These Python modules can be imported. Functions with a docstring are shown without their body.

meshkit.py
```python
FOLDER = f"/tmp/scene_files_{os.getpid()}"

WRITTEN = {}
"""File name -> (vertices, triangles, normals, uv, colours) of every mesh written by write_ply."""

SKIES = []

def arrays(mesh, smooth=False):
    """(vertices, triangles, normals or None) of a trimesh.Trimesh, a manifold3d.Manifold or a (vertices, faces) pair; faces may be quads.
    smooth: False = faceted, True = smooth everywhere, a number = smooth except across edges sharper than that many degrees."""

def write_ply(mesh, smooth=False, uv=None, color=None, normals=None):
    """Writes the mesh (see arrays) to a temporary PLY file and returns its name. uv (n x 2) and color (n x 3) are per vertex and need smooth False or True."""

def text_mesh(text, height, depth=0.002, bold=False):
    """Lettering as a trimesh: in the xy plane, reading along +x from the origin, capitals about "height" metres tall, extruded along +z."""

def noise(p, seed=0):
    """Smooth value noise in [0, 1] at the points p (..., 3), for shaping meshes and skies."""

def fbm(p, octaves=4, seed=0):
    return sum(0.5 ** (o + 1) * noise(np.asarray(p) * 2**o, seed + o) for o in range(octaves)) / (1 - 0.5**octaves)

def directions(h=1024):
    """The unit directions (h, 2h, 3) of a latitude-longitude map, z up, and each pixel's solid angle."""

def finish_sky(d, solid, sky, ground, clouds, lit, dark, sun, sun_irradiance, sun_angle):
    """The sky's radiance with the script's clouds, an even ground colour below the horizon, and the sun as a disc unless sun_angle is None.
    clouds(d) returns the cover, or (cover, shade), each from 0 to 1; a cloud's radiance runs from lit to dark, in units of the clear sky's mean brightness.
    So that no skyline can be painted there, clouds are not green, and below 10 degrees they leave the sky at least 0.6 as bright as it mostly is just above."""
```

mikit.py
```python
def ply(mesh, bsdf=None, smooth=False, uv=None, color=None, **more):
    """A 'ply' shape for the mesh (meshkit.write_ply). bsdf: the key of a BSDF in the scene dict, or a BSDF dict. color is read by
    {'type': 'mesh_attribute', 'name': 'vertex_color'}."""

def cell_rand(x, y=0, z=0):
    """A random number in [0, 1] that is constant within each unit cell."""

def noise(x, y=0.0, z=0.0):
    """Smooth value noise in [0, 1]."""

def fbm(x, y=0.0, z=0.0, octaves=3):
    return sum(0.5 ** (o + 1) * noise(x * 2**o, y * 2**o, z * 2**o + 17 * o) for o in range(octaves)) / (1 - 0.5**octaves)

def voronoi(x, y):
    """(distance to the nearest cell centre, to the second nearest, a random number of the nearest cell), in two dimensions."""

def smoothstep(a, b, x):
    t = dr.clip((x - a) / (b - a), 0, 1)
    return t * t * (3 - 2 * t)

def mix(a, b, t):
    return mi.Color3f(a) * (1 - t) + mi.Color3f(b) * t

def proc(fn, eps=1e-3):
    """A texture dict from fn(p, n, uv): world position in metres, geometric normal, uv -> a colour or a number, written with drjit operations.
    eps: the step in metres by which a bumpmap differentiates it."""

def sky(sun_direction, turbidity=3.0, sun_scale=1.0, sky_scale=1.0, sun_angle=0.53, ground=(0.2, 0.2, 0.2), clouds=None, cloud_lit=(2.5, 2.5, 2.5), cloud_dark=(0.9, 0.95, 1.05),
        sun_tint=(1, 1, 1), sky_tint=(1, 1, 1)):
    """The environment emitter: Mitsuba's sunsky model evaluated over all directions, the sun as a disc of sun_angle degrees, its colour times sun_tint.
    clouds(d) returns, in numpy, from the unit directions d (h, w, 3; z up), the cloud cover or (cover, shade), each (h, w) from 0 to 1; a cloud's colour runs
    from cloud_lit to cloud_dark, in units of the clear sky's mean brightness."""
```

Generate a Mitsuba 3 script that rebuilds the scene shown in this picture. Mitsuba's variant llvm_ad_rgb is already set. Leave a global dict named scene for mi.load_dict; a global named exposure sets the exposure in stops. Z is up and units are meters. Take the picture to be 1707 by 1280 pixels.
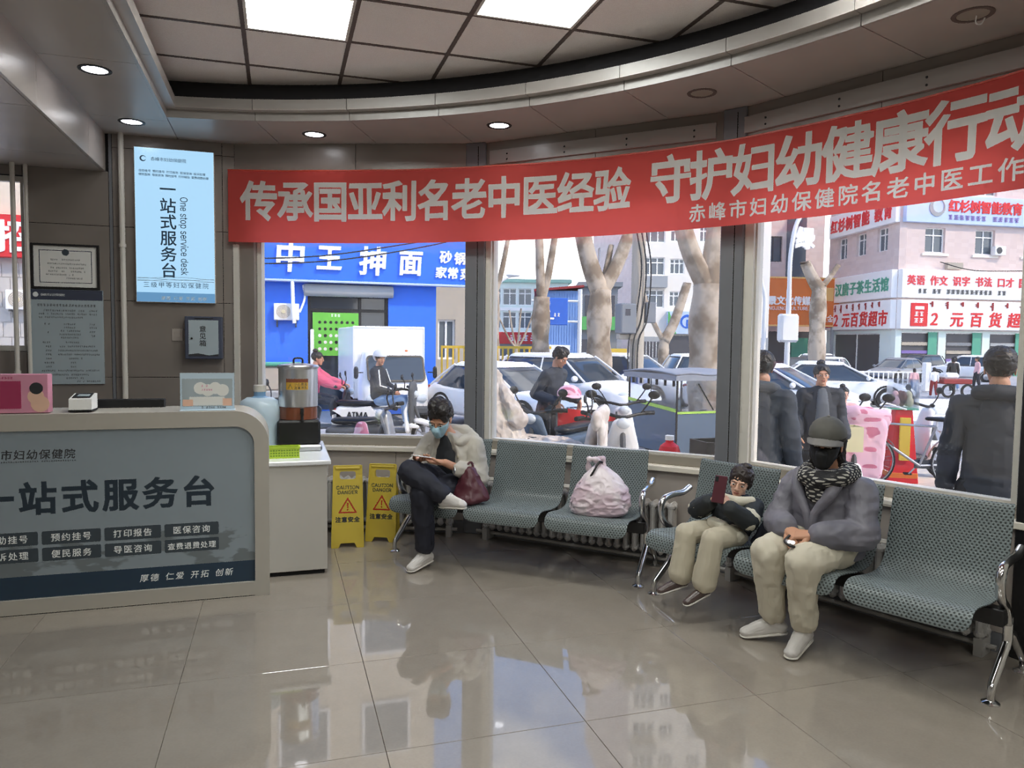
import math, random, numpy as np, trimesh, mitsuba as mi, mikit, drjit as dr
import manifold3d as m3
from manifold3d import Manifold
from meshkit import text_mesh, noise as mnoise, fbm as mfbm
from shapely.geometry import Polygon, Point, MultiPolygon, box as sbox
from shapely.ops import unary_union, triangulate
from shapely import affinity
T = mi.ScalarTransform4f
scene, labels = {}, {}
rng = random.Random(7)

# ---- camera, sky, exposure -------------------------------------------------------------------------------------
EYE = (0.0, 0.0, 1.532)
scene['camera'] = {'type': 'perspective', 'fov_axis': 'x', 'fov': math.degrees(2 * math.atan(853.5 / 1238.0)), 'near_clip': 0.05, 'far_clip': 2000.0,
                   'to_world': T().look_at(origin=EYE, target=(0.29809, 0.95267, 1.532 - 0.05976), up=(0.00658, 0.06056, 0.99814))}
exposure = 2.8
SKY_E = 1.0
def clouds(d):
    el = np.degrees(np.arcsin(np.clip(d[..., 2], -1, 1)))
    q = np.stack([d[..., 0] / (d[..., 2] + 0.25), d[..., 1] / (d[..., 2] + 0.25), d[..., 2] * 0], -1)
    n = mfbm(q * 2.2 + 5.0, octaves=5, seed=3)
    low = np.clip((18 - el) / 5, 0, 1)
    cover = np.clip((n - 0.65) / 0.14, 0, 1)
    return np.maximum(low * 0.97, cover * 0.9), np.clip((n - 0.6) * 1.2, 0, 0.5)
scene['sky'] = mikit.sky((0.45, -0.62, 0.75), turbidity=3.5, sun_scale=0.3, sky_scale=1.4 * SKY_E, sun_angle=3.0, ground=(0.3, 0.29, 0.28), clouds=clouds,
                         cloud_lit=(2.4, 2.4, 2.4), cloud_dark=(1.2, 1.22, 1.28), sky_tint=(0.86, 0.96, 1.14))
LED_L = 3.2        # radiance of the ceiling panels
SPOT_L = 2.4      # radiance of the downlights

# ---- names, parts ----------------------------------------------------------------------------------------------
used = set()
XF = np.eye(4)
def nm(base):
    k, i = base, 0
    while k in used:
        i += 1; k = f'{base}_{i:03d}'
    used.add(k); return k
def thing(base, label, cat, group=None):
    k = nm(base); labels[k] = {'label': label, 'category': cat}
    if group: labels[k]['group'] = group
    return k
def struct(base, label, cat=None):
    k = nm(base); labels[k] = {'label': label, 'category': cat or base.split('_')[0], 'kind': 'structure'}; return k
def shp(mesh, mat, smooth=False, **kw): return mikit.ply(mesh, mat, smooth=smooth, **kw)
def put(key, d, M=None):
    m = XF if M is None else XF @ M
    scene[key] = d if np.allclose(m, np.eye(4)) else {**d, 'to_world': T(m.tolist())}
    return key
def part(parent, name, mesh, mat=None, smooth=False, M=None, label=None, **kw):
    k = nm(parent + '__' + name)
    put(k, mesh if isinstance(mesh, dict) else shp(mesh, mat, smooth, **kw), M)
    if label: labels[k] = {'label': label}
    return k
def own(key, mesh, mat=None, smooth=False, M=None, **kw):        # a thing that is one mesh
    return put(key, mesh if isinstance(mesh, dict) else shp(mesh, mat, smooth, **kw), M)
def tr(x=0, y=0, z=0):
    m = np.eye(4); m[:3, 3] = (x, y, z); return m
def rot(deg, ax=2):
    a = math.radians(deg); c, s = math.cos(a), math.sin(a); m = np.eye(4); i, j = [(1, 2), (2, 0), (0, 1)][ax]
    m[i, i] = m[j, j] = c; m[i, j] = -s; m[j, i] = s; return m
def scl(x, y=None, z=None):
    return np.diag([x, x if y is None else y, x if z is None else z, 1.0])
class at:                                                          # "with at(M):" builds in a local frame
    def __init__(s, M): s.M = M
    def __enter__(s):
        global XF
        s.old = XF; XF = XF @ s.M
    def __exit__(s, *a):
        global XF
        XF = s.old

# ---- meshes ----------------------------------------------------------------------------------------------------
def xf(m, M):
    m = m.copy(); m.apply_transform(M); return m
def cat(*ms):
    ms = [m for x in ms for m in (x if isinstance(x, (list, tuple)) else [x])]
    return trimesh.util.concatenate(ms)
def box(x0, x1, y0, y1, z0, z1, b=0.0):
    lo, hi = np.minimum([x0, y0, z0], [x1, y1, z1]), np.maximum([x0, y0, z0], [x1, y1, z1])
    if not b:
        m = trimesh.creation.box(extents=hi - lo); m.apply_translation((hi + lo) / 2); return m
    b = min(b, *(0.45 * (hi - lo)))
    p = []
    for i in range(3):
        for s in np.ndindex(2, 2, 2):
            v = np.where(s, hi - b, lo + b); v[i] = (hi if s[i] else lo)[i]; p.append(v)
    return trimesh.convex.convex_hull(np.array(p))
def frustum(p0, p1, r0, r1=None, n=16):
    return tube([p0, p1], [r0, r0 if r1 is None else r1], n)
def tube(path, r, n=8, cap=True):
    p = np.asarray(path, float); r = np.broadcast_to(np.asarray(r, float), (len(p),))
    t = np.gradient(p, axis=0) if len(p) > 2 else np.repeat((p[1] - p[0])[None], 2, 0)
    t = t / (np.linalg.norm(t, axis=1, keepdims=True) + 1e-12)
    a = np.array([1.0, 0, 0]) if abs(t[0, 2]) > 0.9 else np.array([0, 0, 1.0]); A = []
    for k in t:
        a = a - k * (a @ k); a /= np.linalg.norm(a) + 1e-12; A.append(a)
    A = np.array(A); B = np.cross(t, A); g = np.arange(n) * 2 * np.pi / n
    v = p[:, None] + r[:, None, None] * (np.cos(g)[None, :, None] * A[:, None] + np.sin(g)[None, :, None] * B[:, None])
    return rings(v, cap)
def rings(v, cap=True, close=True):                                # loft through rings (k, n, 3)
    v = np.asarray(v, float); k, n = v.shape[:2]; f = []
    for i in range(k - 1):
        for j in range(n if close else n - 1):
            a, b, c, d = i * n + j, i * n + (j + 1) % n, (i + 1) * n + (j + 1) % n, (i + 1) * n + j
            f += [[a, b, c], [a, c, d]]
    P = v.reshape(-1, 3)
    if cap and close:
        P = np.vstack([P, v[0].mean(0), v[-1].mean(0)]); q = k * n
        for j in range(n):
            f += [[q, (j + 1) % n, j], [q + 1, (k - 1) * n + j, (k - 1) * n + (j + 1) % n]]
    m = trimesh.Trimesh(P, f, process=False)
    if cap and close and m.volume < 0: m.invert()
    return m
def lathe(prof, n=24, c=(0, 0, 0), cap=True):
    prof = [(max(r, 1e-4), z) for r, z in prof]; g = np.arange(n) * 2 * np.pi / n
    v = np.array([[(r * math.cos(a), r * math.sin(a), z) for a in g] for r, z in prof]) + np.array(c)
    return rings(v, cap)
def prism(poly, z0, z1):
    if not isinstance(poly, (Polygon, MultiPolygon)): poly = Polygon(poly)
    if not poly.is_valid: poly = poly.buffer(0)
    ms = [trimesh.creation.extrude_polygon(g, z1 - z0, engine='earcut') for g in getattr(poly, 'geoms', [poly]) if g.area > 1e-9]
    m = cat(ms); m.apply_translation((0, 0, z0)); return m
UP = np.array([[1, 0, 0, 0], [0, 0, -1, 0], [0, 1, 0, 0], [0, 0, 0, 1.0]])      # xy drawing -> standing in xz, its front towards -y
def prismx(poly, x0, x1):                                          # (y, z) outline, extruded along x
    m = prism(poly, x0, x1); return xf(m, np.array([[0, 0, 1, 0], [1, 0, 0, 0], [0, 1, 0, 0], [0, 0, 0, 1.0]]))
def prismy(poly, y0, y1):                                          # (x, z) outline, extruded along y
    m = prism(poly, -y1, -y0); return xf(m, UP)
def ball(c, r, n=2, M=None):
    m = trimesh.creation.icosphere(subdivisions=n); m.apply_transform(np.diag([*np.broadcast_to(r, 3), 1.0]))
    if M is not None: m.apply_transform(M)
    m.apply_translation(c); return m
def sheet(g, th):                                                  # a grid of points (m, n, 3) as a solid sheet of thickness th
    g = np.asarray(g, float); n = np.cross(np.gradient(g, axis=0), np.gradient(g, axis=1)); n /= np.linalg.norm(n, axis=-1, keepdims=True) + 1e-12
    a, b = g, g - n * th; k, l = g.shape[:2]; V = np.vstack([a.reshape(-1, 3), b.reshape(-1, 3)]); o = k * l; f = []
    for i in range(k - 1):
        for j in range(l - 1):
            q = [i * l + j, (i + 1) * l + j, (i + 1) * l + j + 1, i * l + j + 1]
            f += [[q[0], q[1], q[2]], [q[0], q[2], q[3]], [o + q[0], o + q[2], o + q[1]], [o + q[0], o + q[3], o + q[2]]]
    e = [i * l for i in range(k)] + [(k - 1) * l + j for j in range(1, l)] + [i * l + l - 1 for i in range(k - 2, -1, -1)] + [j for j in range(l - 2, 0, -1)]
    for i in range(len(e)):
        p, q = e[i], e[(i + 1) % len(e)]; f += [[p, o + q, q], [p, o + p, o + q]]
    return trimesh.Trimesh(V, f, process=False)
def rrect(w, h, r, n=6, cx=0, cy=0):                               # rounded rectangle outline
    return affinity.translate(sbox(-w / 2 + r, -h / 2 + r, w / 2 - r, h / 2 - r).buffer(r, quad_segs=n), cx, cy)
def bez(pts, n=20):                                                # Catmull-Rom through points
    p = np.asarray(pts, float); p = np.vstack([2 * p[0] - p[1], p, 2 * p[-1] - p[-2]]); out = []
    for i in range(1, len(p) - 2):
        for t in np.linspace(0, 1, n, endpoint=False):
            a, b, c, d = p[i - 1:i + 3]
            out.append(0.5 * (2 * b + (c - a) * t + (2 * a - 5 * b + 4 * c - d) * t * t + (3 * b - a - 3 * c + d) * t ** 3))
    return np.array(out + [p[-2]])

# ---- lettering -------------------------------------------------------------------------------------------------
# outlines of the characters that the place's signs use: every number is 100 x + y of a corner, in 82nds of the em
GLYPHS = {'2':[[[560,1166,2069,2669,3168,3565,3762,4054,4048,3740,3029,1714,4314,4308,508,513,1925,2837,3245,3353,3060,2663,2063,1763,1260,956]]],
'一':[[[544,8044,8037,537]]],
'三':[[[714,7814,7808,708]],[[1169,7469,7463,1163]],[[1742,6742,6736,1736]]],
'中':[[[962,3962,3977,4577,4662,7662,7624,6924,6928,4628,4501,3901,3928,1628,1623,923],[4535,6935,6956,4656],[1635,3935,3956,1656]]],
'书':[[[6071,6475,8063,7659]],[[635,640,3641,3657,1257,1263,3663,3677,4277,4263,6763,6741,7940,7827,7616,7311,6910,5510,5316,6715,6916,7122,7234,4234,4201,3602,3634],[4241,6140,6157,4257]]],
'五':[[[606,612,2612,3139,1639,1645,3245,3562,3563,1163,1169,7369,7363,4263,3945,6545,6212,7912,7906],[3312,5612,5839,3839]]],
'亚':[[[506,512,2912,2966,766,872,7872,7866,5566,5512,8012,8006],[3512,4912,4866,3566]],[[5827,6541,7054,7652,7140,6425]],[[852,1454,2139,2527,1925]]],
'仁':[[[2907,2914,8014,8007]],[[3357,3363,7663,7657]],[[443,1658,2371,2577,3175,2867,2357,2302,1702,1747,837]]],
'传':[[[2546,2552,4252,4562,3062,3068,4668,4877,5576,5368,7668,7662,5162,4852,8052,8046,4746,4437,7137,7534,5714,6606,6201,5210,4019,4522,5217,6431,3531,4046]],[[344,1559,2377,2975,2769,2157,2102,1502,1547,638]]],
'伤':[[[2650,3562,4177,4776,4365,7865,7859,4059,3147]],[[2605,3411,4018,4325,4637,2937,2943,4743,4855,5455,5343,7643,7412,7307,7004,6603,5403,5308,6508,6710,6919,7037,5237,4821,4110,3705,3001]],[[344,1458,2377,2975,2157,2102,1502,1547,738]]],
'作':[[[2744,3758,4576,5075,4664,8064,8058,5557,5545,7945,7940,5540,5528,8027,8021,5521,5501,4901,4957,4358,3747,3140]],[[444,1658,2577,3175,2257,2202,1602,1647,838]]],
'便':[[[2406,3409,4013,3219,2825,3427,3821,4517,4822,5028,3129,3160,5160,5167,2867,2872,7972,7967,5767,5760,7660,7629,5629,5421,5014,6310,8108,7802,6104,4610,3805,2801],[5747,7047,7055,5755],[7042,5742,5733,7033],[3634,5133,5142,3642],[3647,5147,5155,3655]],[[444,1559,2277,2875,2157,2102,1502,1546,838]]],
'保':[[[2410,3619,4731,2731,2737,5037,5047,3347,3373,7573,7547,5747,5737,8037,8031,6131,6524,7217,8210,7805,7606,6714,5727,5701,5001,5026,4317,3711,3006,2805],[3953,6953,6968,3968]],[[344,1559,2477,3075,2158,2102,1602,1648,738]]],
'健':[[[2005,2510,3017,2526,2333,2735,3027,3223,3641,3642,2742,2540,2344,2952,3565,2566,2571,4072,4369,3247,3947,4246,4029,3618,4213,5209,6008,8008,7903,5503,4207,3413,3007,2402]],[[4255,4259,5660,5666,4566,4570,5670,5677,6177,6170,7470,7560,8059,8055,7554,7443,6143,6137,7637,7632,6132,6126,7926,7921,6121,6111,5611,5621,4221,4226,5626,5632,4432,4437,5637,5643,4543,4548,5648,5654],[6148,7048,7055,6155],[6160,7059,7066,6166]],[[445,1361,1977,2476,1959,1902,1302,1347,839]]],
'元':[[[506,1612,2219,2527,2740,2742,642,648,7948,7942,5641,5610,5809,7209,7413,7424,8021,7909,7604,7103,5803,5303,5005,4909,4942,3442,3125,2817,2512,1806,902]],[[1371,7271,7265,1365]]],
'全':[[[446,1552,2660,3468,4278,4776,4673,5664,6655,8246,7841,6847,6841,4641,4628,6828,6823,4623,4609,7809,7804,804,809,3909,3923,1823,1828,3928,3941,1841,1746,841],[3258,1947,6747,5557,4369]]],
'公':[[[5073,5675,6167,6758,8144,7639,7143,6254]],[[1213,1717,2629,4052,4649,3530,2415,6117,5230,5833,6918,7705,7102,6611,2408,1507]],[[643,1350,1958,2465,2875,3473,3370,2757,1542,1139]]],
'内':[[[1063,3963,4077,4677,4663,7663,7607,7404,7002,5701,5507,5508,6808,6909,6957,4657,4447,4446,6329,6723,6219,5428,4240,3529,2822,2218,1823,2729,3438,3846,3957,1657,1601,1001]]],
'创':[[[5607,6908,7009,7076,7776,7606,7404,7102,5802]],[[5468,6068,6022,5422]],[[448,952,1862,2369,2777,3375,3172,4260,5050,4646,3955,2966,2156,1347,4347,4125,3821,3621,2721,2526,3326,3527,3742,1941,1910,2008,2208,4008,4211,4419,4917,4809,4504,4203,2003,1604,1405,1310,1347,843]]],
'利':[[[5607,6908,7009,7076,7776,7607,7504,7202,5801]],[[5067,5667,5622,5022]],[[419,1330,2146,547,552,2353,2366,764,569,2673,3977,4472,2968,2953,4552,4547,2947,2941,4229,4427,4022,2934,2902,2302,2336,1624,713]]],
'务':[[[542,2245,3649,2855,2459,1351,956,2264,2870,3377,3976,3469,6969,7267,7063,6558,5149,6545,8044,7738,5841,4445,2640,937,837],[2862,3456,4351,5457,6263,2964]],[[607,1609,2514,3019,3426,1226,1231,3631,3839,4539,4331,7331,7117,6908,6705,6303,4703,4508,6108,6414,6626,4126,3516,2608,1002,902]]],
'动':[[[3906,4513,5022,5232,5448,5452,4352,4358,5558,5576,6176,6158,7958,7826,7609,7406,7103,6502,5703,5509,6708,6910,7013,7222,7352,6152,5830,5315,5008,4402]],[[645,651,4251,4245,2445,2135,1520,3424,3037,3538,4315,3813,3619,911,717,920,1226,1745]],[[970,4070,4065,965]]],
'助':[[[3205,4113,4520,4929,5242,5352,4053,4058,5359,5377,5977,5959,7858,7723,7407,7203,6902,5902,5603,5408,6608,6809,7013,7124,7252,5953,5632,5423,5016,4609,3701]],[[415,1017,1073,3773,3723,4224,4218,609],[1618,3121,3132,1632],[1638,3138,3150,1650],[1656,3156,3168,1668]]],
'化':[[[2827,4436,4476,5076,5142,6252,7265,7961,7353,6243,5033,5012,5209,7009,7110,7415,7427,8024,7910,7706,7504,7103,5203,4804,4506,4409,4428,3322]],[[544,1860,2777,3375,2559,2501,1901,1849,938]]],
'医':[[[973,7873,7867,1567,1511,8011,8005,905]],[[2035,2040,4540,4452,3252,2545,2048,2856,3265,3864,3657,7257,7252,5151,5140,7640,7635,5034,7216,6911,4829,4423,3918,3214,2412,2016,2920,3624,4129,4434]]],
'印':[[[4572,7772,7720,7517,7215,6014,5820,6921,7022,7065,5165,5102,4502]],[[617,1022,1068,2070,3476,3971,3870,1663,1648,3948,3942,1642,1620,3925,3920,1513,1011,911]]],
'厚':[[[1916,1921,4621,4625,5830,2630,2535,6835,7232,6226,5223,5221,8021,8016,5216,5105,4903,4302,3502,3307,4507,4616]],[[405,915,1130,1273,7973,7967,1867,1836,1517,1002]],[[2663,7163,7140,2640],[3244,6544,6549,3249],[3253,6553,6558,3259]]],
'口':[[[1269,7369,7304,6704,6711,1911,1803,1203],[1817,6717,6762,1862]]],
'台':[[[1048,2057,2969,3577,3677,4274,3262,2151,6252,5164,5668,6856,7744,7240,6747,2245,1243]],[[1636,6936,6902,6202,6206,2306,2201,1601],[2330,2312,6212,6230]]],
'号':[[[739,744,7844,7839,3038,2829,6929,6615,6408,6103,5602,4002,3808,5407,5608,5915,6124,1824,2339]],[[1774,6874,6852,1752],[2368,2357,6257,6268]]],
'名':[[[530,2035,3541,2351,2755,4245,5353,6163,3163,2155,1149,754,1659,2465,3071,3577,4276,3769,6769,7167,6658,5749,4942,3936,7136,7101,6501,6506,2906,2801,2201,2229,825],[2930,2811,6512,6530]]],
'告':[[[641,647,4147,4160,2160,1348,852,1663,2277,2875,2465,4165,4177,4877,4865,7365,7360,4860,4847,7947,7941]],[[1733,6933,6901,6301,6305,2305,2301,1701],[2327,2311,6311,6327]]],
'咨':[[[2637,3340,4245,4549,4956,5063,4163,3452,2855,3565,4077,4676,4468,7469,7867,7151,6653,7063,5763,5658,5951,6445,7140,7938,7633,6935,6239,5644,5350,4741,3635,2932]],[[1701,1731,6931,6901,6301,6205,2405,2300],[2325,2310,6310,6325]],[[544,2853,2953,2948,838]],[[970,1274,2370,2766,2462,1766]]],
'唐':[[[404,814,1129,1170,4570,4277,4778,5270,7970,7964,5064,5158,7258,7247,7947,7942,7242,7231,5031,5124,7324,7301,6601,6605,3105,3001,2401,2424,4524,4431,2431,2435,4436,4542,1942,1947,4447,4453,2553,2558,4458,4464,1764,1736,1416,901],[3010,6610,6619,3019],[5036,6636,6642,5142],[5047,6647,6653,5153]]],
'国':[[[874,7774,7701,7001,7005,1505,1501,801],[1511,7011,7068,1568]],[[2019,2024,3924,3938,2438,2443,3943,3955,2155,2161,6461,6455,4555,4543,6243,6238,4538,4524,6524,6519]],[[5034,5536,6227,5825]]],
'处':[[[406,1614,2524,2032,1743,1133,637,1352,1765,1977,2675,2464,4064,4363,4044,3632,3224,3323,4017,4912,6210,8110,7804,5305,4507,3910,3314,2918,2109,1102,901],[2051,2339,2830,3342,3658,2258]],[[5216,5277,5877,5956,6157,6355,7342,7835,7332,6642,5950,5816]]],
'妇':[[[3713,6914,6937,4037,4043,6943,6964,3864,3869,7569,7502,7002,6908,3808]],[[407,1515,2023,832,1354,555,560,1460,1777,2377,2060,3560,3240,2825,3616,3211,2519,1809,903,802],[1434,2329,2742,2955,1954]]],
'媒':[[[3008,4115,5025,3325,3331,5331,5338,4138,4163,3363,3368,4168,4177,4677,4768,6668,6677,7277,7268,7968,7963,7263,7238,6038,5931,7931,7925,6325,7215,8108,7704,7604,6711,6021,5901,5301,5321,4410,3604,3503],[4643,6643,6651,4751],[4656,6656,6663,4763]],[[406,1212,1721,730,1254,655,660,1360,1577,2177,1960,3260,2938,2522,3214,2810,2216,1608,802],[1332,2027,2440,2555,1754]]],
'子':[[[534,540,3940,4052,4958,6065,1466,1472,6972,7369,6259,4649,4641,8040,8034,4634,4607,4403,3702,2501,2308,3708,3909,3934]]],
'字':[[[727,733,3933,3938,5347,2148,2153,6154,6550,5642,4636,4633,7833,7827,4627,4506,4303,3802,2801,2508,3807,3908,3927]],[[869,4069,3676,4278,4869,7769,7752,7152,7063,1463,1452,852]]],
'学':[[[625,631,3931,4037,5344,2044,2049,6250,6646,5640,4634,4631,7931,7925,4625,4505,4303,3802,2602,2408,3707,3908,3925]],[[864,2164,1574,1976,2373,2766,2564,4264,4070,3676,4178,4573,4865,4664,5764,6677,7274,6464,7864,7847,7247,7158,1458,1447,847]]],
'守':[[[639,645,5145,5157,5857,5845,7945,7939,5839,5807,5504,4802,3802,3608,4808,5109,5139]],[[867,4167,3776,4378,4867,7767,7751,7051,7061,1561,1451,851]],[[1632,2135,3026,3518,2914,2522]]],
'安':[[[739,745,2945,3658,4257,3745,7845,7839,6239,5728,5120,7011,7707,7102,6008,4515,3107,1202,807,2511,3918,1726,2539],[2729,4523,5231,5539,3339]],[[968,3968,3576,4277,4768,7668,7651,6951,6962,1562,1551,951]]],
'室':[[[604,609,3909,3920,1420,1426,3926,3935,4634,4626,7226,7220,4620,4609,7909,7904]],[[770,4070,3776,4378,4770,7870,7855,7255,7164,1364,1355,755]],[[1538,2343,3251,1652,1657,7057,7052,4052,2740,5842,5247,5650,7236,6832,6337,1733]]],
'家':[[[610,2517,3623,4429,4234,2726,1321,1121,825,2531,3939,3543,2237,1134,839,2444,3750,1951,1956,6656,6651,4551,4046,4442,4834,6648,7144,5934,6227,6720,7314,8110,7705,7008,6414,5921,5431,5029,5123,5115,5009,4806,4302,3102,2908,3807,4108,4514,4523,2913,1106,1005]],[[870,3970,3676,4278,4377,4770,7770,7753,7153,7164,1564,1453,853]]],
'导':[[[626,632,5432,5538,6138,6132,7932,7926,6126,6106,5903,5302,4102,3907,5408,5426,2426,3712,3208,2617,1923,2226]],[[1347,1374,6974,6954,1954,1949,2146,2745,6445,6746,7047,7153,7751,7646,7543,7242,6740,2241,1543],[1969,1960,6360,6369]]],
'小':[[[5955,6557,6656,7637,8221,7518,6936]],[[2408,3808,4009,4076,4676,4606,4403,4102,2601]],[[423,1236,1545,1856,2556,2038,1324,1019]]],
'峰':[[[3737,3342,4345,5351,4660,3852,3456,4466,5077,5676,5470,7171,7469,7060,6251,7246,8144,7738,6742,5848,4741],[5064,5360,5855,6360,6665,5065]],[[3611,3616,5416,5422,4022,4027,5427,5432,3932,3937,5437,5442,6042,6037,7537,7532,6032,6027,7527,7522,6022,6016,7916,7911,6011,6001,5401,5411]],[[764,1264,1218,1718,1776,2276,2219,2719,2764,3264,3211,2711,2714,712]]],
'工':[[[608,614,3914,3961,1061,1068,7568,7561,4661,4614,8014,8008]]],
'市':[[[559,565,4165,3576,4178,4865,8065,8059,4559,4648,7248,7216,7114,6612,5411,5217,6417,6618,6642,4642,4502,3902,3942,2042,2011,1311,1348,3948,3959]]],
'常':[[[864,2165,1574,2177,2867,2464,4064,4077,4677,4664,6164,5767,6577,7074,6365,7764,7747,7147,7159,1559,1447,847]],[[1429,4029,4036,2136,2153,6453,6436,4736,4729,7229,7208,7006,6805,5605,5410,6611,6623,4723,4701,4001,4023,2023,2005,1405],[2748,2740,5841,5848]]],
'幼':[[[645,1049,1458,2177,2875,2362,1546,3047,3457,4054,2934,1717,3419,3030,3532,4413,4819,5026,5337,5452,4252,4258,5458,5477,6077,6058,7758,7620,7407,7204,7003,6003,5903,5709,6709,6910,6912,7125,7152,5952,5833,5419,5010,4101,3706,4211,3810,3714,808,614,1017,1624,2641,839]]],
'康':[[[405,815,1129,1170,4370,4076,4578,4678,5170,8070,8064,5064,5158,7258,7248,8048,8042,7242,7232,5031,5227,5821,7130,7528,7526,6218,7113,8010,7705,7207,6311,5616,5121,5006,5004,4702,3301,3106,4407,4417,1906,1712,4422,4432,2232,2236,4436,4443,1943,1948,4448,4453,2353,2358,4458,4464,1764,1737,1517,1208,901],[5036,6636,6643,5143],[5048,6648,6653,5153]],[[2127,2531,3722,3319]]],
'开':[[[637,642,2543,2566,966,972,7772,7766,6166,6143,8042,8037,6136,6101,5501,5536,3237,2925,2515,1605,1101,606,1210,2019,2429,2536],[3243,5543,5566,3266]]],
'式':[[[656,662,4862,4877,5477,5562,7962,7956,5556,5929,6219,6612,6908,7308,7412,7523,8120,8010,7704,7401,6802,6403,5910,5518,5229,4956]],[[6073,6477,7666,7163]],[[610,2414,2437,937,943,4543,4537,3037,3015,4719,4813,904,804]]],
'德':[[[2733,8033,8028,2728]],[[6721,7223,8010,8007,7505,7311]],[[2865,2870,5070,5177,5877,5770,8070,8065,5665,5561,5559,7759,7739,3239,3259,4959,5065],[6344,7244,7255,6355],[5044,5844,5855,5055],[3744,4544,4555,3755]],[[4022,4522,4508,4608,6208,6309,6415,6813,6705,6503,6102,4702,4203,4007]],[[4826,5328,5918,5416]],[[2407,2914,3222,3621,3412,2905]],[[434,1445,2359,2857,2246,2201,1601,1637,828]],[[459,1367,2177,2775,2066,854]]],
'心':[[[6448,7050,7831,8119,7517,7032]],[[2611,2654,3254,3212,3310,3509,5609,5811,5914,6026,6623,6514,6206,5904,5403,3103,2705]],[[3070,3474,4765,5656,5152,4161]],[[517,1033,1248,1847,1629,1114]]],
'意':[[[753,758,2658,2465,2666,1166,1171,4071,3877,4378,4478,4871,7471,7466,6066,6265,5958,7858,7853],[3066,3358,5258,5666]],[[6219,6722,7513,7807,7305,6912]],[[1748,6949,6924,4124,5216,4813,3522,3724,1724],[2329,6229,6234,2335],[2339,6239,6244,2344]],[[2608,2620,3220,3209,3407,5307,5509,5616,6113,6108,5905,5502,3003,2705]],[[606,1213,1621,2119,1710,1204]]],
'成':[[[405,813,1125,1263,4663,4677,5377,5363,7163,6767,5773,6177,7568,7263,8063,8057,5357,5542,5829,6439,6851,7449,6732,6021,6512,7008,7209,7411,7524,8020,7908,7503,6902,6404,6008,5515,4707,3902,3407,4514,5322,4938,4757,1857,1846,4046,3818,3716,3414,2214,2019,3019,3220,3340,1841,1723,1409,1001]]],
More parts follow.
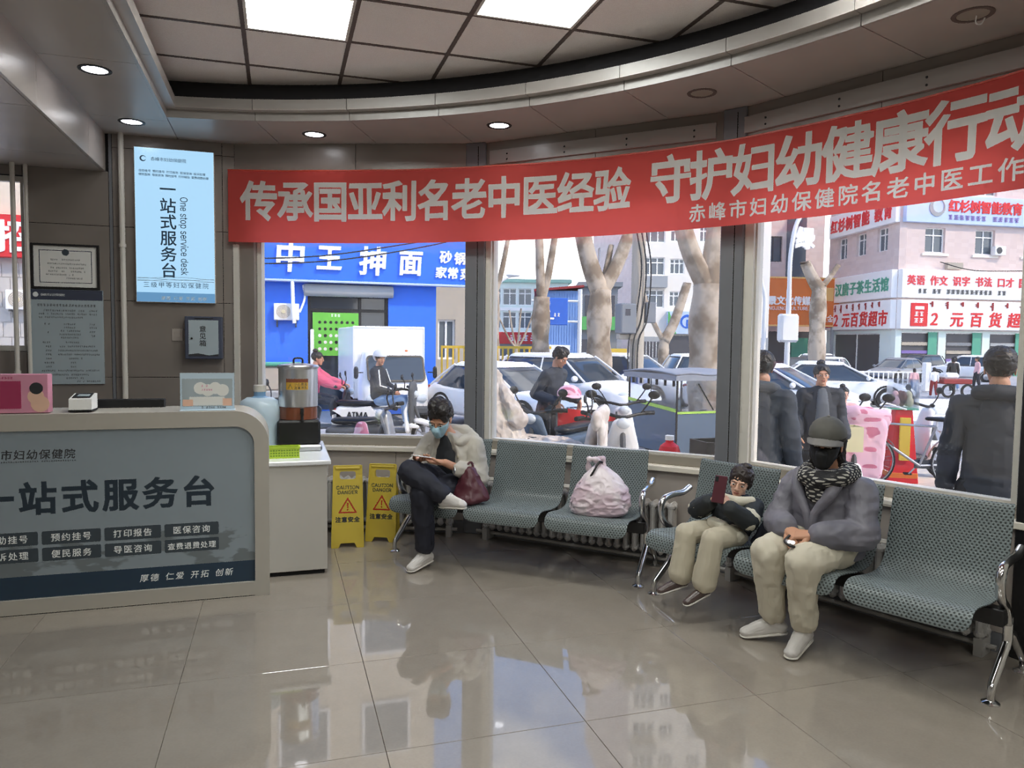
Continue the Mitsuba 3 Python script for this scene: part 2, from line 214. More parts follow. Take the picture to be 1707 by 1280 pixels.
'才':[[[417,1523,2330,3441,4354,754,761,5061,5077,5677,5761,7960,7954,5654,5609,5606,5404,4903,3703,3409,4809,5010,5051,3634,2119,911]]],
'打':[[[3664,3670,8070,8064,6664,6609,6505,6203,4602,4308,5808,5910,5964]],[[533,1837,1854,555,561,1861,1877,2477,2461,3561,3555,2454,2439,3542,3636,2432,2407,2204,1702,902,808,1708,1809,1830,627]]],
'承':[[[5657,5758,6258,6545,7456,7953,6639,7225,7619,8115,7710,7116,6427,6040]],[[1868,1874,6474,6971,5862,4655,4650,5650,5645,4645,4638,5738,5732,4632,4625,6125,6119,4619,4607,4303,2802,2608,3908,4010,4019,2519,2525,4025,4032,2932,2938,4038,4045,3045,3050,4050,4058,4962,5668]],[[513,1121,1731,2249,2250,750,756,2656,2955,2637,1921,1414,909]]],
'投':[[[2607,3911,4816,4124,3535,3235,3241,7141,7439,6825,5816,6910,8007,7601,6405,5311,4205,3001,2901],[4135,4626,5319,6126,6635]],[[3047,3753,3957,4062,4074,6674,6753,6852,7852,7948,7747,6647,6348,6149,6152,6068,4669,4556,4149,3443]],[[433,1637,1655,555,561,1661,1677,2277,2261,3361,3355,2255,2239,3041,3135,2232,2207,2105,2003,1402,802,608,1508,1609,1630,628]]],
'护':[[[2805,3415,3725,3836,3863,5763,5075,5677,6366,5963,7763,7731,7131,7136,4436,4220,3707,3301],[4442,7142,7157,4457]],[[627,534,1737,1754,655,661,1761,1777,2377,2361,3261,3255,2354,2339,3241,3336,2332,2307,2103,1702,902,708,1608,1709,1730]]],
'报':[[[3674,7574,7462,7355,7153,6751,5352,5157,6657,6860,6869,4269,4246,7446,7845,7330,6617,7211,8007,7602,6906,6212,5506,4701,4305,5111,5717,5028,4540,4240,4202,3602],[5140,5531,6222,6731,7040]],[[433,534,1737,1754,555,561,1761,1777,2377,2361,3261,3255,2354,2339,3241,3335,2332,2307,2103,1602,701,507,1407,1607,1708,1730,627]]],
'抻':[[[3564,5364,5377,5977,5964,7764,7721,7221,7124,5924,5901,5301,5224,4124,4020,3520],[5930,7130,7142,5942],[5947,7147,7158,5959],[4130,5330,5342,4142],[4147,5347,5358,4159]],[[433,1637,1655,555,561,1661,1677,2277,2261,3261,3255,2255,2239,3141,3235,2232,2207,2104,1903,802,608,1407,1608,1630,628]]],
'拓':[[[2726,3434,4044,4554,4865,3266,3272,8072,8066,5566,5154,4744,4743,7743,7702,7102,7006,4706,4701,4101,4132,3222],[4712,7112,7137,4737]],[[433,1738,1755,555,561,1761,1777,2377,2361,3361,3355,2355,2339,3242,3337,2333,2308,2205,2003,1502,802,708,1508,1709,1731,628]]],
'招':[[[3143,3847,4252,4660,4866,4767,3367,3373,7773,7549,7445,7242,6941,5941,5746,6746,6847,7056,7167,5467,5155,4546,4042,3538]],[[3635,7635,7602,7002,7005,4205,4201,3601],[4211,7011,7030,4230]],[[433,1537,1555,555,561,1561,1577,2177,2161,3161,3155,2155,2139,3041,3136,2132,2107,2004,1803,1301,802,607,1407,1508,1530,527]]],
'挂':[[[2910,5210,5224,3424,3430,5230,5239,5939,5930,7730,7724,5924,5910,8010,8004,2904]],[[3242,3248,5248,5260,3560,3566,5266,5277,5977,5966,7666,7660,5960,5948,8048,8042]],[[628,534,1637,1655,655,661,1661,1677,2277,2261,3161,3155,2255,2239,3141,3235,2232,2208,2104,1903,802,608,1408,1608,1630]]],
'教':[[[432,1338,1138,1143,2043,2549,550,555,1955,1963,863,869,1969,1977,2577,2569,3569,3564,4175,4674,4162,3755,4555,4550,3350,2843,3844,4142,4550,4858,5377,5976,5662,8062,8056,7556,7138,6523,7015,7610,8107,7701,7205,6709,6117,5208,4201,3806,4914,5823,5337,5146,4537,4040,2829,2826,4527,4522,2820,2806,2704,2502,1402,1206,2207,2219,518,523,2225,2231,3138,2338,928],[5556,5742,6230,6642,6956],[2563,2555,3055,3563]]],
'文':[[[802,508,1411,2516,3825,2738,1856,557,563,4263,3675,4278,4377,4475,4965,4463,8063,8057,6757,5939,4825,6016,7111,8108,7702,6705,5809,4320,3011,1303],[2557,3242,3735,4329,5342,6056]]],
'新':[[[3906,4313,4626,4769,6072,7376,7771,5365,5349,8049,8044,7143,7102,6502,6544,5344,5224,4811,4402]],[[545,550,1550,1262,1763,1861,2051,1750,2850,3263,663,669,2269,1976,2477,2577,2969,4369,4363,3363,3862,3450,4450,4445,2845,2836,4336,4331,2830,2807,2604,1603,1508,2209,2230,530,536,2236,2244]],[[3125,3528,4215,3812]],[[513,920,1227,1726,1621,1011,911]]],
'景':[[[641,646,3946,3750,4051,1551,1574,7074,7051,4351,4646,7946,7941],[2165,6365,6470,2170],[2161,2156,6456,6361]],[[5313,5717,6813,7906,7403,6906]],[[1737,6837,6819,4619,4606,4503,4002,3001,2906,3907,3919,1719],[2324,6224,6232,2332]],[[507,1813,2517,3115,2309,1003]]],
'智':[[[4671,7571,7542,4642],[5248,6947,6965,5265]],[[1735,6835,6802,6202,6204,2404,2401,1701],[2423,6223,6230,2430],[2418,2409,6210,6218]],[[538,1241,1645,2152,553,558,1058,561,1068,1577,2076,1870,4170,4165,2865,2858,4358,4353,2853,2751,4242,3838,2547,1839,1034,934],[1158,2258,2365,1665]]],
'服':[[[4174,7674,7656,7453,7252,6051,5856,7057,7068,4768,4746,7546,7945,7429,6717,7411,8106,7701,7105,6412,5706,5102,4806,4701,4101],[5540,6028,6422,6930,7240],[4707,5411,6017,5428,4940,4740]],[[404,815,1029,1074,3474,3408,3405,3002,2001,1907,2808,2829,1629,1314,1002,901],[1635,2835,2849,1649],[2868,1668,1655,2855]]],
'杉':[[[3706,4610,5816,7027,7432,8029,7624,6917,5306,4201]],[[4133,5138,6044,6650,7055,7652,7247,6641,5131,4528]],[[4056,5766,6777,7374,6464,4753,4552]],[[422,1236,1953,654,660,2060,2077,2677,2660,3960,3954,2654,2650,3937,3532,2643,2602,2002,2040,1427,717]]],
'查':[[[443,2051,3261,661,667,3967,3977,4577,4567,7967,7961,5261,6551,7347,8144,7739,6743,6048,5155,4561,4544,3944,3961,3051,1742,838]],[[810,7810,7804,804]],[[2041,6541,6515,2015],[2619,5919,5926,2626],[2630,5930,5937,2637]]],
'树':[[[5253,5259,6859,6877,7477,7459,8059,8053,7453,7408,7305,7103,5802,5607,5608,6708,6809,6853]],[[5443,5845,6435,6628,6226,5934]],[[2709,3318,3933,2951,3354,4142,4560,4562,3162,3167,4867,5166,4950,4534,5320,4816,4327,3814,3206,3105]],[[422,1036,1453,1454,654,660,1560,1577,2077,2060,2860,2854,2054,2051,3034,2629,2041,2001,1501,1535,717]]],
'民':[[[706,1009,1112,1173,6973,6949,4549,4548,4737,7637,7631,4930,5125,5616,6011,6409,6908,7009,7113,7221,7718,7611,7405,7003,6602,6103,5607,5211,4817,4231,1730,1710,3916,4016,4011,1101],[1767,1755,6355,6367],[1749,1737,4137,3949]]],
'汉':[[[2506,3914,4619,5124,4142,3465,3165,3171,7271,7670,7354,7044,6535,5824,6814,8106,7702,6409,5419,4511,3203,2801],[4165,4646,5135,5529,6446,6965]],[[971,1276,2371,2766,2462,1668]],[[706,1620,2333,2729,1711,1203]],[[549,853,1749,2345,2040,1543]]],
'法':[[[2936,2942,5042,5057,3357,3363,5063,5077,5777,5763,7563,7557,5757,5742,7842,7836,5536,4112,6615,5925,6428,7316,7904,7302,6910,3304,3111,3413,3819,4836]],[[972,1376,2372,2868,2563,1867]],[[806,2333,2433,2829,1810,1303]],[[549,854,954,1949,2445,2041,1445]]],
'注':[[[2610,5010,5031,3231,3237,5037,5055,2956,2961,5362,4775,4776,5177,5475,5965,5461,7961,7856,5755,5737,7637,7631,5731,5710,8010,8004,2604]],[[972,1276,1376,2471,2867,2463]],[[1302,707,2333,2729,1709]],[[549,953,2445,2040]]],
'活':[[[2847,2853,5153,5166,3364,3270,5673,7277,7772,5767,5753,8053,8047,5747,5734,7533,7502,6902,6905,4005,3901,3401,3433,5133,5147],[3911,6811,6928,3928]],[[972,1376,2867,2463]],[[1203,707,2333,2729,1609]],[[549,953,2445,2040]]],
'温':[[[2204,2209,2910,2935,7535,7510,8009,8004],[6909,6929,6129,6110],[4810,5610,5629,4829],[3510,4310,4329,3529]],[[3274,7274,7242,3242],[3848,6647,6655,3855],[3861,6660,6668,3868]],[[1072,1376,2471,2867,2463,2066]],[[707,1419,2233,2629,1508,1203]],[[549,854,1949,2345,1940]]],
'烫':[[[606,2109,3114,3721,4032,4632,4527,4624,4919,5514,6509,8007,7701,6204,5408,4911,4219,3914,3511,2505,801]],[[2839,3645,4354,3654,3353,3158,4262,5570,3070,3075,6475,6575,6972,4759,7759,7437,7334,7032,5931,5836,6636,6837,7044,7154,6454,5640,4831,4536,5344,5854,4954,4243,3235]],[[5618,6629,7126,6115]],[[1317,2024,2429,2927,2421,1815]],[[1230,835,2451,2747,1432]],[[1172,1477,2372,2769,2465]],[[658,1062,2356,1951]]],
'爱':[[[507,1312,1919,2426,2837,1437,1442,3042,3150,3749,3642,7142,7137,3537,3231,6531,6828,6726,6321,5413,6610,7808,7403,6105,4810,3605,2503,2208,3310,4213,3518,2924,2112,1204,902],[3525,4318,4816,5520,5925]],[[843,857,2257,2065,2467,1267,1172,4273,7076,7271,5069,2667,2467,2857,4157,3866,4367,4757,5557,6169,6269,6767,6157,7757,7743,7243,7252,1452,1343]]],
'王':[[[605,611,3911,3936,1337,1343,3943,3965,1066,1072,7572,7566,4665,4643,7243,7237,4636,4611,8011,7905]]],
'珠':[[[2810,4121,5035,3336,3241,5342,5356,4356,3744,3247,3860,4073,4672,4462,5362,5377,5977,5962,7662,7656,5956,5942,8041,8036,6235,7122,8211,7806,7607,6717,5930,5901,5301,5329,4416,3507,3205]],[[516,1619,1642,642,648,1648,1666,566,572,3372,3366,2266,2248,3148,3142,2242,2221,3224,3318,710,611]]],
'理':[[[2704,2810,5310,5221,3421,3427,5327,5237,3537,3574,7774,7737,5937,5927,7827,7821,5921,5910,8110,8104],[5842,7142,7152,5953],[5858,7158,7168,5968],[4042,5342,5352,4153],[4058,5358,5368,4168]],[[415,516,1520,1542,642,648,1548,1566,566,572,3172,3166,2166,2148,2948,2942,2142,2122,3024,3119,610]]],
'生':[[[604,610,4010,3931,1531,1537,3937,3955,2055,1142,645,1152,1661,2176,2774,2361,3961,4077,4677,4661,7561,7555,4655,4637,7237,7231,4631,4610,8010,8004]]],
'甲':[[[1272,7472,7423,6723,6727,4627,4601,3901,3927,1827,1823,1223],[4633,6733,6747,4647],[4653,6753,6766,4666],[1833,3933,3947,1847],[1853,3953,3966,1866]]],
'百':[[[767,773,7873,7867,4667,4255,7054,7001,6401,6407,2207,2201,1601,1654,3654,3867],[2213,6412,6428,2228],[2249,2234,6434,6449]]],
'砂':[[[6562,7164,7653,8042,7440,7052]],[[3307,4611,5717,6526,7137,7635,7428,6921,6314,5610,4705,3602]],[[5477,6077,6026,5426]],[[3638,4052,4263,4862,4547,4136]],[[335,1148,1767,667,673,3673,3667,2267,1748,3447,3412,1812,1805,1205,1236,629],[1818,2818,2842,1842]]],
'示':[[[645,651,7951,7945,4645,4606,4303,3702,2702,2508,3808,3909,3945]],[[5834,6337,6436,7421,7811,7209,6621]],[[1471,7271,7265,1465]],[[413,1423,2037,2735,1920,1110,1009]]],
'站':[[[4038,5338,5377,5977,6060,8060,8054,5954,5938,7738,7702,7102,7005,4605,4601,4001],[4611,7111,7132,4632]],[[662,3862,3856,656]],[[515,2320,2953,3452,2921,3723,3817,710]],[[1675,2177,2764,2163]],[[951,1352,1551,1828,1923,1822,1322,1236]]],
'等':[[[458,1167,1778,2276,2070,4270,4265,4570,4978,5576,5370,7970,7965,6265,6658,6256,6156,5565,4965,4559,4558,4653,7253,7248,4648,4540,8040,8035,6234,6227,7827,7822,6222,6207,6104,5702,4801,4501,4207,5307,5608,5622,2522,3810,3406,2713,2018,2422,822,827,5627,5634,535,540,3940,3947,1348,1353,3953,3958,3760,4265,2765,2958,2456,2065,1765,955]]],
'算':[[[461,1168,1678,2276,2071,4171,4166,2866,3060,2758,4259,3761,4468,4978,5576,5371,7971,7966,6366,6761,6359,7158,7128,6128,6121,7920,7915,6115,6102,5402,5415,3215,2911,2407,1703,1101,706,1910,2515,615,620,2721,2728,1628,1658,2559,2166,1766,957],[2232,6432,6437,2237],[2241,6441,6445,2246],[2250,6450,6454,2254],[4966,4358,6159,5666],[3328,3320,5420,5428]]],
'箱':[[[3756,4466,4977,5576,5369,7969,7964,6264,6755,6253,5464,5064,4253]],[[4251,7751,7702,7002,7005,4805,4801,4201],[4811,7010,7019,4819],[4824,7024,7032,4832],[4837,7037,7045,4945]],[[415,1326,1938,639,644,2044,2154,2554,2064,1763,1052,456,1267,1677,2276,2069,4269,4264,2764,3055,2753,2744,4044,4039,2739,2735,4023,3619,2728,2701,2101,2128,1317,810]]],
'红':[[[3507,3513,5413,5463,3663,3669,7869,7863,6163,6113,8013,8007]],[[449,751,1157,2177,2775,2364,1350,2451,3060,3556,2642,1632,3434,3528,723,529,731,1336,2045,643]],[[606,513,3418,3412,3312]]],
'约':[[[3547,4361,4877,5476,5062,7762,7516,7307,7003,6502,5302,5208,6508,6811,7025,7156,4756,4044]],[[4342,4745,5636,6328,5824,5232]],[[512,513,3618,3713,706,507]],[[448,852,1257,2177,2775,2264,1350,2451,3060,3556,2441,1631,3534,3529,723,529,730,1234,2045,643]]],
'级':[[[2905,3413,3824,4135,4248,4366,3466,3472,7072,6450,7450,7748,7747,7332,6518,7212,8106,7602,6906,6114,5407,4401,4006,4911,5719,4737,4421,3706,3401],[4949,5434,6124,6734,7044,5644,6366,5066]],[[512,713,3323,3417,707,607]],[[448,650,1056,1768,2077,2675,2062,1350,2351,2860,3357,3456,3051,1733,3237,3332,623,528,931,1945,643]]],
'经':[[[3143,5053,5859,6567,3667,3673,7173,7571,7062,6153,8044,8143,7738,5649,4543,3538,3438]],[[3204,3209,5310,5330,3730,3735,7735,7730,5930,5910,8009,8004]],[[448,751,1259,2177,2675,2265,1350,2451,2960,3557,2745,1732,3235,3229,723,529,1033,2045,643]],[[607,513,3219,3314,3213,707]]],
'绿':[[[3213,5428,5443,3543,3549,6749,6851,6856,3956,3961,6861,6868,3869,3874,7474,7349,8049,8043,6043,6032,6229,7440,7937,7734,6524,7217,8112,7708,6814,6023,5904,5602,4702,4507,5408,5421,3609]],[[3636,4040,4832,5029,4626]],[[449,751,1158,1977,2575,2165,1350,2251,2760,3257,2645,1632,3034,3029,723,529,1134,1845,643]],[[606,513,3019,3014]]],
'老':[[[425,2334,3843,643,649,3449,3460,1360,1366,3466,3477,4077,4066,6166,6163,7074,7671,6861,5649,7949,8043,4943,3433,3525,5029,6435,6931,5425,3419,3410,3609,3808,6708,7012,7120,7717,7508,7204,6803,3603,3303,2906,2809,2829,920],[4049,4649,5860,4060]]],
'育':[[[664,669,4169,3776,4278,4378,4869,7969,7964,5763,7548,7044,6450,1547,1353,1956,2863],[2654,2953,5855,5161,5364,3864]],[[1843,6843,6807,6704,6102,4802,4607,6107,6208,6216,2416,2401,1801],[2432,6231,6238,2438],[2427,2420,6220,6227]]],
'能':[[[4709,4739,5339,5326,6530,7234,7730,6825,5321,5310,5408,5608,7308,7410,7518,7618,8116,8008,7703,7302,5202,4805]],[[4777,5377,5363,7271,7568,7666,7466,5358,5349,5547,7147,7348,7556,8054,7946,7642,7441,5341,4843,4748]],[[659,1164,1977,2575,1560,3361,2770,3272,3962,4354,3752,3556,854]],[[1048,3948,3908,3905,3703,3302,2502,2307,3207,3308,3318,1618,1501,1001],[1523,3323,3330,1531],[1536,3335,3342,1542]]],
'自':[[[1501,1566,3666,3977,4677,4266,7266,7202,6502,6506,2106,2101],[2112,6512,6524,2124],[2130,6530,6542,2142],[2160,2148,6548,6560]]],
'英':[[[506,1710,2514,3117,3724,625,631,1531,1550,3950,3960,4560,4650,7150,7131,7931,7925,4825,5418,6113,7109,8107,7701,6504,5708,4716,4322,3614,2406,801],[4645,4531,6531,6545],[2131,3931,3945,2145]],[[764,770,2470,2477,3177,3170,5470,5477,6077,6070,7870,7864,6064,6056,5456,5464,3164,3156,2456,2464]]],
'茶':[[[537,1943,2949,3958,4162,4759,4658,4856,6047,6942,8138,7733,7334,5444,4353,3244,1434,832]],[[663,669,2469,2477,3077,3069,5469,5577,6177,6169,7969,7963,6163,6155,5555,5463,3063,3055,2455,2463]],[[5321,5825,7014,7608,7105,6214]],[[1628,1634,3934,4044,4644,4634,6934,6928,4628,4605,4403,4001,3101,2906,3907,3928]],[[808,1918,2424,3023,2313,1405]]],
'菜':[[[408,2115,3324,624,630,3930,3936,4536,4630,7930,7924,5124,5719,6315,8009,7603,6807,5911,5117,4622,4501,3901,3922,2813,1104,803]],[[666,672,2572,2677,3277,3272,5372,5377,5977,6072,7972,7966,6066,5960,5360,5366,3266,3259,2659,2566]],[[5835,6851,7449,6333]],[[955,4858,6861,7357,5153,1850,1050]],[[3548,4150,4543,4639,4037,3842]],[[1346,1848,2243,2536,2034,1641]]],
'蒙':[[[667,672,2572,2577,3177,3172,5472,5477,6077,6072,7972,7967,6067,6062,5462,5367,3167,3162,2562,2567]],[[729,2133,3238,1338,1343,7343,7338,4138,3836,4727,6436,6831,5625,6615,7708,7303,7004,6309,5123,4922,5116,5010,4906,4503,4201,3301,3207,4007,4309,4512,4419,2708,1002,807,1609,2814,3719,4223,4027,2720,1114,818,2323,3730,3333,2329,1024]],[[961,7661,7647,7047,7056,1556,1547,947]],[[2152,6552,6547,2147]]],
'行':[[[3444,3450,8050,8044,6743,6707,6503,6102,4802,4607,4608,6008,6109,6144]],[[3772,7872,7866,3766]],[[335,1747,2759,3258,2345,2301,1701,1738,829]],[[459,1467,2377,2975,1964,854]]],
'见':[[[4432,5033,5110,5309,7110,7313,7422,7919,7810,7706,7505,7203,5103,4605,4409]],[[1673,6973,6926,6226,6266,2266,2226,1626]],[[506,1610,2213,3120,3425,3733,3959,4559,4443,4332,4023,3616,2809,1403,901]]],
'识':[[[6224,6827,7711,7904,7302,6913]],[[3771,7571,7535,3735],[4441,6841,6865,4465]],[[3105,3815,4327,5025,4513,3803,3601]],[[545,551,2351,2317,3224,3419,1604,1308,1611,1716,1745]],[[1071,1475,2763,2259]]],
'诉':[[[2805,3415,3727,3841,3869,5673,7077,7572,6068,4465,4452,8051,8045,6445,6429,7722,7921,7820,7516,6523,6402,5802,5826,4532,4837,5833,5845,4445,4227,3912,3402]],[[545,551,2451,2417,3123,3419,1703,1408,1611,1815,1845]],[[1071,1475,2467,2962,2458]]],
'询':[[[2750,3662,4377,4976,4565,7965,7617,7408,7203,6502,5502,5308,6608,6910,7125,7359,4259,3751,6251,6218,4318,4213,3713,3751,3246],[4223,5723,5732,4332],[4237,5737,5746,4346]],[[545,551,2251,2218,3124,3319,3218,1605,1310,1513,1616,1645]],[[1172,1575,2763,2259]]],
'语':[[[2837,2843,4143,4454,3454,3459,4559,4768,4769,3169,3174,7774,7769,5469,5260,7259,7143,8043,8037],[4843,6543,6654,5154]],[[3530,7430,7402,6902,6805,4105,4001,3501],[4010,6810,6925,4125]],[[545,551,2251,2216,3222,3417,1704,1409,1614,1645]],[[1071,1375,1475,2663,2258]]],
'货':[[[3262,4464,4477,5077,5166,6370,7374,7770,6766,5161,5054,5253,7153,7355,7461,7959,7957,7750,7448,5247,4848,4550,4459,3458]],[[4513,4918,6712,7906,7501,6506]],[[1742,6942,6917,6317,6237,2437,2416,1716]],[[706,2411,3416,3719,3923,3933,4633,4520,4215,3711,2706,1101]],[[559,1868,2878,3476,2667,2646,2046,2062,955]]],
'费':[[[4413,4716,4817,6911,7906,7501,6207]],[[637,1740,2646,1147,1361,3162,3067,1067,1072,3072,3177,3677,3772,4972,4977,5577,5572,7372,7357,5557,5551,7851,7743,7539,7238,6438,6342,7042,7247,5547,5538,4938,4947,3447,2840,2136,6936,6913,6313,6231,2331,2313,1713,1734,932],[5562,6761,6767,5567],[3551,4951,4957,3657],[3662,4961,4967,3667],[1957,1851,2951,3057]],[[506,2109,3113,3719,4027,4627,4317,3811,3408,2304,801]]],
'赤':[[[6235,6236,6738,7724,8016,7414,6924]],[[744,750,3950,3961,1561,1567,3967,3977,4677,4667,7067,7061,4661,4650,7850,7844,5644,5607,5403,5002,4001,3808,4908,5009,5044,3744,3729,3418,2708,1901,1406,2212,2822,3031,3143]],[[518,1227,1737,2336,1824,1015]]],
'超':[[[404,610,818,940,1540,1428,1820,2216,2246,646,652,2052,2162,762,767,2067,2177,2677,2667,3967,3962,2662,2652,4152,4148,4551,4956,5261,5368,5369,4269,4274,7874,7653,7549,7347,6146,5952,6851,7052,7158,7268,5969,5555,5149,4745,4343,4046,2746,2734,4034,4029,2729,2712,3211,4209,8110,7903,4203,3105,2407,2009,1317,1108,902]],[[4442,7642,7616,4416],[5022,7022,7036,5037]]],
'退':[[[508,1113,1717,1742,642,648,2348,2317,3012,3710,4509,8111,7904,7404,4504,3804,3106,2112,1610,903]],[[4837,5240,6133,7343,7839,6530,7619,7215,6126]],[[3019,3425,3474,7274,7242,4042,4023,5427,5422,3315],[4048,6548,6656,4056],[4061,6561,6668,4069]],[[871,1374,2067,2561,2057,1464]]],
'金':[[[451,1555,2763,3569,4278,4876,4672,5465,6857,8151,7746,6452,6447,4647,4635,7435,7430,4630,4510,7809,7804,704,709,3909,3930,1130,1135,3935,3947,2147,2151,845],[3460,2453,6253,5260,4368]],[[5313,6228,6726,5811]],[[2317,1826,2328,2820,3113,2511]]],
'锅':[[[3644,5544,5553,4053,4074,7674,7653,6053,6044,7944,7907,7804,7302,6302,6107,7308,7338,6038,5934,7120,7218,7016,6814,6421,5828,5320,4713,4317,5025,5330,5538,4238,4201,3601],[4558,7058,7069,4669]],[[457,1167,1677,2175,1868,3468,3462,1562,751]],[[631,636,1737,1747,1048,1053,3253,3248,2347,2336,3236,3231,2330,2313,3217,3412,1602,1408,1609,1712,1730]]],
'院':[[[2606,3510,3914,4219,4425,4532,3332,3337,8037,8032,6532,6509,6608,7408,7510,7618,8116,8007,7803,7502,6502,6203,6005,5932,5132,4817,4511,4006,3001]],[[3352,3367,5467,5076,5578,6069,6067,8067,7952,7452,7361,3961,3952]],[[4047,4052,7352,7347]],[[874,2874,3272,2450,3040,3129,2924,2722,2421,1821,1626,2327,2530,2440,1849,2468,1368,1302,802]]],
'面':[[[666,672,7972,7966,4566,4256,7556,7501,6901,6906,1606,1601,1001,1056,3656,3866],[5612,6912,6950,5650],[3327,5126,5135,3335],[3341,5140,5150,3350],[3421,3311,5112,5121],[1612,2812,2750,1650]]],
'预':[[[4068,4074,8074,8068,6468,6160,7760,7721,7121,7154,4854,4820,4320,4360,5560,5768]],[[6115,6619,7610,8005,7602]],[[3506,4712,5318,5624,5629,5649,6249,6227,6122,5816,5208,4203,3902]],[[541,547,2447,958,1262,2058,2868,668,673,3474,3771,3263,2454,3149,3047,3747,4045,3328,2829,3341,2441,2407,2304,2102,901,707,1707,1808,1841]]],
'馆':[[[3568,5568,5276,5777,5976,6269,6068,7968,7954,7254,7235,4634,4627,7627,7602,7002,7005,4605,4602,4002,4054,3554],[7255,7262,4162,4155],[4611,7011,7022,4622],[4640,6640,6650,4650]],[[445,1058,1377,1976,1764,3065,3463,2846,2348,2659,1659,942]],[[1106,1410,1615,1648,2248,2215,3121,3316,1502]]],
'验':[[[3249,4763,5270,5678,6176,6072,6368,7357,8151,7945,7845,6557,5767,4755,3645]],[[3711,6111,6825,7339,7838,6711,7911,7905,3705]],[[4552,7052,7046,4546]],[[5820,5440,5940,6321]],[[4037,4539,4926,5019,4518,4329]],[[768,774,3274,2939,3539,3537,3310,3105,2703,1502,1308,2407,2609,2818,3033,834,1062,1562,1439,2439,2668]],[[420,2526,2625,2621,615,515]]],
'高':[[[663,669,4069,3876,4377,4477,4769,7869,7863]],[[937,7637,7505,7203,6202,6006,6907,7007,7032,1532,1501,901]],[[1959,6759,6742,1942],[2547,6047,6154,2554]],[[2427,5927,5910,3110,3006,2406],[3123,3115,5415,5423]]]}
GL = {}
def glyph(ch):
    if ch not in GL:
        ps = [Polygon(*[rs[0], rs[1:]]) for rs in [[[(v // 100 / 82.0, v % 100 / 82.0) for v in r] for r in p] for p in GLYPHS[ch]]]
        GL[ch] = unary_union([q if q.is_valid else q.buffer(0) for q in ps])
    return GL[ch]
def write(s, h, pitch=None, vert=False, bold=0.0, slant=0.0, wide=1.0):
    """Chinese text as a polygon: em height h, the first character's em box starting at the origin (down from it if vertical)."""
    pitch = h if pitch is None else pitch; out = []; k = 0
    for ch in s:
        if ch != ' ':
            g = glyph(ch)
            if bold: g = g.buffer(bold, join_style=2, mitre_limit=2)
            if slant: g = affinity.affine_transform(g, [1, slant, 0, 1, 0, 0])
            g = affinity.affine_transform(g, [h * wide, 0, 0, h, 0 if vert else k, -k - h if vert else 0]); out.append(g)
        k += pitch * (0.5 if ch == ' ' else 1)
    return unary_union(out)
def greek(w, h, seed, fill=0.8, ch=None):
    """A line of print too small to read: a row of small ink marks."""
    r = random.Random(seed); x = 0; out = []; ch = ch or h
    while x < w - ch:
        if r.random() < fill:
            a = x + 0.08 * ch; b = x + 0.9 * ch
            for z in (0.08, 0.42, 0.76): out.append(sbox(a + r.random() * 0.2 * ch, z * h, b - r.random() * 0.2 * ch, (z + 0.16) * h))
            out.append(sbox(x + 0.44 * ch, 0.05 * h, x + 0.58 * ch, 0.95 * h))
        x += ch * 1.02
    return unary_union(out) if out else sbox(0, 0, ch, h)

# ---- materials -------------------------------------------------------------------------------------------------
def lin(c):
    c = np.array([int(c[i:i + 2], 16) for i in (0, 2, 4)]) / 255.0 if isinstance(c, str) else np.asarray(c, float)
    return np.where(c <= 0.04045, c / 12.92, ((c + 0.055) / 1.055) ** 2.4)
def rgb(c): return {'type': 'rgb', 'value': [float(v) for v in (lin(c) if isinstance(c, str) else c)]}
def mat(name, c, rough=0.5, metal=0.0, spec=0.5, coat=0.0, sheen=0.0, bump=None, bs=1.0):
    b = {'type': 'principled', 'base_color': c if isinstance(c, dict) else rgb(c), 'roughness': rough, 'metallic': metal, 'specular': spec}
    if coat: b['clearcoat'] = coat; b['clearcoat_gloss'] = 0.92
    if sheen: b['sheen'] = sheen
    if bump: b = {'type': 'bumpmap', 'arbitrary': bump, 'scale': bs, 'bsdf': b}
    scene[name] = {'type': 'twosided', 'bsdf': b}
    return name
def pmat(name, fn, rough=0.5, eps=1e-3, **kw): return mat(name, mikit.proc(fn, eps), rough, **kw)
def tone(a, b, k=3.0, oct=3):                                      # two tones in soft patches of 1/k metres
    a, b = lin(a), lin(b)
    return lambda p, n, uv: mikit.mix(a.tolist(), b.tolist(), mikit.smoothstep(0.3, 0.7, mikit.fbm(p.x * k, p.y * k, p.z * k, octaves=oct)))

# ---- room materials --------------------------------------------------------------------------------------------
def tile_col(p, n, uv):
    k = mikit.cell_rand(dr.floor((p.x - 0.3668) / 0.8), dr.floor((p.y - 3.4819) / 0.8), 3)
    f = mikit.fbm(p.x * 5, p.y * 5, 0.5, octaves=4)
    sp = mikit.noise(p.x * 160, p.y * 160, 1)
    return mikit.mix(lin('8f877d').tolist(), lin('827a71').tolist(), f) * (0.95 + 0.08 * k) * (0.97 + 0.06 * sp)
pmat('m_tile', tile_col, 0.025, spec=1.0, coat=1.0)
mat('m_grout', '4a443e', 0.9)
pmat('m_acp', tone('a39a93', '9a928c', 2.0), 0.33, spec=0.5)           # satin aluminium cladding of walls and soffits
pmat('m_acp_dark', tone('7d756f', '746d67', 2.0), 0.3, spec=0.5)
mat('m_gap', '0d0c0c', 0.9)
mat('m_fascia', '8f8a86', 0.3, spec=0.5)
mat('m_cove', '2b2a2d', 0.8)
pmat('m_ceil', lambda p, n, uv: mikit.mix(lin('e2d8d2').tolist(), lin('eae1dc').tolist(), mikit.noise(p.x * 220, p.y * 220, 0.0)), 0.85)
mat('m_tbar', '5b4f4a', 0.6)
mat('m_post', '6b6d72', 0.35)
mat('m_frame', 'c7c3bb', 0.35)
mat('m_frame_brown', '8c857a', 0.45)
mat('m_sill', 'd2ccc0', 0.4)
mat('m_white', 'e6e6e4', 0.45)
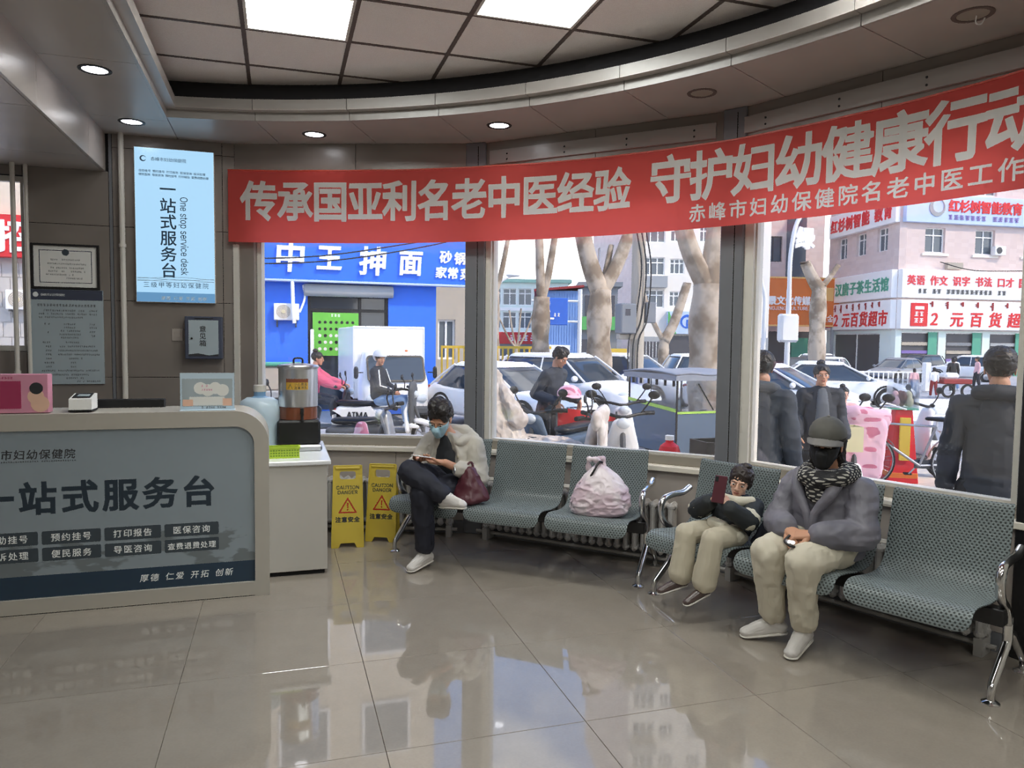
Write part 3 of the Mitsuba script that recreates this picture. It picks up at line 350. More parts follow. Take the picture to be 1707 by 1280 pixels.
mat('m_plaster', 'b9b5ae', 0.8)
mat('m_chrome', 'd8d8d8', 0.12, metal=1.0)
mat('m_black', '141416', 0.4)
mat('m_rubber', '1b1b1c', 0.75)
scene['m_glass'] = {'type': 'thindielectric', 'int_ior': 1.5}
scene['m_led'] = {'type': 'twosided', 'bsdf': {'type': 'diffuse', 'reflectance': rgb('f4f4f2')}}

# ---- room shell ------------------------------------------------------------------------------------------------
CX, CY = -1.2556, 1.6005
def pol(R, deg): return (CX + R * math.cos(math.radians(deg)), CY + R * math.sin(math.radians(deg)))
V0, V1, V2, V3, V4 = (-0.33, 6.28), (1.470, 5.612), (2.803, 4.256), (3.512, 2.493), (3.49, 0.59)
BACKY, LEFTX = -3.2, -3.4
ROOM = Polygon([(LEFTX, BACKY), (3.49, BACKY), V4, V3, V2, V1, V0, (LEFTX, 6.28)])

struct('floor', 'polished beige-grey square tile floor with thin dark joints')
own('floor', prism(ROOM.buffer(0.2, join_style=2), -0.06, -0.006), 'm_grout')
full = shp(box(-0.399, 0.399, -0.399, 0.399, -0.03, 0, 0.0012), 'm_tile')
for i in range(-5, 5):
    for j in range(-9, 5):
        cx, cy = 0.3668 + 0.8 * i + 0.4, 3.4819 + 0.8 * j + 0.4
        q = sbox(cx - 0.399, cy - 0.399, cx + 0.399, cy + 0.399).intersection(ROOM)
        if q.area < 0.01: continue
        if q.area > 0.6367: part('floor', 'tile', full, M=tr(cx, cy))
        else: part('floor', 'tile', prism(q, -0.03, 0), 'm_tile')

# ceiling: a raised grid ceiling inside a curved soffit
RS = 4.115
struct('ceiling', 'white grid ceiling inside a curved stepped grey soffit')
own('ceiling', prism(ROOM.buffer(0.3, join_style=2), 3.335, 3.45), 'm_plaster')
inner = Point(CX, CY).buffer(4.27, quad_segs=48)
inner = unary_union([inner, sbox(CX, BACKY, 3.49, CY)]).intersection(sbox(-0.77, BACKY, 3.49, 7)).intersection(ROOM)
LEDS = [(0, 0), (2, -1), (0, -4), (2, -5), (0, -8), (2, -9), (4, -3), (4, -7)]      # grid cells, first two seen, the rest added out of view for light: x0 = -0.19 + 0.6 i, y0 = 4.06 + 0.6 j
GX, GY = -0.19, 4.06
full = shp(box(-0.288, 0.288, -0.288, 0.288, 3.304, 3.318, 0.002), 'm_ceil')
for i in range(-1, 7):
    for j in range(-13, 4):
        if (i, j) in LEDS: continue
        x0, y0 = GX + 0.6 * i, GY + 0.6 * j
        q = sbox(x0 + 0.012, y0 + 0.012, x0 + 0.588, y0 + 0.588).intersection(inner)
        if q.area < 0.003: continue
        if q.area > 0.3316: part('ceiling', 'ceiling_tile', full, M=tr(x0 + 0.3, y0 + 0.3))
        else: part('ceiling', 'ceiling_tile', prism(q, 3.304, 3.318), 'm_ceil')
for i in range(0, 8):
    q = sbox(GX + 0.6 * i - 0.012, BACKY, GX + 0.6 * i + 0.012, 7).intersection(inner)
    if q.area > 0.002: part('ceiling', 'grid_bar', prism(q, 3.299, 3.335), 'm_tbar')
for j in range(-12, 4):
    q = sbox(-1, GY + 0.6 * j - 0.012, 4, GY + 0.6 * j + 0.012).intersection(inner)
    if q.area > 0.002: part('ceiling', 'grid_bar', prism(q, 3.3, 3.336), 'm_tbar')
for k, (i, j) in enumerate(LEDS):
    t = thing('ceiling_light', ['bright square ceiling panel lamp left of the other one in view', 'bright square ceiling panel lamp right of the other one in view'][k] if k < 2 else
              'unseen square ceiling panel lamp added to light the hall', 'ceiling light', None if k < 2 else 'unseen panel lamps added to light the hall')
    x0, y0 = GX + 0.6 * i, GY + 0.6 * j
    fr = sbox(x0 + 0.012, y0 + 0.012, x0 + 0.588, y0 + 0.588)
    part(t, 'frame', prism(fr.difference(fr.buffer(-0.016)), 3.297, 3.33), 'm_frame')
    d = shp(xf(trimesh.Trimesh([[0, 0, 0], [0, 1, 0], [1, 1, 0], [1, 0, 0]], [[0, 1, 2], [0, 2, 3]], process=False), tr(x0 + 0.028, y0 + 0.028, 3.302) @ scl(0.544, 0.544, 1)), 'm_led')
    part(t, 'diffuser', {**d, 'emitter': {'type': 'area', 'radiance': {'type': 'rgb', 'value': [LED_L * v for v in (1, 1.03, 0.98)]}}})

# soffit: cladding panels between the curved edge and the window walls, with a stepped fascia
JA = [74.47, 65.2, 56.25, 47.2, 38.2, 28.9, 19.2, 10.0, 0.8, -8.4, -17.6]
outer = ROOM.buffer(0.12, join_style=2)
ring = outer.difference(Point(CX, CY).buffer(RS, quad_segs=64)).intersection(sbox(-0.733, BACKY, 6, 8))
def wedge(a0, a1): return Polygon([(CX, CY)] + [pol(9, a) for a in np.linspace(a0, a1, 8)])
edges = [84.0] + JA
for k in range(len(edges) - 1):
    a1, a0 = edges[k], edges[k + 1]
    q = ring.intersection(wedge(a0, a1)) if k else ring.intersection(wedge(a0, 120))
    q = q.buffer(-0.0022)
    if q.area < 1e-3: continue
    part('ceiling', 'soffit_panel', prism(q, 3.03, 3.05), 'm_acp')
    lo = math.degrees(math.acos((-0.733 - CX) / RS)) if k == 0 else a1
    A = np.linspace(a0 + 0.03, lo - (0.03 if k else 0), 9)
    for nme, r0, r1, z0, z1, sh, m in (('lower_fascia', RS, RS + 0.02, 3.03, 3.094, 0, 'm_fascia'), ('upper_fascia', 4.052, 4.072, 3.09, 3.157, 0.0, 'm_fascia'), ('ledge', 4.052, RS + 0.02, 3.086, 3.094, 0, 'm_acp')):
        pts = [pol(r0, a) for a in A] + [pol(r1, a) for a in A[::-1]]
        part('ceiling', nme, prism(Polygon(pts), z0, z1), m)
part('ceiling', 'backing', prism(ring.difference(Point(CX, CY).buffer(RS + 0.02)).buffer(-0.001), 3.052, 3.06), 'm_gap')
A = np.linspace(-18, 84, 60)
part('ceiling', 'cove_band', prism(Polygon([pol(4.20, a) for a in A] + [pol(4.215, a) for a in A[::-1]]).intersection(sbox(-0.77, -5, 6, 8)), 3.15, 3.335), 'm_cove')
part('ceiling', 'cove_shelf', prism(Polygon([pol(4.06, a) for a in A] + [pol(4.21, a) for a in A[::-1]]).intersection(sbox(-0.77, -5, 6, 8)), 3.15, 3.157), 'm_cove')
# straight soffit over the desk side and the lower beam on its left
JY = [6.4, 5.787, 4.642, 3.497, 2.352, 1.207, 0.062, -1.083, -3.2]
for k in range(len(JY) - 1):
    y1, y0 = JY[k] - 0.002, JY[k + 1] + 0.002
    part('ceiling', 'soffit_panel', box(-1.235, -0.735, y0, y1, 3.03, 3.05), 'm_acp')
    part('ceiling', 'beam_face', box(-1.255, -1.235, y0, y1, 2.75, 3.05, 0.002), 'm_acp')
    part('ceiling', 'beam_soffit', box(LEFTX, -1.257, y0, y1, 2.75, 2.77), 'm_acp')
    if y0 < 5.7:
        yy = min(y1, 5.72)
        part('ceiling', 'lower_fascia', box(-0.755, -0.733, y0, yy, 3.03, 3.094), 'm_fascia')
        part('ceiling', 'upper_fascia', box(-0.692, -0.67, y0, yy - 0.08 * (k == 0), 3.09, 3.157), 'm_fascia')
        part('ceiling', 'ledge', box(-0.755, -0.67, y0, yy - 0.06 * (k == 0), 3.086, 3.094), 'm_acp')
part('ceiling', 'cove_band', box(-0.79, -0.77, BACKY, 5.9, 3.1, 3.335), 'm_cove')
part('ceiling', 'backing', box(-1.25, -0.76, BACKY, 6.38, 3.052, 3.06), 'm_gap')
part('ceiling', 'backing', box(LEFTX, -1.26, BACKY, 6.38, 2.772, 2.78), 'm_gap')

# downlights in the soffit
for k, (x, y, lit, lab) in enumerate([(-0.99, 4.82, 1, 'lit round downlight in the soffit nearest the beam, left of all'), (-0.985, 5.89, 1, 'lit round downlight above the blue light box'),
                                      (0.254, 5.785, 1, 'lit round downlight above the left end of the red banner'), (1.479, 5.10, 1, 'lit round downlight right of the one over the banner end'),
                                      (2.441, 4.034, 0, 'unlit round downlight above the middle of the red banner'), (3.015, 2.691, 0, 'open downlight hole with a loose wire at the right')]):
    t = thing('downlight', lab, 'downlight')
    with at(tr(x, y, 3.03)):
        part(t, 'trim_ring', lathe([(0.068, -0.004), (0.086, -0.004), (0.088, 0.0), (0.086, 0.004), (0.068, 0.004), (0.066, 0.0), (0.068, -0.004)], 32, cap=False), 'm_black' if lit else 'm_tbar', 30)
        d = shp(lathe([(0.0, -0.0015), (0.066, -0.0015), (0.066, 0.0005), (0.0, 0.0005)], 32), 'm_led' if lit else 'm_frame_brown')
        if lit: part(t, 'lens', {**d, 'emitter': {'type': 'area', 'radiance': {'type': 'rgb', 'value': [SPOT_L, SPOT_L, SPOT_L * 1.04]}}})
        else: part(t, 'reflector', d)
        if k == 5: part(t, 'wire', tube(bez([(0.02, 0, -0.002), (0.03, 0.01, -0.03), (0.05, 0.0, -0.035), (0.06, -0.01, -0.01)]), 0.003, 6), 'm_white', True)

# back wall with the light box and the small left window
struct('wall_back', 'grey panel-clad wall behind the service desk')
WX0, WX1, WZ0, WZ1 = -2.95, -1.775, 1.405, 2.68
own('wall_back', prismy(sbox(LEFTX - 0.2, -0.05, -0.30, 3.45).difference(sbox(WX0, WZ0, WX1, WZ1)), 6.295, 6.5), 'm_gap')
ROWS = [0.0, 0.62, 1.21, 1.79, 2.345, 2.93, 3.03]
for x0, x1 in [(-1.19, -0.42), (-0.42, -0.33), (-1.775, -1.215)]:
    for z0, z1 in zip(ROWS[:-1], ROWS[1:]):
        if x0 < -1.2 and z0 > 2.8: continue
        part('wall_back', 'wall_panel', box(x0 + 0.002, x1 - 0.002, 6.28, 6.295, z0 + 0.002, min(z1, 2.75 if x0 < -1.2 else 9) - 0.002), 'm_acp_dark')
for z0, z1 in [(0, 0.62), (0.62, 1.21), (1.21, 1.405), (2.68, 2.75)]:
    part('wall_back', 'wall_panel', box(LEFTX, -1.777, 6.28, 6.295, z0 + 0.002, z1 - 0.002), 'm_acp_dark')
part('wall_back', 'wall_panel', box(LEFTX, WX0, 6.28, 6.295, 1.407, 2.68), 'm_acp_dark')
part('wall_back', 'groove_strip', box(-1.213, -1.192, 6.283, 6.295, 0, 3.03), 'm_post')
struct('window_4', 'small left window behind the desk with white upright pipes before it')
own('window_4', prismy(sbox(WX0, WZ0, WX1, WZ1).difference(sbox(WX0 + 0.04, WZ0 + 0.04, WX1 - 0.03, WZ1 - 0.04)), 6.33, 6.38), 'm_frame')
part('window_4', 'pane', prismy(sbox(WX0 + 0.03, WZ0 + 0.03, WX1 - 0.02, WZ1 - 0.03), 6.354, 6.355), 'm_glass')
struct('wall_left', 'plain left wall of the hall'); own('wall_left', box(LEFTX - 0.2, LEFTX, BACKY, 6.5, 0, 3.4), 'm_plaster')
struct('wall_rear', 'plain rear wall behind the camera'); own('wall_rear', box(LEFTX - 0.2, 3.8, BACKY - 0.2, BACKY, 0, 3.4), 'm_plaster')
struct('wall_right', 'plain right wall beyond the windows'); own('wall_right', prism([(3.49, BACKY), (3.7, BACKY), (3.72, 0.5), (3.69, 2.5), (3.512, 2.493), (3.49, 0.59)], 0, 3.4), 'm_plaster')

# the three window walls
def facet(A, B):
    A, B = np.array(A), np.array(B); L = np.linalg.norm(B - A); e = (B - A) / L
    m = np.eye(4); m[:2, 0] = e; m[:2, 1] = (-e[1], e[0]); m[:2, 3] = A; return m, L
for k, (A, B, nme, sill) in enumerate([(V0, V1, 'wall_left_window', 1), (V1, V2, 'wall_middle_window', 1), (V2, V3, 'wall_right_window', 1)]):
    M, L = facet(A, B)
    w = struct(nme, ['grey clad wall below and above the left big window', 'grey clad wall below and above the middle big window', 'grey clad wall below and above the right big window'][k])
    g0, g1 = [(0.15, L - 0.07), (0.07, L - 0.02), (0.14, L - 0.22)][k]
    with at(M):
        own(w, box(-0.02, L + 0.02, 0.02, 0.24, -0.3, 0.64), 'm_plaster')
        n = 3
        for i in range(n):
            part(w, 'wall_panel', box(L * i / n + 0.002, L * (i + 1) / n - 0.002, 0.0, 0.02, 0.1, 0.638), 'm_acp')
        part(w, 'skirting', box(0, L, -0.006, 0.02, 0.0, 0.098), 'm_post')
        part(w, 'header', box(-0.02, L + 0.02, 0.03, 0.24, 2.52, 3.4), 'm_plaster')
        for i in range(2):
            part(w, 'header_panel', box(L * i / 2 + 0.002, L * (i + 1) / 2 - 0.002, 0.012 if k else 0.0, 0.03, 2.53, 3.028), 'm_acp_dark')
        if k:
            part(w, 'header_strip', box(0.1, L - 0.1, -0.012, 0.012, 2.86, 2.96), 'm_fascia')
            for i in range(4):
                for z in (2.885, 2.925): part(w, 'screw', xf(lathe([(0, -0.004), (0.006, -0.003), (0.007, 0), (0, 0)], 8), np.array([[1, 0, 0, 0.25 + i * 0.47], [0, 0, 1, -0.012], [0, 1, 0, z], [0, 0, 0, 1.0]])), 'm_black')
        f = struct(f'window_{k + 1}', ['big left window looking onto the blue noodle shop', 'big middle window looking onto the street trees', 'big right window looking onto the corner building'][k])
        own(f, prismy(sbox(g0, 0.70, g1, 2.52).difference(sbox(g0 + 0.035, 0.757, g1 - 0.035, 2.49)), 0.06, 0.13), 'm_frame')
        part(f, 'lower_rail', box(g0, g1, 0.045, 0.13, 0.676, 0.742, 0.004), 'm_frame_brown')
        part(f, 'pane', box(g0 + 0.03, g1 - 0.03, 0.095, 0.096, 0.752, 2.495), 'm_glass')
        part(f, 'sill', box(-0.0, L, -0.035, 0.2, 0.64, 0.676, 0.004), 'm_sill')
def bis(A, B, C):
    a, b, c = map(np.array, (A, B, C)); d = (c - a) / np.linalg.norm(c - a); m = np.eye(4); m[:2, 0] = d; m[:2, 1] = (-d[1], d[0]); m[:2, 3] = b; return m
for k, (A, B, C) in enumerate([(V0, V1, V2), (V1, V2, V3), (V2, V3, V4)]):
    t = struct(f'trim_{k + 1}', ['dark grey window post between the left and middle big windows', 'dark grey window post between the middle and right big windows', 'dark window post at the right edge of the view'][k])
    with at(bis(A, B, C)):
        if k == 2: own(t, box(-0.2, 0.2, -0.06, 0.2, 0.0, 3.03, 0.006), 'm_black')
        else:
            xa, xb, xc = ((-0.097, 0.061, 0.104), (-0.045, 0.109, 0.171))[k]
            own(t, box(xa, xb, -0.03, 0.2, 0.0, 3.03, 0.006), 'm_post')
            part(t, 'light_edge', box(xb, xc, -0.004, 0.16, 0.676, 2.6, 0.003), 'm_frame')
            part(t, 'groove', box(xb - .06, xb - .055, -0.0315, -0.028, 0.68, 3.0), 'm_gap')
struct('trim_4', 'jamb left of the big left window with a light metal corner strip')
own('trim_4', prism([(-0.33, 6.28), (-0.19, 6.228), (-0.12, 6.44), (-0.33, 6.5)], 0, 3.03), 'm_acp_dark')
part('trim_4', 'corner_strip', prism([(-0.345, 6.262), (-0.305, 6.25), (-0.298, 6.27), (-0.34, 6.285)], 0, 2.25), 'm_frame')
# unseen roof slab added in place of the storey above, keeps sun out
struct('trim_5', 'unseen concrete roof slab added over the hall to keep the sun out'); own('trim_5', prism(ROOM.buffer(0.55, join_style=2), 3.46, 3.9), 'm_plaster')

# ---- furniture and fittings of the hall ------------------------------------------------------------------------
mat('m_desk', 'a8a39a', 0.35, spec=0.5)
def desk_print(p, n, uv):
    town = mikit.smoothstep(0.45, 0.6, mikit.fbm(p.x * 9, p.z * 22, 2.0, octaves=4)) * dr.select((p.z < 0.42) & (p.z > 0.2), 1.0, 0.0)
    return mikit.mix(lin('87929a').tolist(), lin('6c7478').tolist(), town)
pmat('m_desk_print', desk_print, 0.25, spec=0.5)
mat('m_navy', '24384a', 0.35); mat('m_navy_text', '22303c', 0.4); mat('m_plate', '39434b', 0.35)
mat('m_paper', 'd6d6d2', 0.6); mat('m_ink', '26282c', 0.6); mat('m_white_ink', 'dfe2e2', 0.5); mat('m_poster', '9ba7ad', 0.4); mat('m_header', '3b4152', 0.4)
mat('m_pink', '9c3458', 0.4); mat('m_pink_light', 'c98aa0', 0.4); mat('m_skin_print', 'd9b29c', 0.5)
mat('m_yellow', 'c4ad42', 0.4); mat('m_red_ink', 'a8321f', 0.5); mat('m_lime', 'a9c23a', 0.5)
mat('m_steel', 'd6d8da', 0.28, metal=1.0); mat('m_tea', '7a4630', 0.15, spec=0.6); mat('m_label', 'c39a3c', 0.5)
mat('m_cab', 'b0aca5', 0.4); mat('m_cabtop', 'd9dbdc', 0.2)
mat('m_jug', '6f93b5', 0.1, spec=0.7); mat('m_film', 'b7c9d6', 0.25)
def txt(poly, x, z, y, th=0.0008): return prismy(affinity.translate(poly, x, z), y - th, y)

d = thing('service_desk', 'low reception desk with a rounded cream frame and a big grey printed front panel', 'reception desk')
shape_o = Polygon([(-2.9, 0), (-0.066, 0), (-0.066, 1.0), (-0.166, 1.10), (-2.9, 1.10)])
cor = unary_union([sbox(-2.9, 0, -0.066, 0.91), sbox(-2.9, 0, -0.256, 1.10), Point(-0.256, 0.91).buffer(0.19, quad_segs=16)])
inn = unary_union([sbox(-2.8, 0.088, -0.147, 0.90), sbox(-2.8, 0.088, -0.247, 1.01), Point(-0.252, 0.905).buffer(0.105, quad_segs=12)])
part(d, 'body', prismy(cor.buffer(-0.004), 4.60, 5.0), 'm_desk', 30)
part(d, 'frame', prismy(cor.difference(inn), 4.56, 4.60), 'm_desk', 30)
part(d, 'front_panel', prismy(inn.buffer(-0.0005), 4.578, 4.599), 'm_desk_print')
part(d, 'panel_band', prismy(sbox(-2.79, 0.09, -0.149, 0.213), 4.5768, 4.578), 'm_navy')
part(d, 'rail_joint', box(-2.9, -0.15, 4.5595, 4.562, 0.004, 0.008), 'm_gap')
part(d, 'lettering', txt(write('一站式服务台', 0.185, pitch=0.2025, bold=0.03), -1.56, 0.552, 4.578), 'm_navy_text', label='big dark characters of the desk title')
part(d, 'lettering', txt(write('赤峰市妇幼保健院', 0.056, pitch=0.060, bold=0.012, slant=0.1), -1.555, 0.853, 4.578), 'm_ink')
part(d, 'lettering', txt(greek(0.49, 0.008, 3, 0.95, 0.011), -1.555, 0.838, 4.578), 'm_ink')
part(d, 'lettering', txt(write('厚德 仁爱 开拓 创新', 0.046, pitch=0.053, bold=0.008, slant=0.15), -0.77, 0.132, 4.5768), 'm_white_ink', label='white motto on the dark band')
for i, (a, b) in enumerate([('自助挂号', '投诉处理'), ('预约挂号', '便民服务'), ('打印报告', '导医咨询'), ('医保咨询', '查费退费处理')]):
    for r, s in enumerate((a, b)):
        x0 = -1.555 + 0.3065 * i; x1 = x0 + 0.29; z0 = (0.382, 0.291)[r]
        part(d, 'button_plate', prismy(rrect(0.288, 0.074, 0.008, 4, (x0 + x1) / 2, z0 + 0.037), 4.5765, 4.578), 'm_plate')
        h = 0.046 if len(s) == 4 else 0.041; pw = 0.051 if len(s) == 4 else 0.0435
        part(d, 'button_lettering', txt(write(s, h, pitch=pw, bold=0.012), (x0 + x1) / 2 - pw * len(s) / 2, z0 + 0.015, 4.5765), 'm_white_ink')

t = thing('poster_box', 'pink leaflet box standing at the left end of the reception desk', 'leaflet box')
part(t, 'box', box(-1.62, -1.215, 4.64, 4.72, 1.10, 1.312, 0.003), 'm_pink_light')
part(t, 'printed_panel', box(-1.60, -1.345, 4.638, 4.64, 1.125, 1.275), 'm_pink')
part(t, 'printed_picture', prismy(unary_union([Point(-1.275, 1.19).buffer(0.04), Point(-1.255, 1.15).buffer(0.045)]), 4.6385, 4.64), 'm_skin_print')
part(t, 'printed_hair', prismy(Point(-1.272, 1.235).buffer(0.032), 4.638, 4.64), 'm_ink')
part(t, 'print_lines', txt(greek(0.2, 0.014, 8, 0.9), -1.58, 1.285, 4.64), 'm_pink')
t = thing('card_reader', 'small white and black card reader on the desk next to the pink box', 'card reader')
part(t, 'base', box(-1.125, -1.005, 4.652, 4.80, 1.10, 1.112, 0.004), 'm_black')
part(t, 'body', prismx([(4.656, 1.112), (4.796, 1.112), (4.796, 1.196), (4.656, 1.172)], -1.122, -1.008), 'm_white')
part(t, 'reader_window', xf(box(-0.045, 0.045, -0.05, 0.05, 0, 0.003), tr(-1.065, 4.726, 1.186) @ rot(9.7, 0)), 'm_black')
part(t, 'card_slot', xf(box(-0.03, 0.03, -0.025, 0.02, 0, 0.004), tr(-1.06, 4.726, 1.186) @ rot(9.7, 0)), 'm_poster')
t = thing('monitor', 'black screen seen from behind over the desk top', 'monitor')
part(t, 'casing', box(-1.05, -0.67, 4.93, 4.975, 0.85, 1.147, 0.006), 'm_black')
part(t, 'neck', box(-0.9, -0.82, 4.975, 5.02, 0.78, 1.0), 'm_black'); part(t, 'foot', box(-0.98, -0.74, 4.93, 5.1, 0.76, 0.78), 'm_black')
t = thing('counter', 'inner work counter behind the reception desk', 'counter')
part(t, 'worktop', box(-2.9, -0.45, 5.0, 5.55, 0.73, 0.76), 'm_cab'); part(t, 'cabinet', box(-2.88, -0.47, 5.03, 5.53, 0, 0.73), 'm_cab')
t = thing('acrylic_stand', 'clear stand with a pale blue notice at the right end of the desk', 'sign stand')
part(t, 'foot', box(-0.55, -0.252, 4.60, 4.68, 1.10, 1.106, 0.002), 'm_film')
part(t, 'card', box(-0.548, -0.256, 4.625, 4.629, 1.106, 1.318), 'm_film')
part(t, 'printed_sky', prismy(sbox(-0.538, 1.125, -0.266, 1.285), 4.624, 4.625), 'm_poster')
part(t, 'printed_cloud', prismy(unary_union([Point(-0.44 + 0.04 * i, 1.23 - 0.012 * (i % 2)).buffer(0.035) for i in range(4)] + [sbox(-0.5, 1.13, -0.31, 1.18)]), 4.623, 4.624), 'm_paper')
part(t, 'printed_town', prismy(unary_union([sbox(-0.535, 1.127, -0.48, 1.165), sbox(-0.32, 1.127, -0.27, 1.17)]), 4.6225, 4.6235), 'm_skin_print')
part(t, 'print_lines', txt(unary_union([affinity.translate(greek(0.09, 0.012, 4, 0.8), 0, 0.022), greek(0.07, 0.012, 5, 0.8)]), -0.435, 1.215, 4.623), 'm_pink_light')
part(t, 'print_lines', txt(greek(0.16, 0.012, 6, 0.7), -0.46, 1.112, 4.6245), 'm_plate')

# on the back wall
t = thing('light_box', 'glowing pale blue upright light box with dark characters on the back wall', 'light box')
part(t, 'case', box(-1.034, -0.474, 6.235, 6.28, 1.783, 2.942, 0.003), 'm_frame')
def glow(c, k): return {'type': 'area', 'radiance': {'type': 'rgb', 'value': [float(v) * k for v in lin(c)]}}
LB = 0.15
mat('m_screen', (0.03, 0.03, 0.035), 0.25)
quad = lambda x0, x1, z0, z1, y: trimesh.Trimesh([[x0, y, z0], [x1, y, z0], [x1, y, z1], [x0, y, z1]], [[0, 1, 2], [0, 2, 3]], process=False)
part(t, 'screen', {**shp(quad(-1.03, -0.478, 1.858, 2.938, 6.2345), 'm_screen'), 'emitter': glow('a9d6f5', LB)})
part(t, 'screen_band', {**shp(quad(-1.03, -0.478, 1.787, 1.858, 6.2345), 'm_screen'), 'emitter': glow('5d8fb8', LB)})
mat('m_lb_ink', '2c4a63', 0.5)
Y = 6.2343
part(t, 'lettering', txt(write('一站式服务台', 0.118, pitch=0.122, vert=True, bold=0.012), -0.865, 2.70, Y), 'm_lb_ink', label='dark blue characters down the middle')
tm = text_mesh('One stop service desk', 0.052, 0.0006); tm.apply_transform(rot(-90)); tm.apply_transform(UP); w = tm.extents[2]; tm.apply_transform(tr(-0.733 - tm.bounds[0][0], Y - 0.0006 - tm.bounds[0][1], 2.585 - tm.bounds[1][2])); tm.apply_transform(tr(0, 0, 2.585) @ scl(1, 1, 0.59 / w) @ tr(0, 0, -2.585))
part(t, 'lettering', tm, 'm_lb_ink')
part(t, 'lettering', txt(write('赤峰市妇幼保健院', 0.031, bold=0.004), -0.92, 2.843, Y), 'm_lb_ink')
part(t, 'emblem', prismy(Point(-0.972, 2.857).buffer(0.022).difference(Point(-0.968, 2.858).buffer(0.015)).difference(sbox(-0.968, 2.85, -0.94, 2.866)), Y - 0.0008, Y), 'm_lb_ink')
for r, s in enumerate(['自助挂号 预约挂号 打印报告 医保咨询 投诉处理', '便民服务 导医咨询 预约挂号 打印报告 查费退费处理']):
    part(t, 'lettering', txt(write(s, 0.0205, pitch=0.0212 if r == 0 else 0.0203, bold=0.012), -1.003, 2.757 - 0.028 * r, Y), 'm_lb_ink')
part(t, 'lettering', txt(write('三级甲等妇幼保健院', 0.045, pitch=0.052), -0.985, 1.895, Y), 'm_lb_ink')
part(t, 'lettering', txt(write('厚德 仁爱 开拓 创新', 0.03, pitch=0.0345, bold=0.006, slant=0.1), -0.862, 1.802, Y), 'm_white_ink')
mat('m_lb_wave', 'a5c3d6', 0.5)
for i in range(4):
    xs = np.linspace(-1.025, -0.483, 40); zs = 1.942 + 0.009 * i + 0.007 * np.sin((xs + 0.2 * i) * 11 + i)
    part(t, 'wave_line', txt(Polygon(list(zip(xs, zs)) + list(zip(xs[::-1], zs[::-1] + 0.003))), 0, 0, Y, 0.0005), 'm_lb_wave')

t = thing('certificate_frame', 'dark framed certificate, the upper of two framed sheets left of the wall pipe', 'picture frame')
part(t, 'frame', prismy(sbox(-1.73, 1.865, -1.285, 2.195).difference(sbox(-1.715, 1.88, -1.30, 2.18)), 6.255, 6.28), 'm_black')
part(t, 'sheet', box(-1.716, -1.299, 6.27, 6.279, 1.879, 2.181), 'm_paper')
part(t, 'print_border', prismy(sbox(-1.68, 1.91, -1.335, 2.15).difference(sbox(-1.675, 1.915, -1.34, 2.145)), 6.2692, 6.27), 'm_header')
part(t, 'seal', prismy(Point(-1.508, 2.135).buffer(0.024), 6.269, 6.27), 'm_plate')
part(t, 'print_lines', txt(unary_union([affinity.translate(greek(w, 0.012, i, 0.85), -1.508 - w / 2 + dx, z) for i, (w, dx, z) in enumerate([(0.2, 0, 2.075), (0.26, 0.01, 2.045), (0.25, 0, 2.015), (0.25, 0.01, 1.99), (0.2, -0.03, 1.965), (0.12, 0.06, 1.94)])]), 0, 0, 6.27), 'm_ink')
t = thing('notice_board', 'tall pale notice with a dark header under the framed certificate', 'notice board')
part(t, 'board', box(-1.745, -1.265, 6.262, 6.28, 1.160, 1.862, 0.002), 'm_poster')
part(t, 'header_band', box(-1.743, -1.267, 6.2605, 6.262, 1.785, 1.860), 'm_header')
part(t, 'emblem', prismy(Point(-1.705, 1.822).buffer(0.018), 6.2595, 6.2605), 'm_white_ink')
part(t, 'lettering', txt(write('赤峰市妇幼保健院', 0.02), -1.675, 1.812, 6.2605), 'm_white_ink')
ln = [affinity.translate(greek(0.40, 0.02, 40, 0.97), -1.70, 1.735), affinity.translate(greek(0.36, 0.014, 41, 0.9), -1.66, 1.70)]
for i, (x, w, z) in enumerate([(-1.69, .39, 1.675), (-1.69, .3, 1.65), (-1.67, .06, 1.6), (-1.53, .08, 1.6), (-1.36, .06, 1.6), (-1.53, .09, 1.575), (-1.65, .03, 1.54), (-1.55, .14, 1.55), (-1.56, .15, 1.525), (-1.55, .13, 1.50), (-1.36, .06, 1.575), (-1.36, .06, 1.545), (-1.36, .05, 1.515),
                             (-1.67, .06, 1.465), (-1.52, .1, 1.465), (-1.65, .04, 1.435), (-1.56, .25, 1.435), (-1.65, .04, 1.405), (-1.57, .27, 1.405), (-1.65, .04, 1.375), (-1.57, .29, 1.375), (-1.65, .04, 1.345), (-1.5, .1, 1.345), (-1.66, .07, 1.315), (-1.49, .05, 1.315), (-1.65, .04, 1.285), (-1.49, .05, 1.285), (-1.68, .39, 1.255), (-1.62, .26, 1.225), (-1.52, .14, 1.2), (-1.45, .17, 1.175)]):
    ln.append(affinity.translate(greek(w, 0.013, 50 + i, 0.92), x, z))
part(t, 'print_lines', txt(unary_union(ln), 0, 0, 6.262), 'm_ink')
t = thing('suggestion_box', 'dark metal suggestion box with a white front on the back wall', 'suggestion box')
part(t, 'case', box(-0.692, -0.425, 6.165, 6.28, 1.355, 1.68, 0.004), 'm_header')
part(t, 'front_plate', prismy(sbox(-0.665, 1.378, -0.452, 1.652), 6.161, 6.165), 'm_poster')
part(t, 'printed_wave', txt(Polygon([(-0.665, 1.378), (-0.452, 1.378), (-0.452, 1.392), (-0.52, 1.382), (-0.6, 1.398), (-0.665, 1.39)]), 0, 0, 6.161), 'm_ink')
part(t, 'lettering', txt(write('意见箱', 0.05, pitch=0.054, vert=True, bold=0.015), -0.59, 1.61, 6.161), 'm_ink')
part(t, 'lock', prismy(Point(-0.643, 1.512).buffer(0.008), 6.155, 6.161), 'm_black'); part(t, 'top_slot', box(-0.62, -0.49, 6.16, 6.166, 1.662, 1.668), 'm_black')
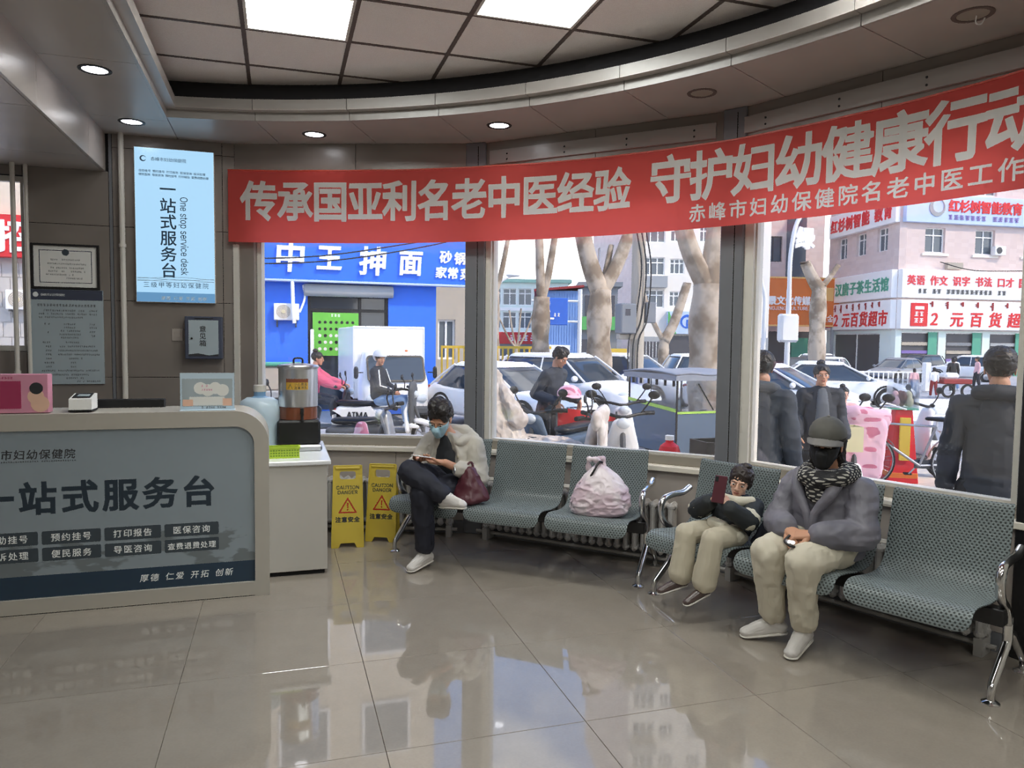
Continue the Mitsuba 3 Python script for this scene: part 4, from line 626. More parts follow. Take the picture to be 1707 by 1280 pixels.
t = thing('light_switch', 'small grey switch plate left of the suggestion box', 'light switch')
part(t, 'plate', box(-0.797, -0.717, 6.27, 6.28, 1.49, 1.585, 0.003), 'm_acp'); part(t, 'rocker', box(-0.78, -0.734, 6.266, 6.27, 1.515, 1.56, 0.002), 'm_acp')
def pipe(base, label, x, y, z0, z1, r, m='m_frame', rings_=()):
    t = thing(base, label, 'pipe'); part(t, 'tube', frustum((x, y, z0), (x, y, z1), r, n=16), m, 40)
    for z in rings_: part(t, 'clip', lathe([(r, -0.012), (r + 0.006, -0.012), (r + 0.006, 0.012), (r, 0.012)], 16, (x, y, z)), m, 30)
pipe('wall_pipe', 'light grey upright pipe on the back wall left of the light box', -1.12, 6.235, 0, 3.03, 0.02, rings_=(0.95, 2.2))
pipe('wall_pipe', 'white upright pipe in front of the small left window, farther from its edge', -1.815, 6.2, 0, 2.75, 0.016, rings_=(1.25,))
pipe('wall_pipe', 'white upright pipe along the right edge of the small left window', -1.742, 6.23, 0, 2.75, 0.014)
t = thing('counter_box', 'small white box with clear cups behind the pink leaflet box', 'box')
part(t, 'box', box(-1.95, -1.76, 5.2, 5.3, 0.76, 1.30, 0.01), 'm_white'); part(t, 'lid', box(-1.96, -1.75, 5.19, 5.31, 1.30, 1.32, 0.006), 'm_frame')

# side cabinet with the boiler
t = thing('side_cabinet', 'white cabinet with a pale top between the desk and the caution signs', 'cabinet')
part(t, 'body', box(-0.30, 0.287, 4.885, 5.78, 0.03, 0.715, 0.003), 'm_cab'); part(t, 'plinth', box(-0.29, 0.27, 4.905, 5.76, 0, 0.03), 'm_gap')
part(t, 'top', box(-0.31, 0.31, 4.862, 5.80, 0.715, 0.745, 0.006), 'm_cabtop'); part(t, 'hinge', box(0.287, 0.295, 4.90, 4.93, 0.64, 0.70), 'm_steel')
t = thing('water_boiler', 'steel and black hot water boiler with a yellow warning label on the cabinet', 'water boiler')
bx, by = 0.122, 5.42
with at(tr(bx, by, 0.745)):
    part(t, 'base_tray', box(-0.155, 0.155, -0.16, 0.14, 0.0, 0.045, 0.012), 'm_steel', 30)
    part(t, 'base', box(-0.143, 0.143, -0.14, 0.13, 0.045, 0.215, 0.015), 'm_black', 30)
    part(t, 'brown_band', lathe([(0.12, 0.215), (0.128, 0.217), (0.128, 0.30), (0.12, 0.302)], 36), 'm_tea', 30)
    part(t, 'body', lathe([(0.126, 0.30), (0.133, 0.305), (0.133, 0.565), (0.128, 0.572)], 36), 'm_steel', 30)
    part(t, 'lid', lathe([(0.14, 0.568), (0.142, 0.582), (0.136, 0.592), (0.05, 0.604), (0.0, 0.606)], 36), 'm_steel', 30)
    part(t, 'lid_handle', tube(bez([(-0.03, 0, 0.60), (-0.028, 0, 0.632), (0.0, 0, 0.64), (0.028, 0, 0.632), (0.03, 0, 0.60)]), 0.006, 8), 'm_black', True)
    part(t, 'tap', cat(frustum((0.02, -0.125, 0.26), (0.02, -0.18, 0.26), 0.012), frustum((0.02, -0.172, 0.265), (0.02, -0.172, 0.215), 0.009), box(0.008, 0.032, -0.19, -0.15, 0.27, 0.305, 0.004)), 'm_black', 30)
    lab = []
    A = np.linspace(-125, -62, 14)
    arc = lambda R, a0, a1, z0, z1: prism(Polygon([(R * math.cos(math.radians(a)), R * math.sin(math.radians(a))) for a in np.linspace(a0, a1, 12)] + [(0.132 * math.cos(math.radians(a)), 0.132 * math.sin(math.radians(a))) for a in np.linspace(a1, a0, 12)]), z0, z1)
    part(t, 'warning_label', arc(0.1336, -128, -62, 0.425, 0.475), 'm_label'); part(t, 'label_header', arc(0.1336, -128, -62, 0.475, 0.50), 'm_tea')
    def wrap(m, R):                                                 # flat lettering (x, z) bent around the drum
        m = m.copy(); v = m.vertices.copy(); a = -math.pi / 2 + v[:, 0] / R; r = R - v[:, 1]; m.vertices = np.stack([r * np.cos(a), r * np.sin(a), v[:, 2]], 1); return m
    part(t, 'lettering', wrap(prismy(affinity.translate(write('小心高温', 0.02, pitch=0.022, bold=0.02), -0.03, 0.453), 0, 0.0008), 0.1338), 'm_ink')
    part(t, 'lettering', wrap(prismy(affinity.translate(write('注意烫伤', 0.02, pitch=0.022, bold=0.02), -0.03, 0.429), 0, 0.0008), 0.1338), 'm_ink')
    part(t, 'warning_triangle', wrap(prismy(Polygon([(-0.075, 0.432), (-0.04, 0.432), (-0.0575, 0.466)]).difference(Polygon([(-0.069, 0.436), (-0.046, 0.436), (-0.0575, 0.458)])), 0, 0.0008), 0.1338), 'm_ink')
t = thing('water_jug', 'blue water jug wrapped in clear film behind the desk corner', 'water jug')
with at(tr(-0.135, 5.44, 0.745)):
    part(t, 'body', lathe([(0.10, 0), (0.128, 0.02), (0.13, 0.10), (0.122, 0.12), (0.13, 0.14), (0.13, 0.27), (0.11, 0.33), (0.05, 0.37), (0.04, 0.375), (0.038, 0.43), (0.0, 0.432)], 32), 'm_jug', 40)
    m = lathe([(0.125, 0.01), (0.14, 0.04), (0.139, 0.2), (0.142, 0.28), (0.125, 0.34), (0.085, 0.365)], 48); m = m.subdivide()
    m.vertices *= (1 + 0.05 * (mfbm(m.vertices * 16, 3) - 0.4))[:, None] ** np.array([[1, 1, 0]])
    part(t, 'film', m, 'm_film', 40)
    part(t, 'cap', lathe([(0.041, 0.405), (0.043, 0.41), (0.043, 0.45), (0.0, 0.452)], 20), 'm_frame', 30)
t = thing('lime_basket', 'small lime green basket on the front edge of the side cabinet', 'basket')
bk = sbox(-0.30, 5.0, 0.118, 5.10)
part(t, 'walls', prism(bk.difference(bk.buffer(-0.006, join_style=2)), 0.745, 0.815), 'm_lime'); part(t, 'bottom', prism(bk.buffer(-0.002), 0.745, 0.75), 'm_lime'); part(t, 'rim', prism(bk.buffer(0.006).difference(bk.buffer(-0.006)), 0.81, 0.818), 'm_lime')
mat('m_lime_dark', '6f8c2a', 0.5)
for r in range(3):
    for i in range(12): part(t, 'slot', box(-0.08 + 0.0165 * i, -0.069 + 0.0165 * i, 4.9995, 5.0005, 0.757 + 0.017 * r, 0.767 + 0.017 * r), 'm_lime_dark')

# caution signs
def caution(label, x, y, rz, h):
    t = thing('caution_sign', label, 'caution sign')
    with at(tr(x, y, 0) @ rot(rz)):
        lean = rot(-7, 0)
        out = Polygon([(-0.118, 0), (-0.065, 0), (-0.05, 0.035), (0.05, 0.035), (0.065, 0), (0.118, 0), (0.104, h), (-0.104, h)]).buffer(-0.008).buffer(0.008)
        hole = rrect(0.115, 0.062, 0.018, 5, 0, h - 0.075)
        for s in (0, 1):
            M = tr(0, 0 if not s else 0.148, 0) @ (lean if not s else rot(7, 0) @ rot(180))
            part(t, ['front_panel', 'back_panel'][s], prismy(out.difference(hole), 0, 0.008), 'm_yellow', M=M)
            part(t, 'rim', prismy(out.difference(out.buffer(-0.008)), -0.004, 0.0), 'm_yellow', M=M)
        part(t, 'hinge', box(-0.09, 0.09, 0.06, 0.09, h - 0.035, h - 0.015, 0.006), 'm_yellow')
        for i, (s, z) in enumerate((('CAUTION', h - 0.175), ('DANGER', h - 0.21))):
            m = text_mesh(s, 0.0255, 0.0008, bold=True); m.apply_transform(UP); m.apply_transform(tr(-m.bounds.mean(0)[0], -0.0002, z)); part(t, 'lettering', m, 'm_ink', M=lean)
        tri = Polygon([(-0.062, 0), (0.062, 0), (0, 0.105)]).buffer(0.004)
        part(t, 'warning_triangle', prismy(affinity.translate(tri.difference(tri.buffer(-0.011)), 0, h - 0.345), -0.001, 0), 'm_red_ink', M=lean)
        part(t, 'exclamation_mark', prismy(affinity.translate(unary_union([Polygon([(-0.004, 0.032), (0.004, 0.032), (0.006, 0.07), (-0.006, 0.07)]), Point(0, 0.021).buffer(0.006)]), 0, h - 0.345), -0.001, 0), 'm_red_ink', M=lean)
        part(t, 'lettering', prismy(affinity.translate(write('注意安全', 0.041, pitch=0.0445, bold=0.04), -0.089, h - 0.415), -0.001, 0), 'm_ink', M=lean)
caution('yellow folding caution sign next to the side cabinet, nearer to the camera', 0.463, 5.45, -6, 0.60)
caution('yellow folding caution sign between the other caution sign and the steel bench', 0.713, 5.55, -22, 0.585)

# steel benches
def perf(p, n, uv):                                                # staggered punched holes, 12 mm pitch
    u = uv.x / 0.019; v = uv.y / 0.0135
    row = dr.floor(v); u = u + 0.5 * (row - 2 * dr.floor(row / 2))
    du, dv = (u - dr.floor(u) - 0.5) * 1.5, v - dr.floor(v) - 0.5
    return dr.sqrt(du * du + dv * dv)
pmat('m_seat', lambda p, n, uv: mikit.mix(lin('363c3c').tolist(), lin('70797a').tolist(), mikit.smoothstep(0.22, 0.42, perf(p, n, uv))), 0.33, spec=0.6,
     bump=mikit.proc(lambda p, n, uv: mikit.smoothstep(0.15, 0.5, perf(p, n, uv)), 1e-3), bs=0.004)
mat('m_seat_edge', '7f8d89', 0.3, spec=0.6)
SEATP = bez([(0.395, 0.782), (0.386, 0.799), (0.366, 0.797), (0.352, 0.765), (0.325, 0.64), (0.288, 0.50), (0.25, 0.437), (0.19, 0.41), (0.08, 0.408), (-0.05, 0.424), (-0.12, 0.428), (-0.165, 0.412), (-0.186, 0.375), (-0.191, 0.335)], 5)
def seat_mesh(w=0.53):
    s = np.r_[0, np.cumsum(np.linalg.norm(np.diff(SEATP, axis=0), axis=1))]; Ltot = s[-1]; g = []; uv = []
    for (y, z), a in zip(SEATP, s):
        e = min(a, Ltot - a); r = 0.055; hw = w / 2 - (r - math.sqrt(max(r * r - (r - min(e, r)) ** 2, 0)))
        xs = np.linspace(-hw, hw, 15); g.append([(x, y, z + 0.004 * (abs(x) / (w / 2)) ** 6) for x in xs]); uv += [(x + 1, a) for x in xs]
    m = sheet(np.array(g), 0.006); return m, np.array(uv + uv)
sm, suv = seat_mesh()
SEAT = shp(sm, 'm_seat', True, uv=suv)
arm = lambda: tube(bez([(0, 0.20, 0.30), (0, 0.15, 0.385), (0, 0.08, 0.44), (0, 0.05, 0.51), (0, 0.075, 0.57), (0, 0.15, 0.588), (0, 0.27, 0.59), (0, 0.35, 0.615)]), 0.0195, 12)
ARM = shp(arm(), 'm_chrome', True)
FL = shp(tube([(0, 0, 0.012), (0, 0, 0.06), (0, 0.014, 0.078), (0, 0.19, 0.205), (0, 0.205, 0.225), (0, 0.20, 0.33)], [0.016, 0.016, 0.018, 0.02, 0.02, 0.02], 14), 'm_chrome', True)
RL = shp(tube([(0, 0.47, 0.012), (0, 0.47, 0.06), (0, 0.27, 0.235), (0, 0.21, 0.26)], [0.016, 0.016, 0.02, 0.02], 14), 'm_chrome', True)
PAD = shp(lathe([(0.0, 0.0), (0.036, 0.0), (0.036, 0.006), (0.02, 0.016), (0.0, 0.018)], 24), 'm_chrome', 30)
def bench(label, A, dirn):
    t = thing('steel_bench', label, 'bench'); d = np.array(dirn) / np.linalg.norm(dirn); m = np.eye(4); m[:2, 0] = d; m[:2, 1] = (-d[1], d[0]); m[:2, 3] = A
    with at(m):
        for i in range(3):
            xc = 0.365 + 0.575 * i; part(t, 'seat', SEAT, M=tr(xc, 0, 0))
            for s in (-1, 1): part(t, 'seat_bracket', box(xc + s * 0.16 - 0.02, xc + s * 0.16 + 0.02, 0.02, 0.25, 0.385, 0.405), 'm_black')
        for i in range(1, 3):
            x = 0.0775 + 0.575 * i
            for y, z in ((0.345, 0.72), (0.300, 0.53)): part(t, 'back_clip', xf(box(-0.03, 0.03, 0.008, 0.02, -0.012, 0.012, 0.003), tr(x, y, z) @ rot(-17, 0)), 'm_frame')
        part(t, 'beam', box(0.02, 1.825, 0.09, 0.16, 0.31, 0.385, 0.004), 'm_black')
        for x in (0.03, 1.815):
            part(t, 'armrest', ARM, M=tr(x)); part(t, 'front_leg', FL, M=tr(x)); part(t, 'rear_leg', RL, M=tr(x)); part(t, 'foot_pad', PAD, M=tr(x)); part(t, 'foot_pad', PAD, M=tr(x, 0.47))
    return m
B1 = bench('three-seat grey perforated steel bench under the middle window with the pink bag on it', (0.757, 5.301), (0.7558, -0.6548))
B2 = bench('grey perforated steel bench with the child and the woman in a cap on it', (2.145, 3.99), (0.4132, -0.9106))

# radiators under the windows
mat('m_rad', 'a7a5a2', 0.5)
def rad_mesh():
    ms = [frustum((0, y, 0.11), (0, y, 0.41), 0.018, n=8) for y in (-0.045, 0, 0.045)] + [box(-0.024, 0.024, -0.066, 0.066, z, z + 0.05, 0.018) for z in (0.085, 0.395)] + [frustum((-0.031, 0, z), (0.031, 0, z), 0.016, n=8) for z in (0.11, 0.42)]
    return cat(ms)
RAD = shp(rad_mesh(), 'm_rad', 30)
for k, (A, B, s0, n, lab) in enumerate([(V0, V1, 0.72, 17, 'old grey column radiator behind the caution signs'), (V1, V2, 0.16, 24, 'old grey column radiator behind the bench with the pink bag'), (V2, V3, 0.16, 24, 'old grey column radiator behind the bench with the child')]):
    M, L = facet(A, B); t = thing('radiator', lab, 'radiator')
    with at(M):
        for i in range(n): part(t, 'section', RAD, M=tr(s0 + 0.0625 * i, -0.085, 0))
        for s in (s0, s0 + 0.0625 * (n - 1)): part(t, 'foot', box(s - 0.02, s + 0.02, -0.14, -0.03, 0, 0.09), 'm_rad')
        part(t, 'supply_pipe', frustum((s0 - 0.1, -0.085, 0.05), (s0 + 0.0625 * n, -0.085, 0.05), 0.013, n=10), 'm_rad', 40)

# pink carrier bag on the bench
def pbag(p, n, uv): return mikit.mix(lin('d9ced3').tolist(), lin('c8b2bd').tolist(), mikit.smoothstep(0.35, 0.65, mikit.fbm(p.x * 9, p.y * 9, p.z * 9, octaves=3)))
pmat('m_pinkbag', pbag, 0.35, spec=0.5)
t = thing('carrier_bag', 'full pale pink plastic carrier bag on the right seat of a bench', 'bag')
m = trimesh.creation.icosphere(subdivisions=5); v = m.vertices.copy()
z = (v[:, 2] + 1) / 2; th = np.arctan2(v[:, 1], v[:, 0]); zz = np.clip(1.12 * z - 0.06, 0, 1)
R = np.interp(zz, [0, 0.03, 0.12, 0.3, 0.55, 0.78, 0.92, 1.0], [0.0, 0.84, 1.0, 1.0, 0.86, 0.55, 0.28, 0.0]); se = (np.abs(np.cos(th)) ** 2.6 + np.abs(np.sin(th)) ** 2.6) ** (-1 / 2.6)
q = np.stack([np.cos(th), np.sin(th), zz * 2], 1); R = R * (0.93 + 0.22 * (1 - np.abs(2 * mfbm(q * np.array([2.2, 2.2, 3.4]) + 3, 4, 2) - 1)) - 0.08 + 0.10 * (mfbm(q * np.array([6, 6, 1.2]), 3, 7) - .5) * zz)
m.vertices = np.stack([R * se * np.cos(th) * 0.185 + 0.02 * np.sin(zz * 3), R * se * np.sin(th) * 0.14, zz * 0.335], 1)
with at(B1 @ tr(1.53, 0.06, 0.412) @ rot(4)):
    part(t, 'sack', m, 'm_pinkbag', True)
    for s in (-1, 1):
        pth = bez([(0.05 * s - 0.02, 0.01, 0.28), (0.045 * s - 0.02, 0.02 * s, 0.35), (0.015 * s - 0.02, 0.03 * s, 0.365), (-0.01 * s, 0.02, 0.33), (-0.02, 0.0, 0.29)], 6)
        part(t, 'handle', tube(pth, [0.016 + 0.006 * math.sin(i) for i in range(len(pth))], 8), 'm_pinkbag', True)
    part(t, 'dark_tie', tube(bez([(-0.05, -0.06, 0.24), (-0.02, -0.07, 0.29), (0.005, -0.03, 0.345), (0.02, 0.0, 0.34)], 6), 0.007, 6), 'm_black', True)

# the red banner: one cloth with the characters left white, hung on a curve just inside the window walls
BR, BZ0, BZ1, BA0 = 4.68, 2.262, 2.806, 79.15
BLEN = math.radians(BA0 - 6) * BR
def on_curve(m, off=0.0):
    m = m.copy(); v = m.vertices.copy(); a = math.radians(BA0) - v[:, 0] / BR
    wv = 0.006 * np.sin(v[:, 0] * 5.3) * (0.4 + (v[:, 1] - BZ0)) + 0.004 * np.sin(v[:, 0] * 13 + v[:, 1] * 3); r = BR + off + v[:, 2] + wv
    m.vertices = np.stack([CX + r * np.cos(a), CY + r * np.sin(a), v[:, 1] + 0.012 * np.sin(v[:, 0] * 1.1 + 0.4) * (v[:, 1] > 2.6)], 1); return m
def s_of(deg): return math.radians(BA0 - deg) * BR
t1 = affinity.translate(write('传承国亚利名老中医经验', 0.305, pitch=(s_of(41.0) - s_of(78.1)) / 10.96, bold=0.028, wide=0.93), s_of(78.1), 2.432)
t2 = affinity.translate(write('守护妇幼健康行动', 0.335, pitch=(s_of(13.6) - s_of(39.1)) / 7.45, bold=0.028, wide=0.9), s_of(39.2), 2.445)
t3 = affinity.translate(write('赤峰市妇幼保健院名老中医工作室', 0.118, pitch=0.1345, bold=0.018), s_of(35.7), 2.305)
ink = unary_union([t1, t2, t3]).intersection(sbox(0.01, BZ0, BLEN - 0.01, BZ1))
cloth = sbox(0, BZ0, BLEN, BZ1).difference(ink)
def strips(poly):
    ms = []
    for i in range(int(BLEN / 0.06) + 1):
        q = poly.intersection(sbox(0.06 * i, BZ0 - 1, 0.06 * (i + 1), BZ1 + 1))
        for g in getattr(q, 'geoms', [q]):
            if g.geom_type == 'Polygon' and g.area > 1e-7:
                vv, ff = trimesh.creation.triangulate_polygon(g, engine='earcut'); ms.append(trimesh.Trimesh(np.c_[vv, np.zeros(len(vv))], ff, process=False))
    return cat(ms)
scene['m_banner'] = {'type': 'principledthin', 'base_color': rgb('ea6660'), 'roughness': 0.7, 'diff_trans': 1.35, 'spec_trans': 0.0}
scene['m_banner_white'] = {'type': 'principledthin', 'base_color': rgb('dedbd6'), 'roughness': 0.7, 'diff_trans': 1.0, 'spec_trans': 0.0}
t = thing('banner', 'long red cloth banner with two rows of white characters across all windows', 'banner')
part(t, 'cloth', on_curve(strips(cloth)), 'm_banner', True)
part(t, 'lettering', on_curve(strips(ink)), 'm_banner_white', True)
hem = Polygon([(0, BZ1 - 0.006), (BLEN, BZ1 - 0.006), (BLEN, BZ1 + 0.004), (0, BZ1 + 0.004)])
part(t, 'hem', on_curve(prism(unary_union([hem.intersection(sbox(0.1 * i, 0, 0.1 * i + 0.0999, 9)) for i in range(int(BLEN / 0.1) + 1)]), -0.004, 0.004)), 'm_red_ink')

# ---- people ----------------------------------------------------------------------------------------------------
def S(c, r, n=20): return Manifold.sphere(1.0, n).scale(tuple(float(v) for v in np.broadcast_to(r, 3))).translate(tuple(float(v) for v in c))
def hull(*ss): return Manifold.batch_hull([S(c, r) for c, r in ss])
def chain(pts, rs):
    rs = list(rs) if np.ndim(rs) else [rs] * len(pts)
    return [hull((pts[i], rs[i]), (pts[i + 1], rs[i + 1])) for i in range(len(pts) - 1)]
def union(ms): return Manifold.batch_boolean(ms, m3.OpType.Add) if len(ms) > 1 else ms[0]
def skin(ms, res=0.014, it=8, wr=0.0, wk=(9, 9, 14), seed=0, cut=None):
    m = union(ms)
    if cut is not None: m = m - union(cut)
    q = m.refine_to_length(res).to_mesh(); t = trimesh.Trimesh(q.vert_properties[:, :3].astype(float), q.tri_verts, process=True)
    trimesh.smoothing.filter_taubin(t, lamb=0.5, nu=0.52, iterations=it)
    if wr:
        v = t.vertices; f = 1 - np.abs(2 * mfbm(v * np.array(wk) + seed * 7.3, 3, seed) - 1) ** 0.8
        t.vertices = v + t.vertex_normals * (wr * (f - 0.55))[:, None]
    return t
def hand(w, f, n, t, s=1.0, curl=0.5):
    """palm, four fingers and a thumb: wrist w, pointing along f, palm facing n, thumb towards t."""
    w, f, n, t = (np.array(a, float) for a in (w, f, n, t)); f /= np.linalg.norm(f); n -= f * (n @ f); n /= np.linalg.norm(n); side = np.cross(n, f); side *= np.sign(side @ t) or 1
    P = lambda a, b, c: w + (f * a + side * b + n * c) * s
    out = [hull((P(0.0, 0, 0), 0.024 * s), (P(0.03, 0.012, 0), 0.018 * s), (P(0.03, -0.016, 0), 0.016 * s)),
           hull((P(0.03, 0.018, 0), 0.017 * s), (P(0.03, -0.02, 0), 0.014 * s), (P(0.086, 0.03, 0), 0.011 * s), (P(0.082, -0.031, 0), 0.010 * s))]
    for b, L in ((0.031, 0.068), (0.011, 0.077), (-0.01, 0.072), (-0.03, 0.056)):
        p = P(0.086 - 0.05 * abs(b), b, 0.0); a = 0.0; pts = [p]
        for k, q in enumerate((0.45, 0.31, 0.24)):
            a += curl * (0.75, 1.0, 0.8)[k]; p = p + (f * math.cos(a) + n * math.sin(a) + side * b * 0.6) * (L * q * s); pts.append(p)
        out += chain(pts, [0.0098 * s, 0.0092 * s, 0.0085 * s, 0.0072 * s])
    d = f * 0.55 + side * 0.75 + n * 0.35; d /= np.linalg.norm(d); p0 = P(0.028, 0.02, 0.004); p1 = p0 + d * 0.036 * s; d2 = f * 0.85 + side * 0.25 + n * (0.3 + 0.4 * curl); d2 /= np.linalg.norm(d2)
    return out + chain([p0, p1, p1 + d2 * 0.028 * s, p1 + d2 * 0.05 * s], [0.014 * s, 0.0115 * s, 0.0105 * s, 0.0085 * s])
def mv(ms, M): return [m.transform(M[:3]) for m in ms]
def head_ms(child=False):
    c = 1.08 if child else 1.0
    ms = [S((0, 0.014, 0.036), (0.073 * c, 0.092 * c, 0.079 * c), 32), hull(((0, -0.025, 0.0), (0.066, 0.062, 0.05)), ((0, -0.04, -0.045), (0.052, 0.05, 0.04)), ((0, -0.064, -0.088), (0.028, 0.022, 0.02))),
          hull(((0.03, -0.078, 0.027), 0.014), ((-0.03, -0.078, 0.027), 0.014)),                                       # brow
          hull(((0, -0.09, 0.018), (0.008, 0.008, 0.01)), ((0, -0.106, -0.022), (0.0125, 0.012, 0.010))), S((0.012, -0.095, -0.026), 0.009), S((-0.012, -0.095, -0.026), 0.009),
          S((0.040, -0.062, -0.018), (0.02, 0.016, 0.018)), S((-0.040, -0.062, -0.018), (0.02, 0.016, 0.018)),           # cheeks
          S((0, -0.086, -0.052), (0.024, 0.011, 0.006)), S((0, -0.084, -0.061), (0.02, 0.011, 0.006)), S((0, -0.08, -0.09), (0.018, 0.012, 0.012))]
    for s in (-1, 1): ms.append(hull(((s * 0.074, 0.008, 0.012), (0.006, 0.019, 0.02)), ((s * 0.073, 0.0, -0.02), (0.005, 0.011, 0.012))))
    return ms
def hair_mesh(kind, seed=0):
    cap_ = S((0, 0.018, 0.044), (0.083, 0.102, 0.086), 32)
    face = hull(((0, -0.10, -0.02), (0.066, 0.06, 0.06)), ((0, -0.09, 0.03), (0.058, 0.05, 0.035)), ((0, -0.08, -0.15), (0.08, 0.06, 0.05)))
    if kind == 'fringe': face = hull(((0, -0.10, -0.03), (0.062, 0.06, 0.05)), ((0, -0.10, -0.005), (0.058, 0.05, 0.02)), ((0, -0.08, -0.15), (0.08, 0.06, 0.05)))
    low = {'fringe': -0.055, 'short': -0.035, 'bob': -0.075, 'long': -0.13, 'bun': -0.02, 'crop': -0.02}[kind]
    ms = [cap_]
    if kind in ('bob', 'long'):
        ms += [hull(((s * 0.068, 0.045, 0.02), (0.016, 0.036, 0.04)), ((s * 0.06, 0.05, low), (0.02, 0.03, 0.03))) for s in (-1, 1)] + [hull(((0, 0.08, 0.02), (0.07, 0.035, 0.05)), ((0, 0.075, low), (0.06, 0.035, 0.03)))]
    if kind == 'fringe': ms += [S((s * 0.062, 0.015, 0.0), (0.02, 0.045, 0.045)) for s in (-1, 1)] + [S((0, 0.07, 0.0), (0.06, 0.04, 0.06)), S((0.02, 0.03, 0.125), (0.03, 0.03, 0.02))]
    if kind == 'bun': ms.append(S((0, 0.06, 0.135), (0.042, 0.042, 0.036)))
    if kind == 'short': ms += [S((0.03, 0.0, 0.10), (0.055, 0.075, 0.045)), S((-0.035, 0.03, 0.09), (0.05, 0.07, 0.05)), S((0, 0.085, 0.02), (0.06, 0.03, 0.06))]
    cut = [face] + [Manifold.cube((0.5, 0.5, 0.5), True).translate((0, 0, low - 0.25 - 0.05))]
    return skin(ms, 0.008, 2, 0.016, (46, 46, 26) if kind != 'crop' else (90, 90, 90), seed, cut)
mat('m_skin', 'b98a70', 0.5, spec=0.4); mat('m_skin2', 'd2a892', 0.5, spec=0.4)
mat('m_hair', '1d1817', 0.45, spec=0.5); mat('m_hair2', '2b211d', 0.5)
mat('m_lip', '9a5a50', 0.45); mat('m_eye_white', 'dcd6cf', 0.3); mat('m_eye_dark', '16100d', 0.2)
EYEW = shp(ball((0, 0, 0), (0.0125, 0.008, 0.0075), 2), 'm_eye_white', True); IRIS = shp(ball((0, 0, 0), (0.0062, 0.004, 0.0062), 2), 'm_eye_dark', True)
BROW = shp(tube(bez([(-0.02, 0.006, -0.004), (-0.005, -0.002, 0.002), (0.012, -0.003, 0.001), (0.02, 0.002, -0.004)], 4), 0.0028, 6), 'm_hair', True)
LIP = shp(skin([S((-0.008, 0, 0.002), (0.014, 0.006, 0.0045)), S((0.008, 0, 0.002), (0.014, 0.006, 0.0045)), S((0, 0, -0.005), (0.016, 0.006, 0.005))], 0.005, 2), 'm_lip', True)
def headM(c, yaw=0, pitch=0, roll=0, s=1.0): return tr(*c) @ rot(yaw) @ rot(pitch, 0) @ rot(roll, 1) @ scl(s)
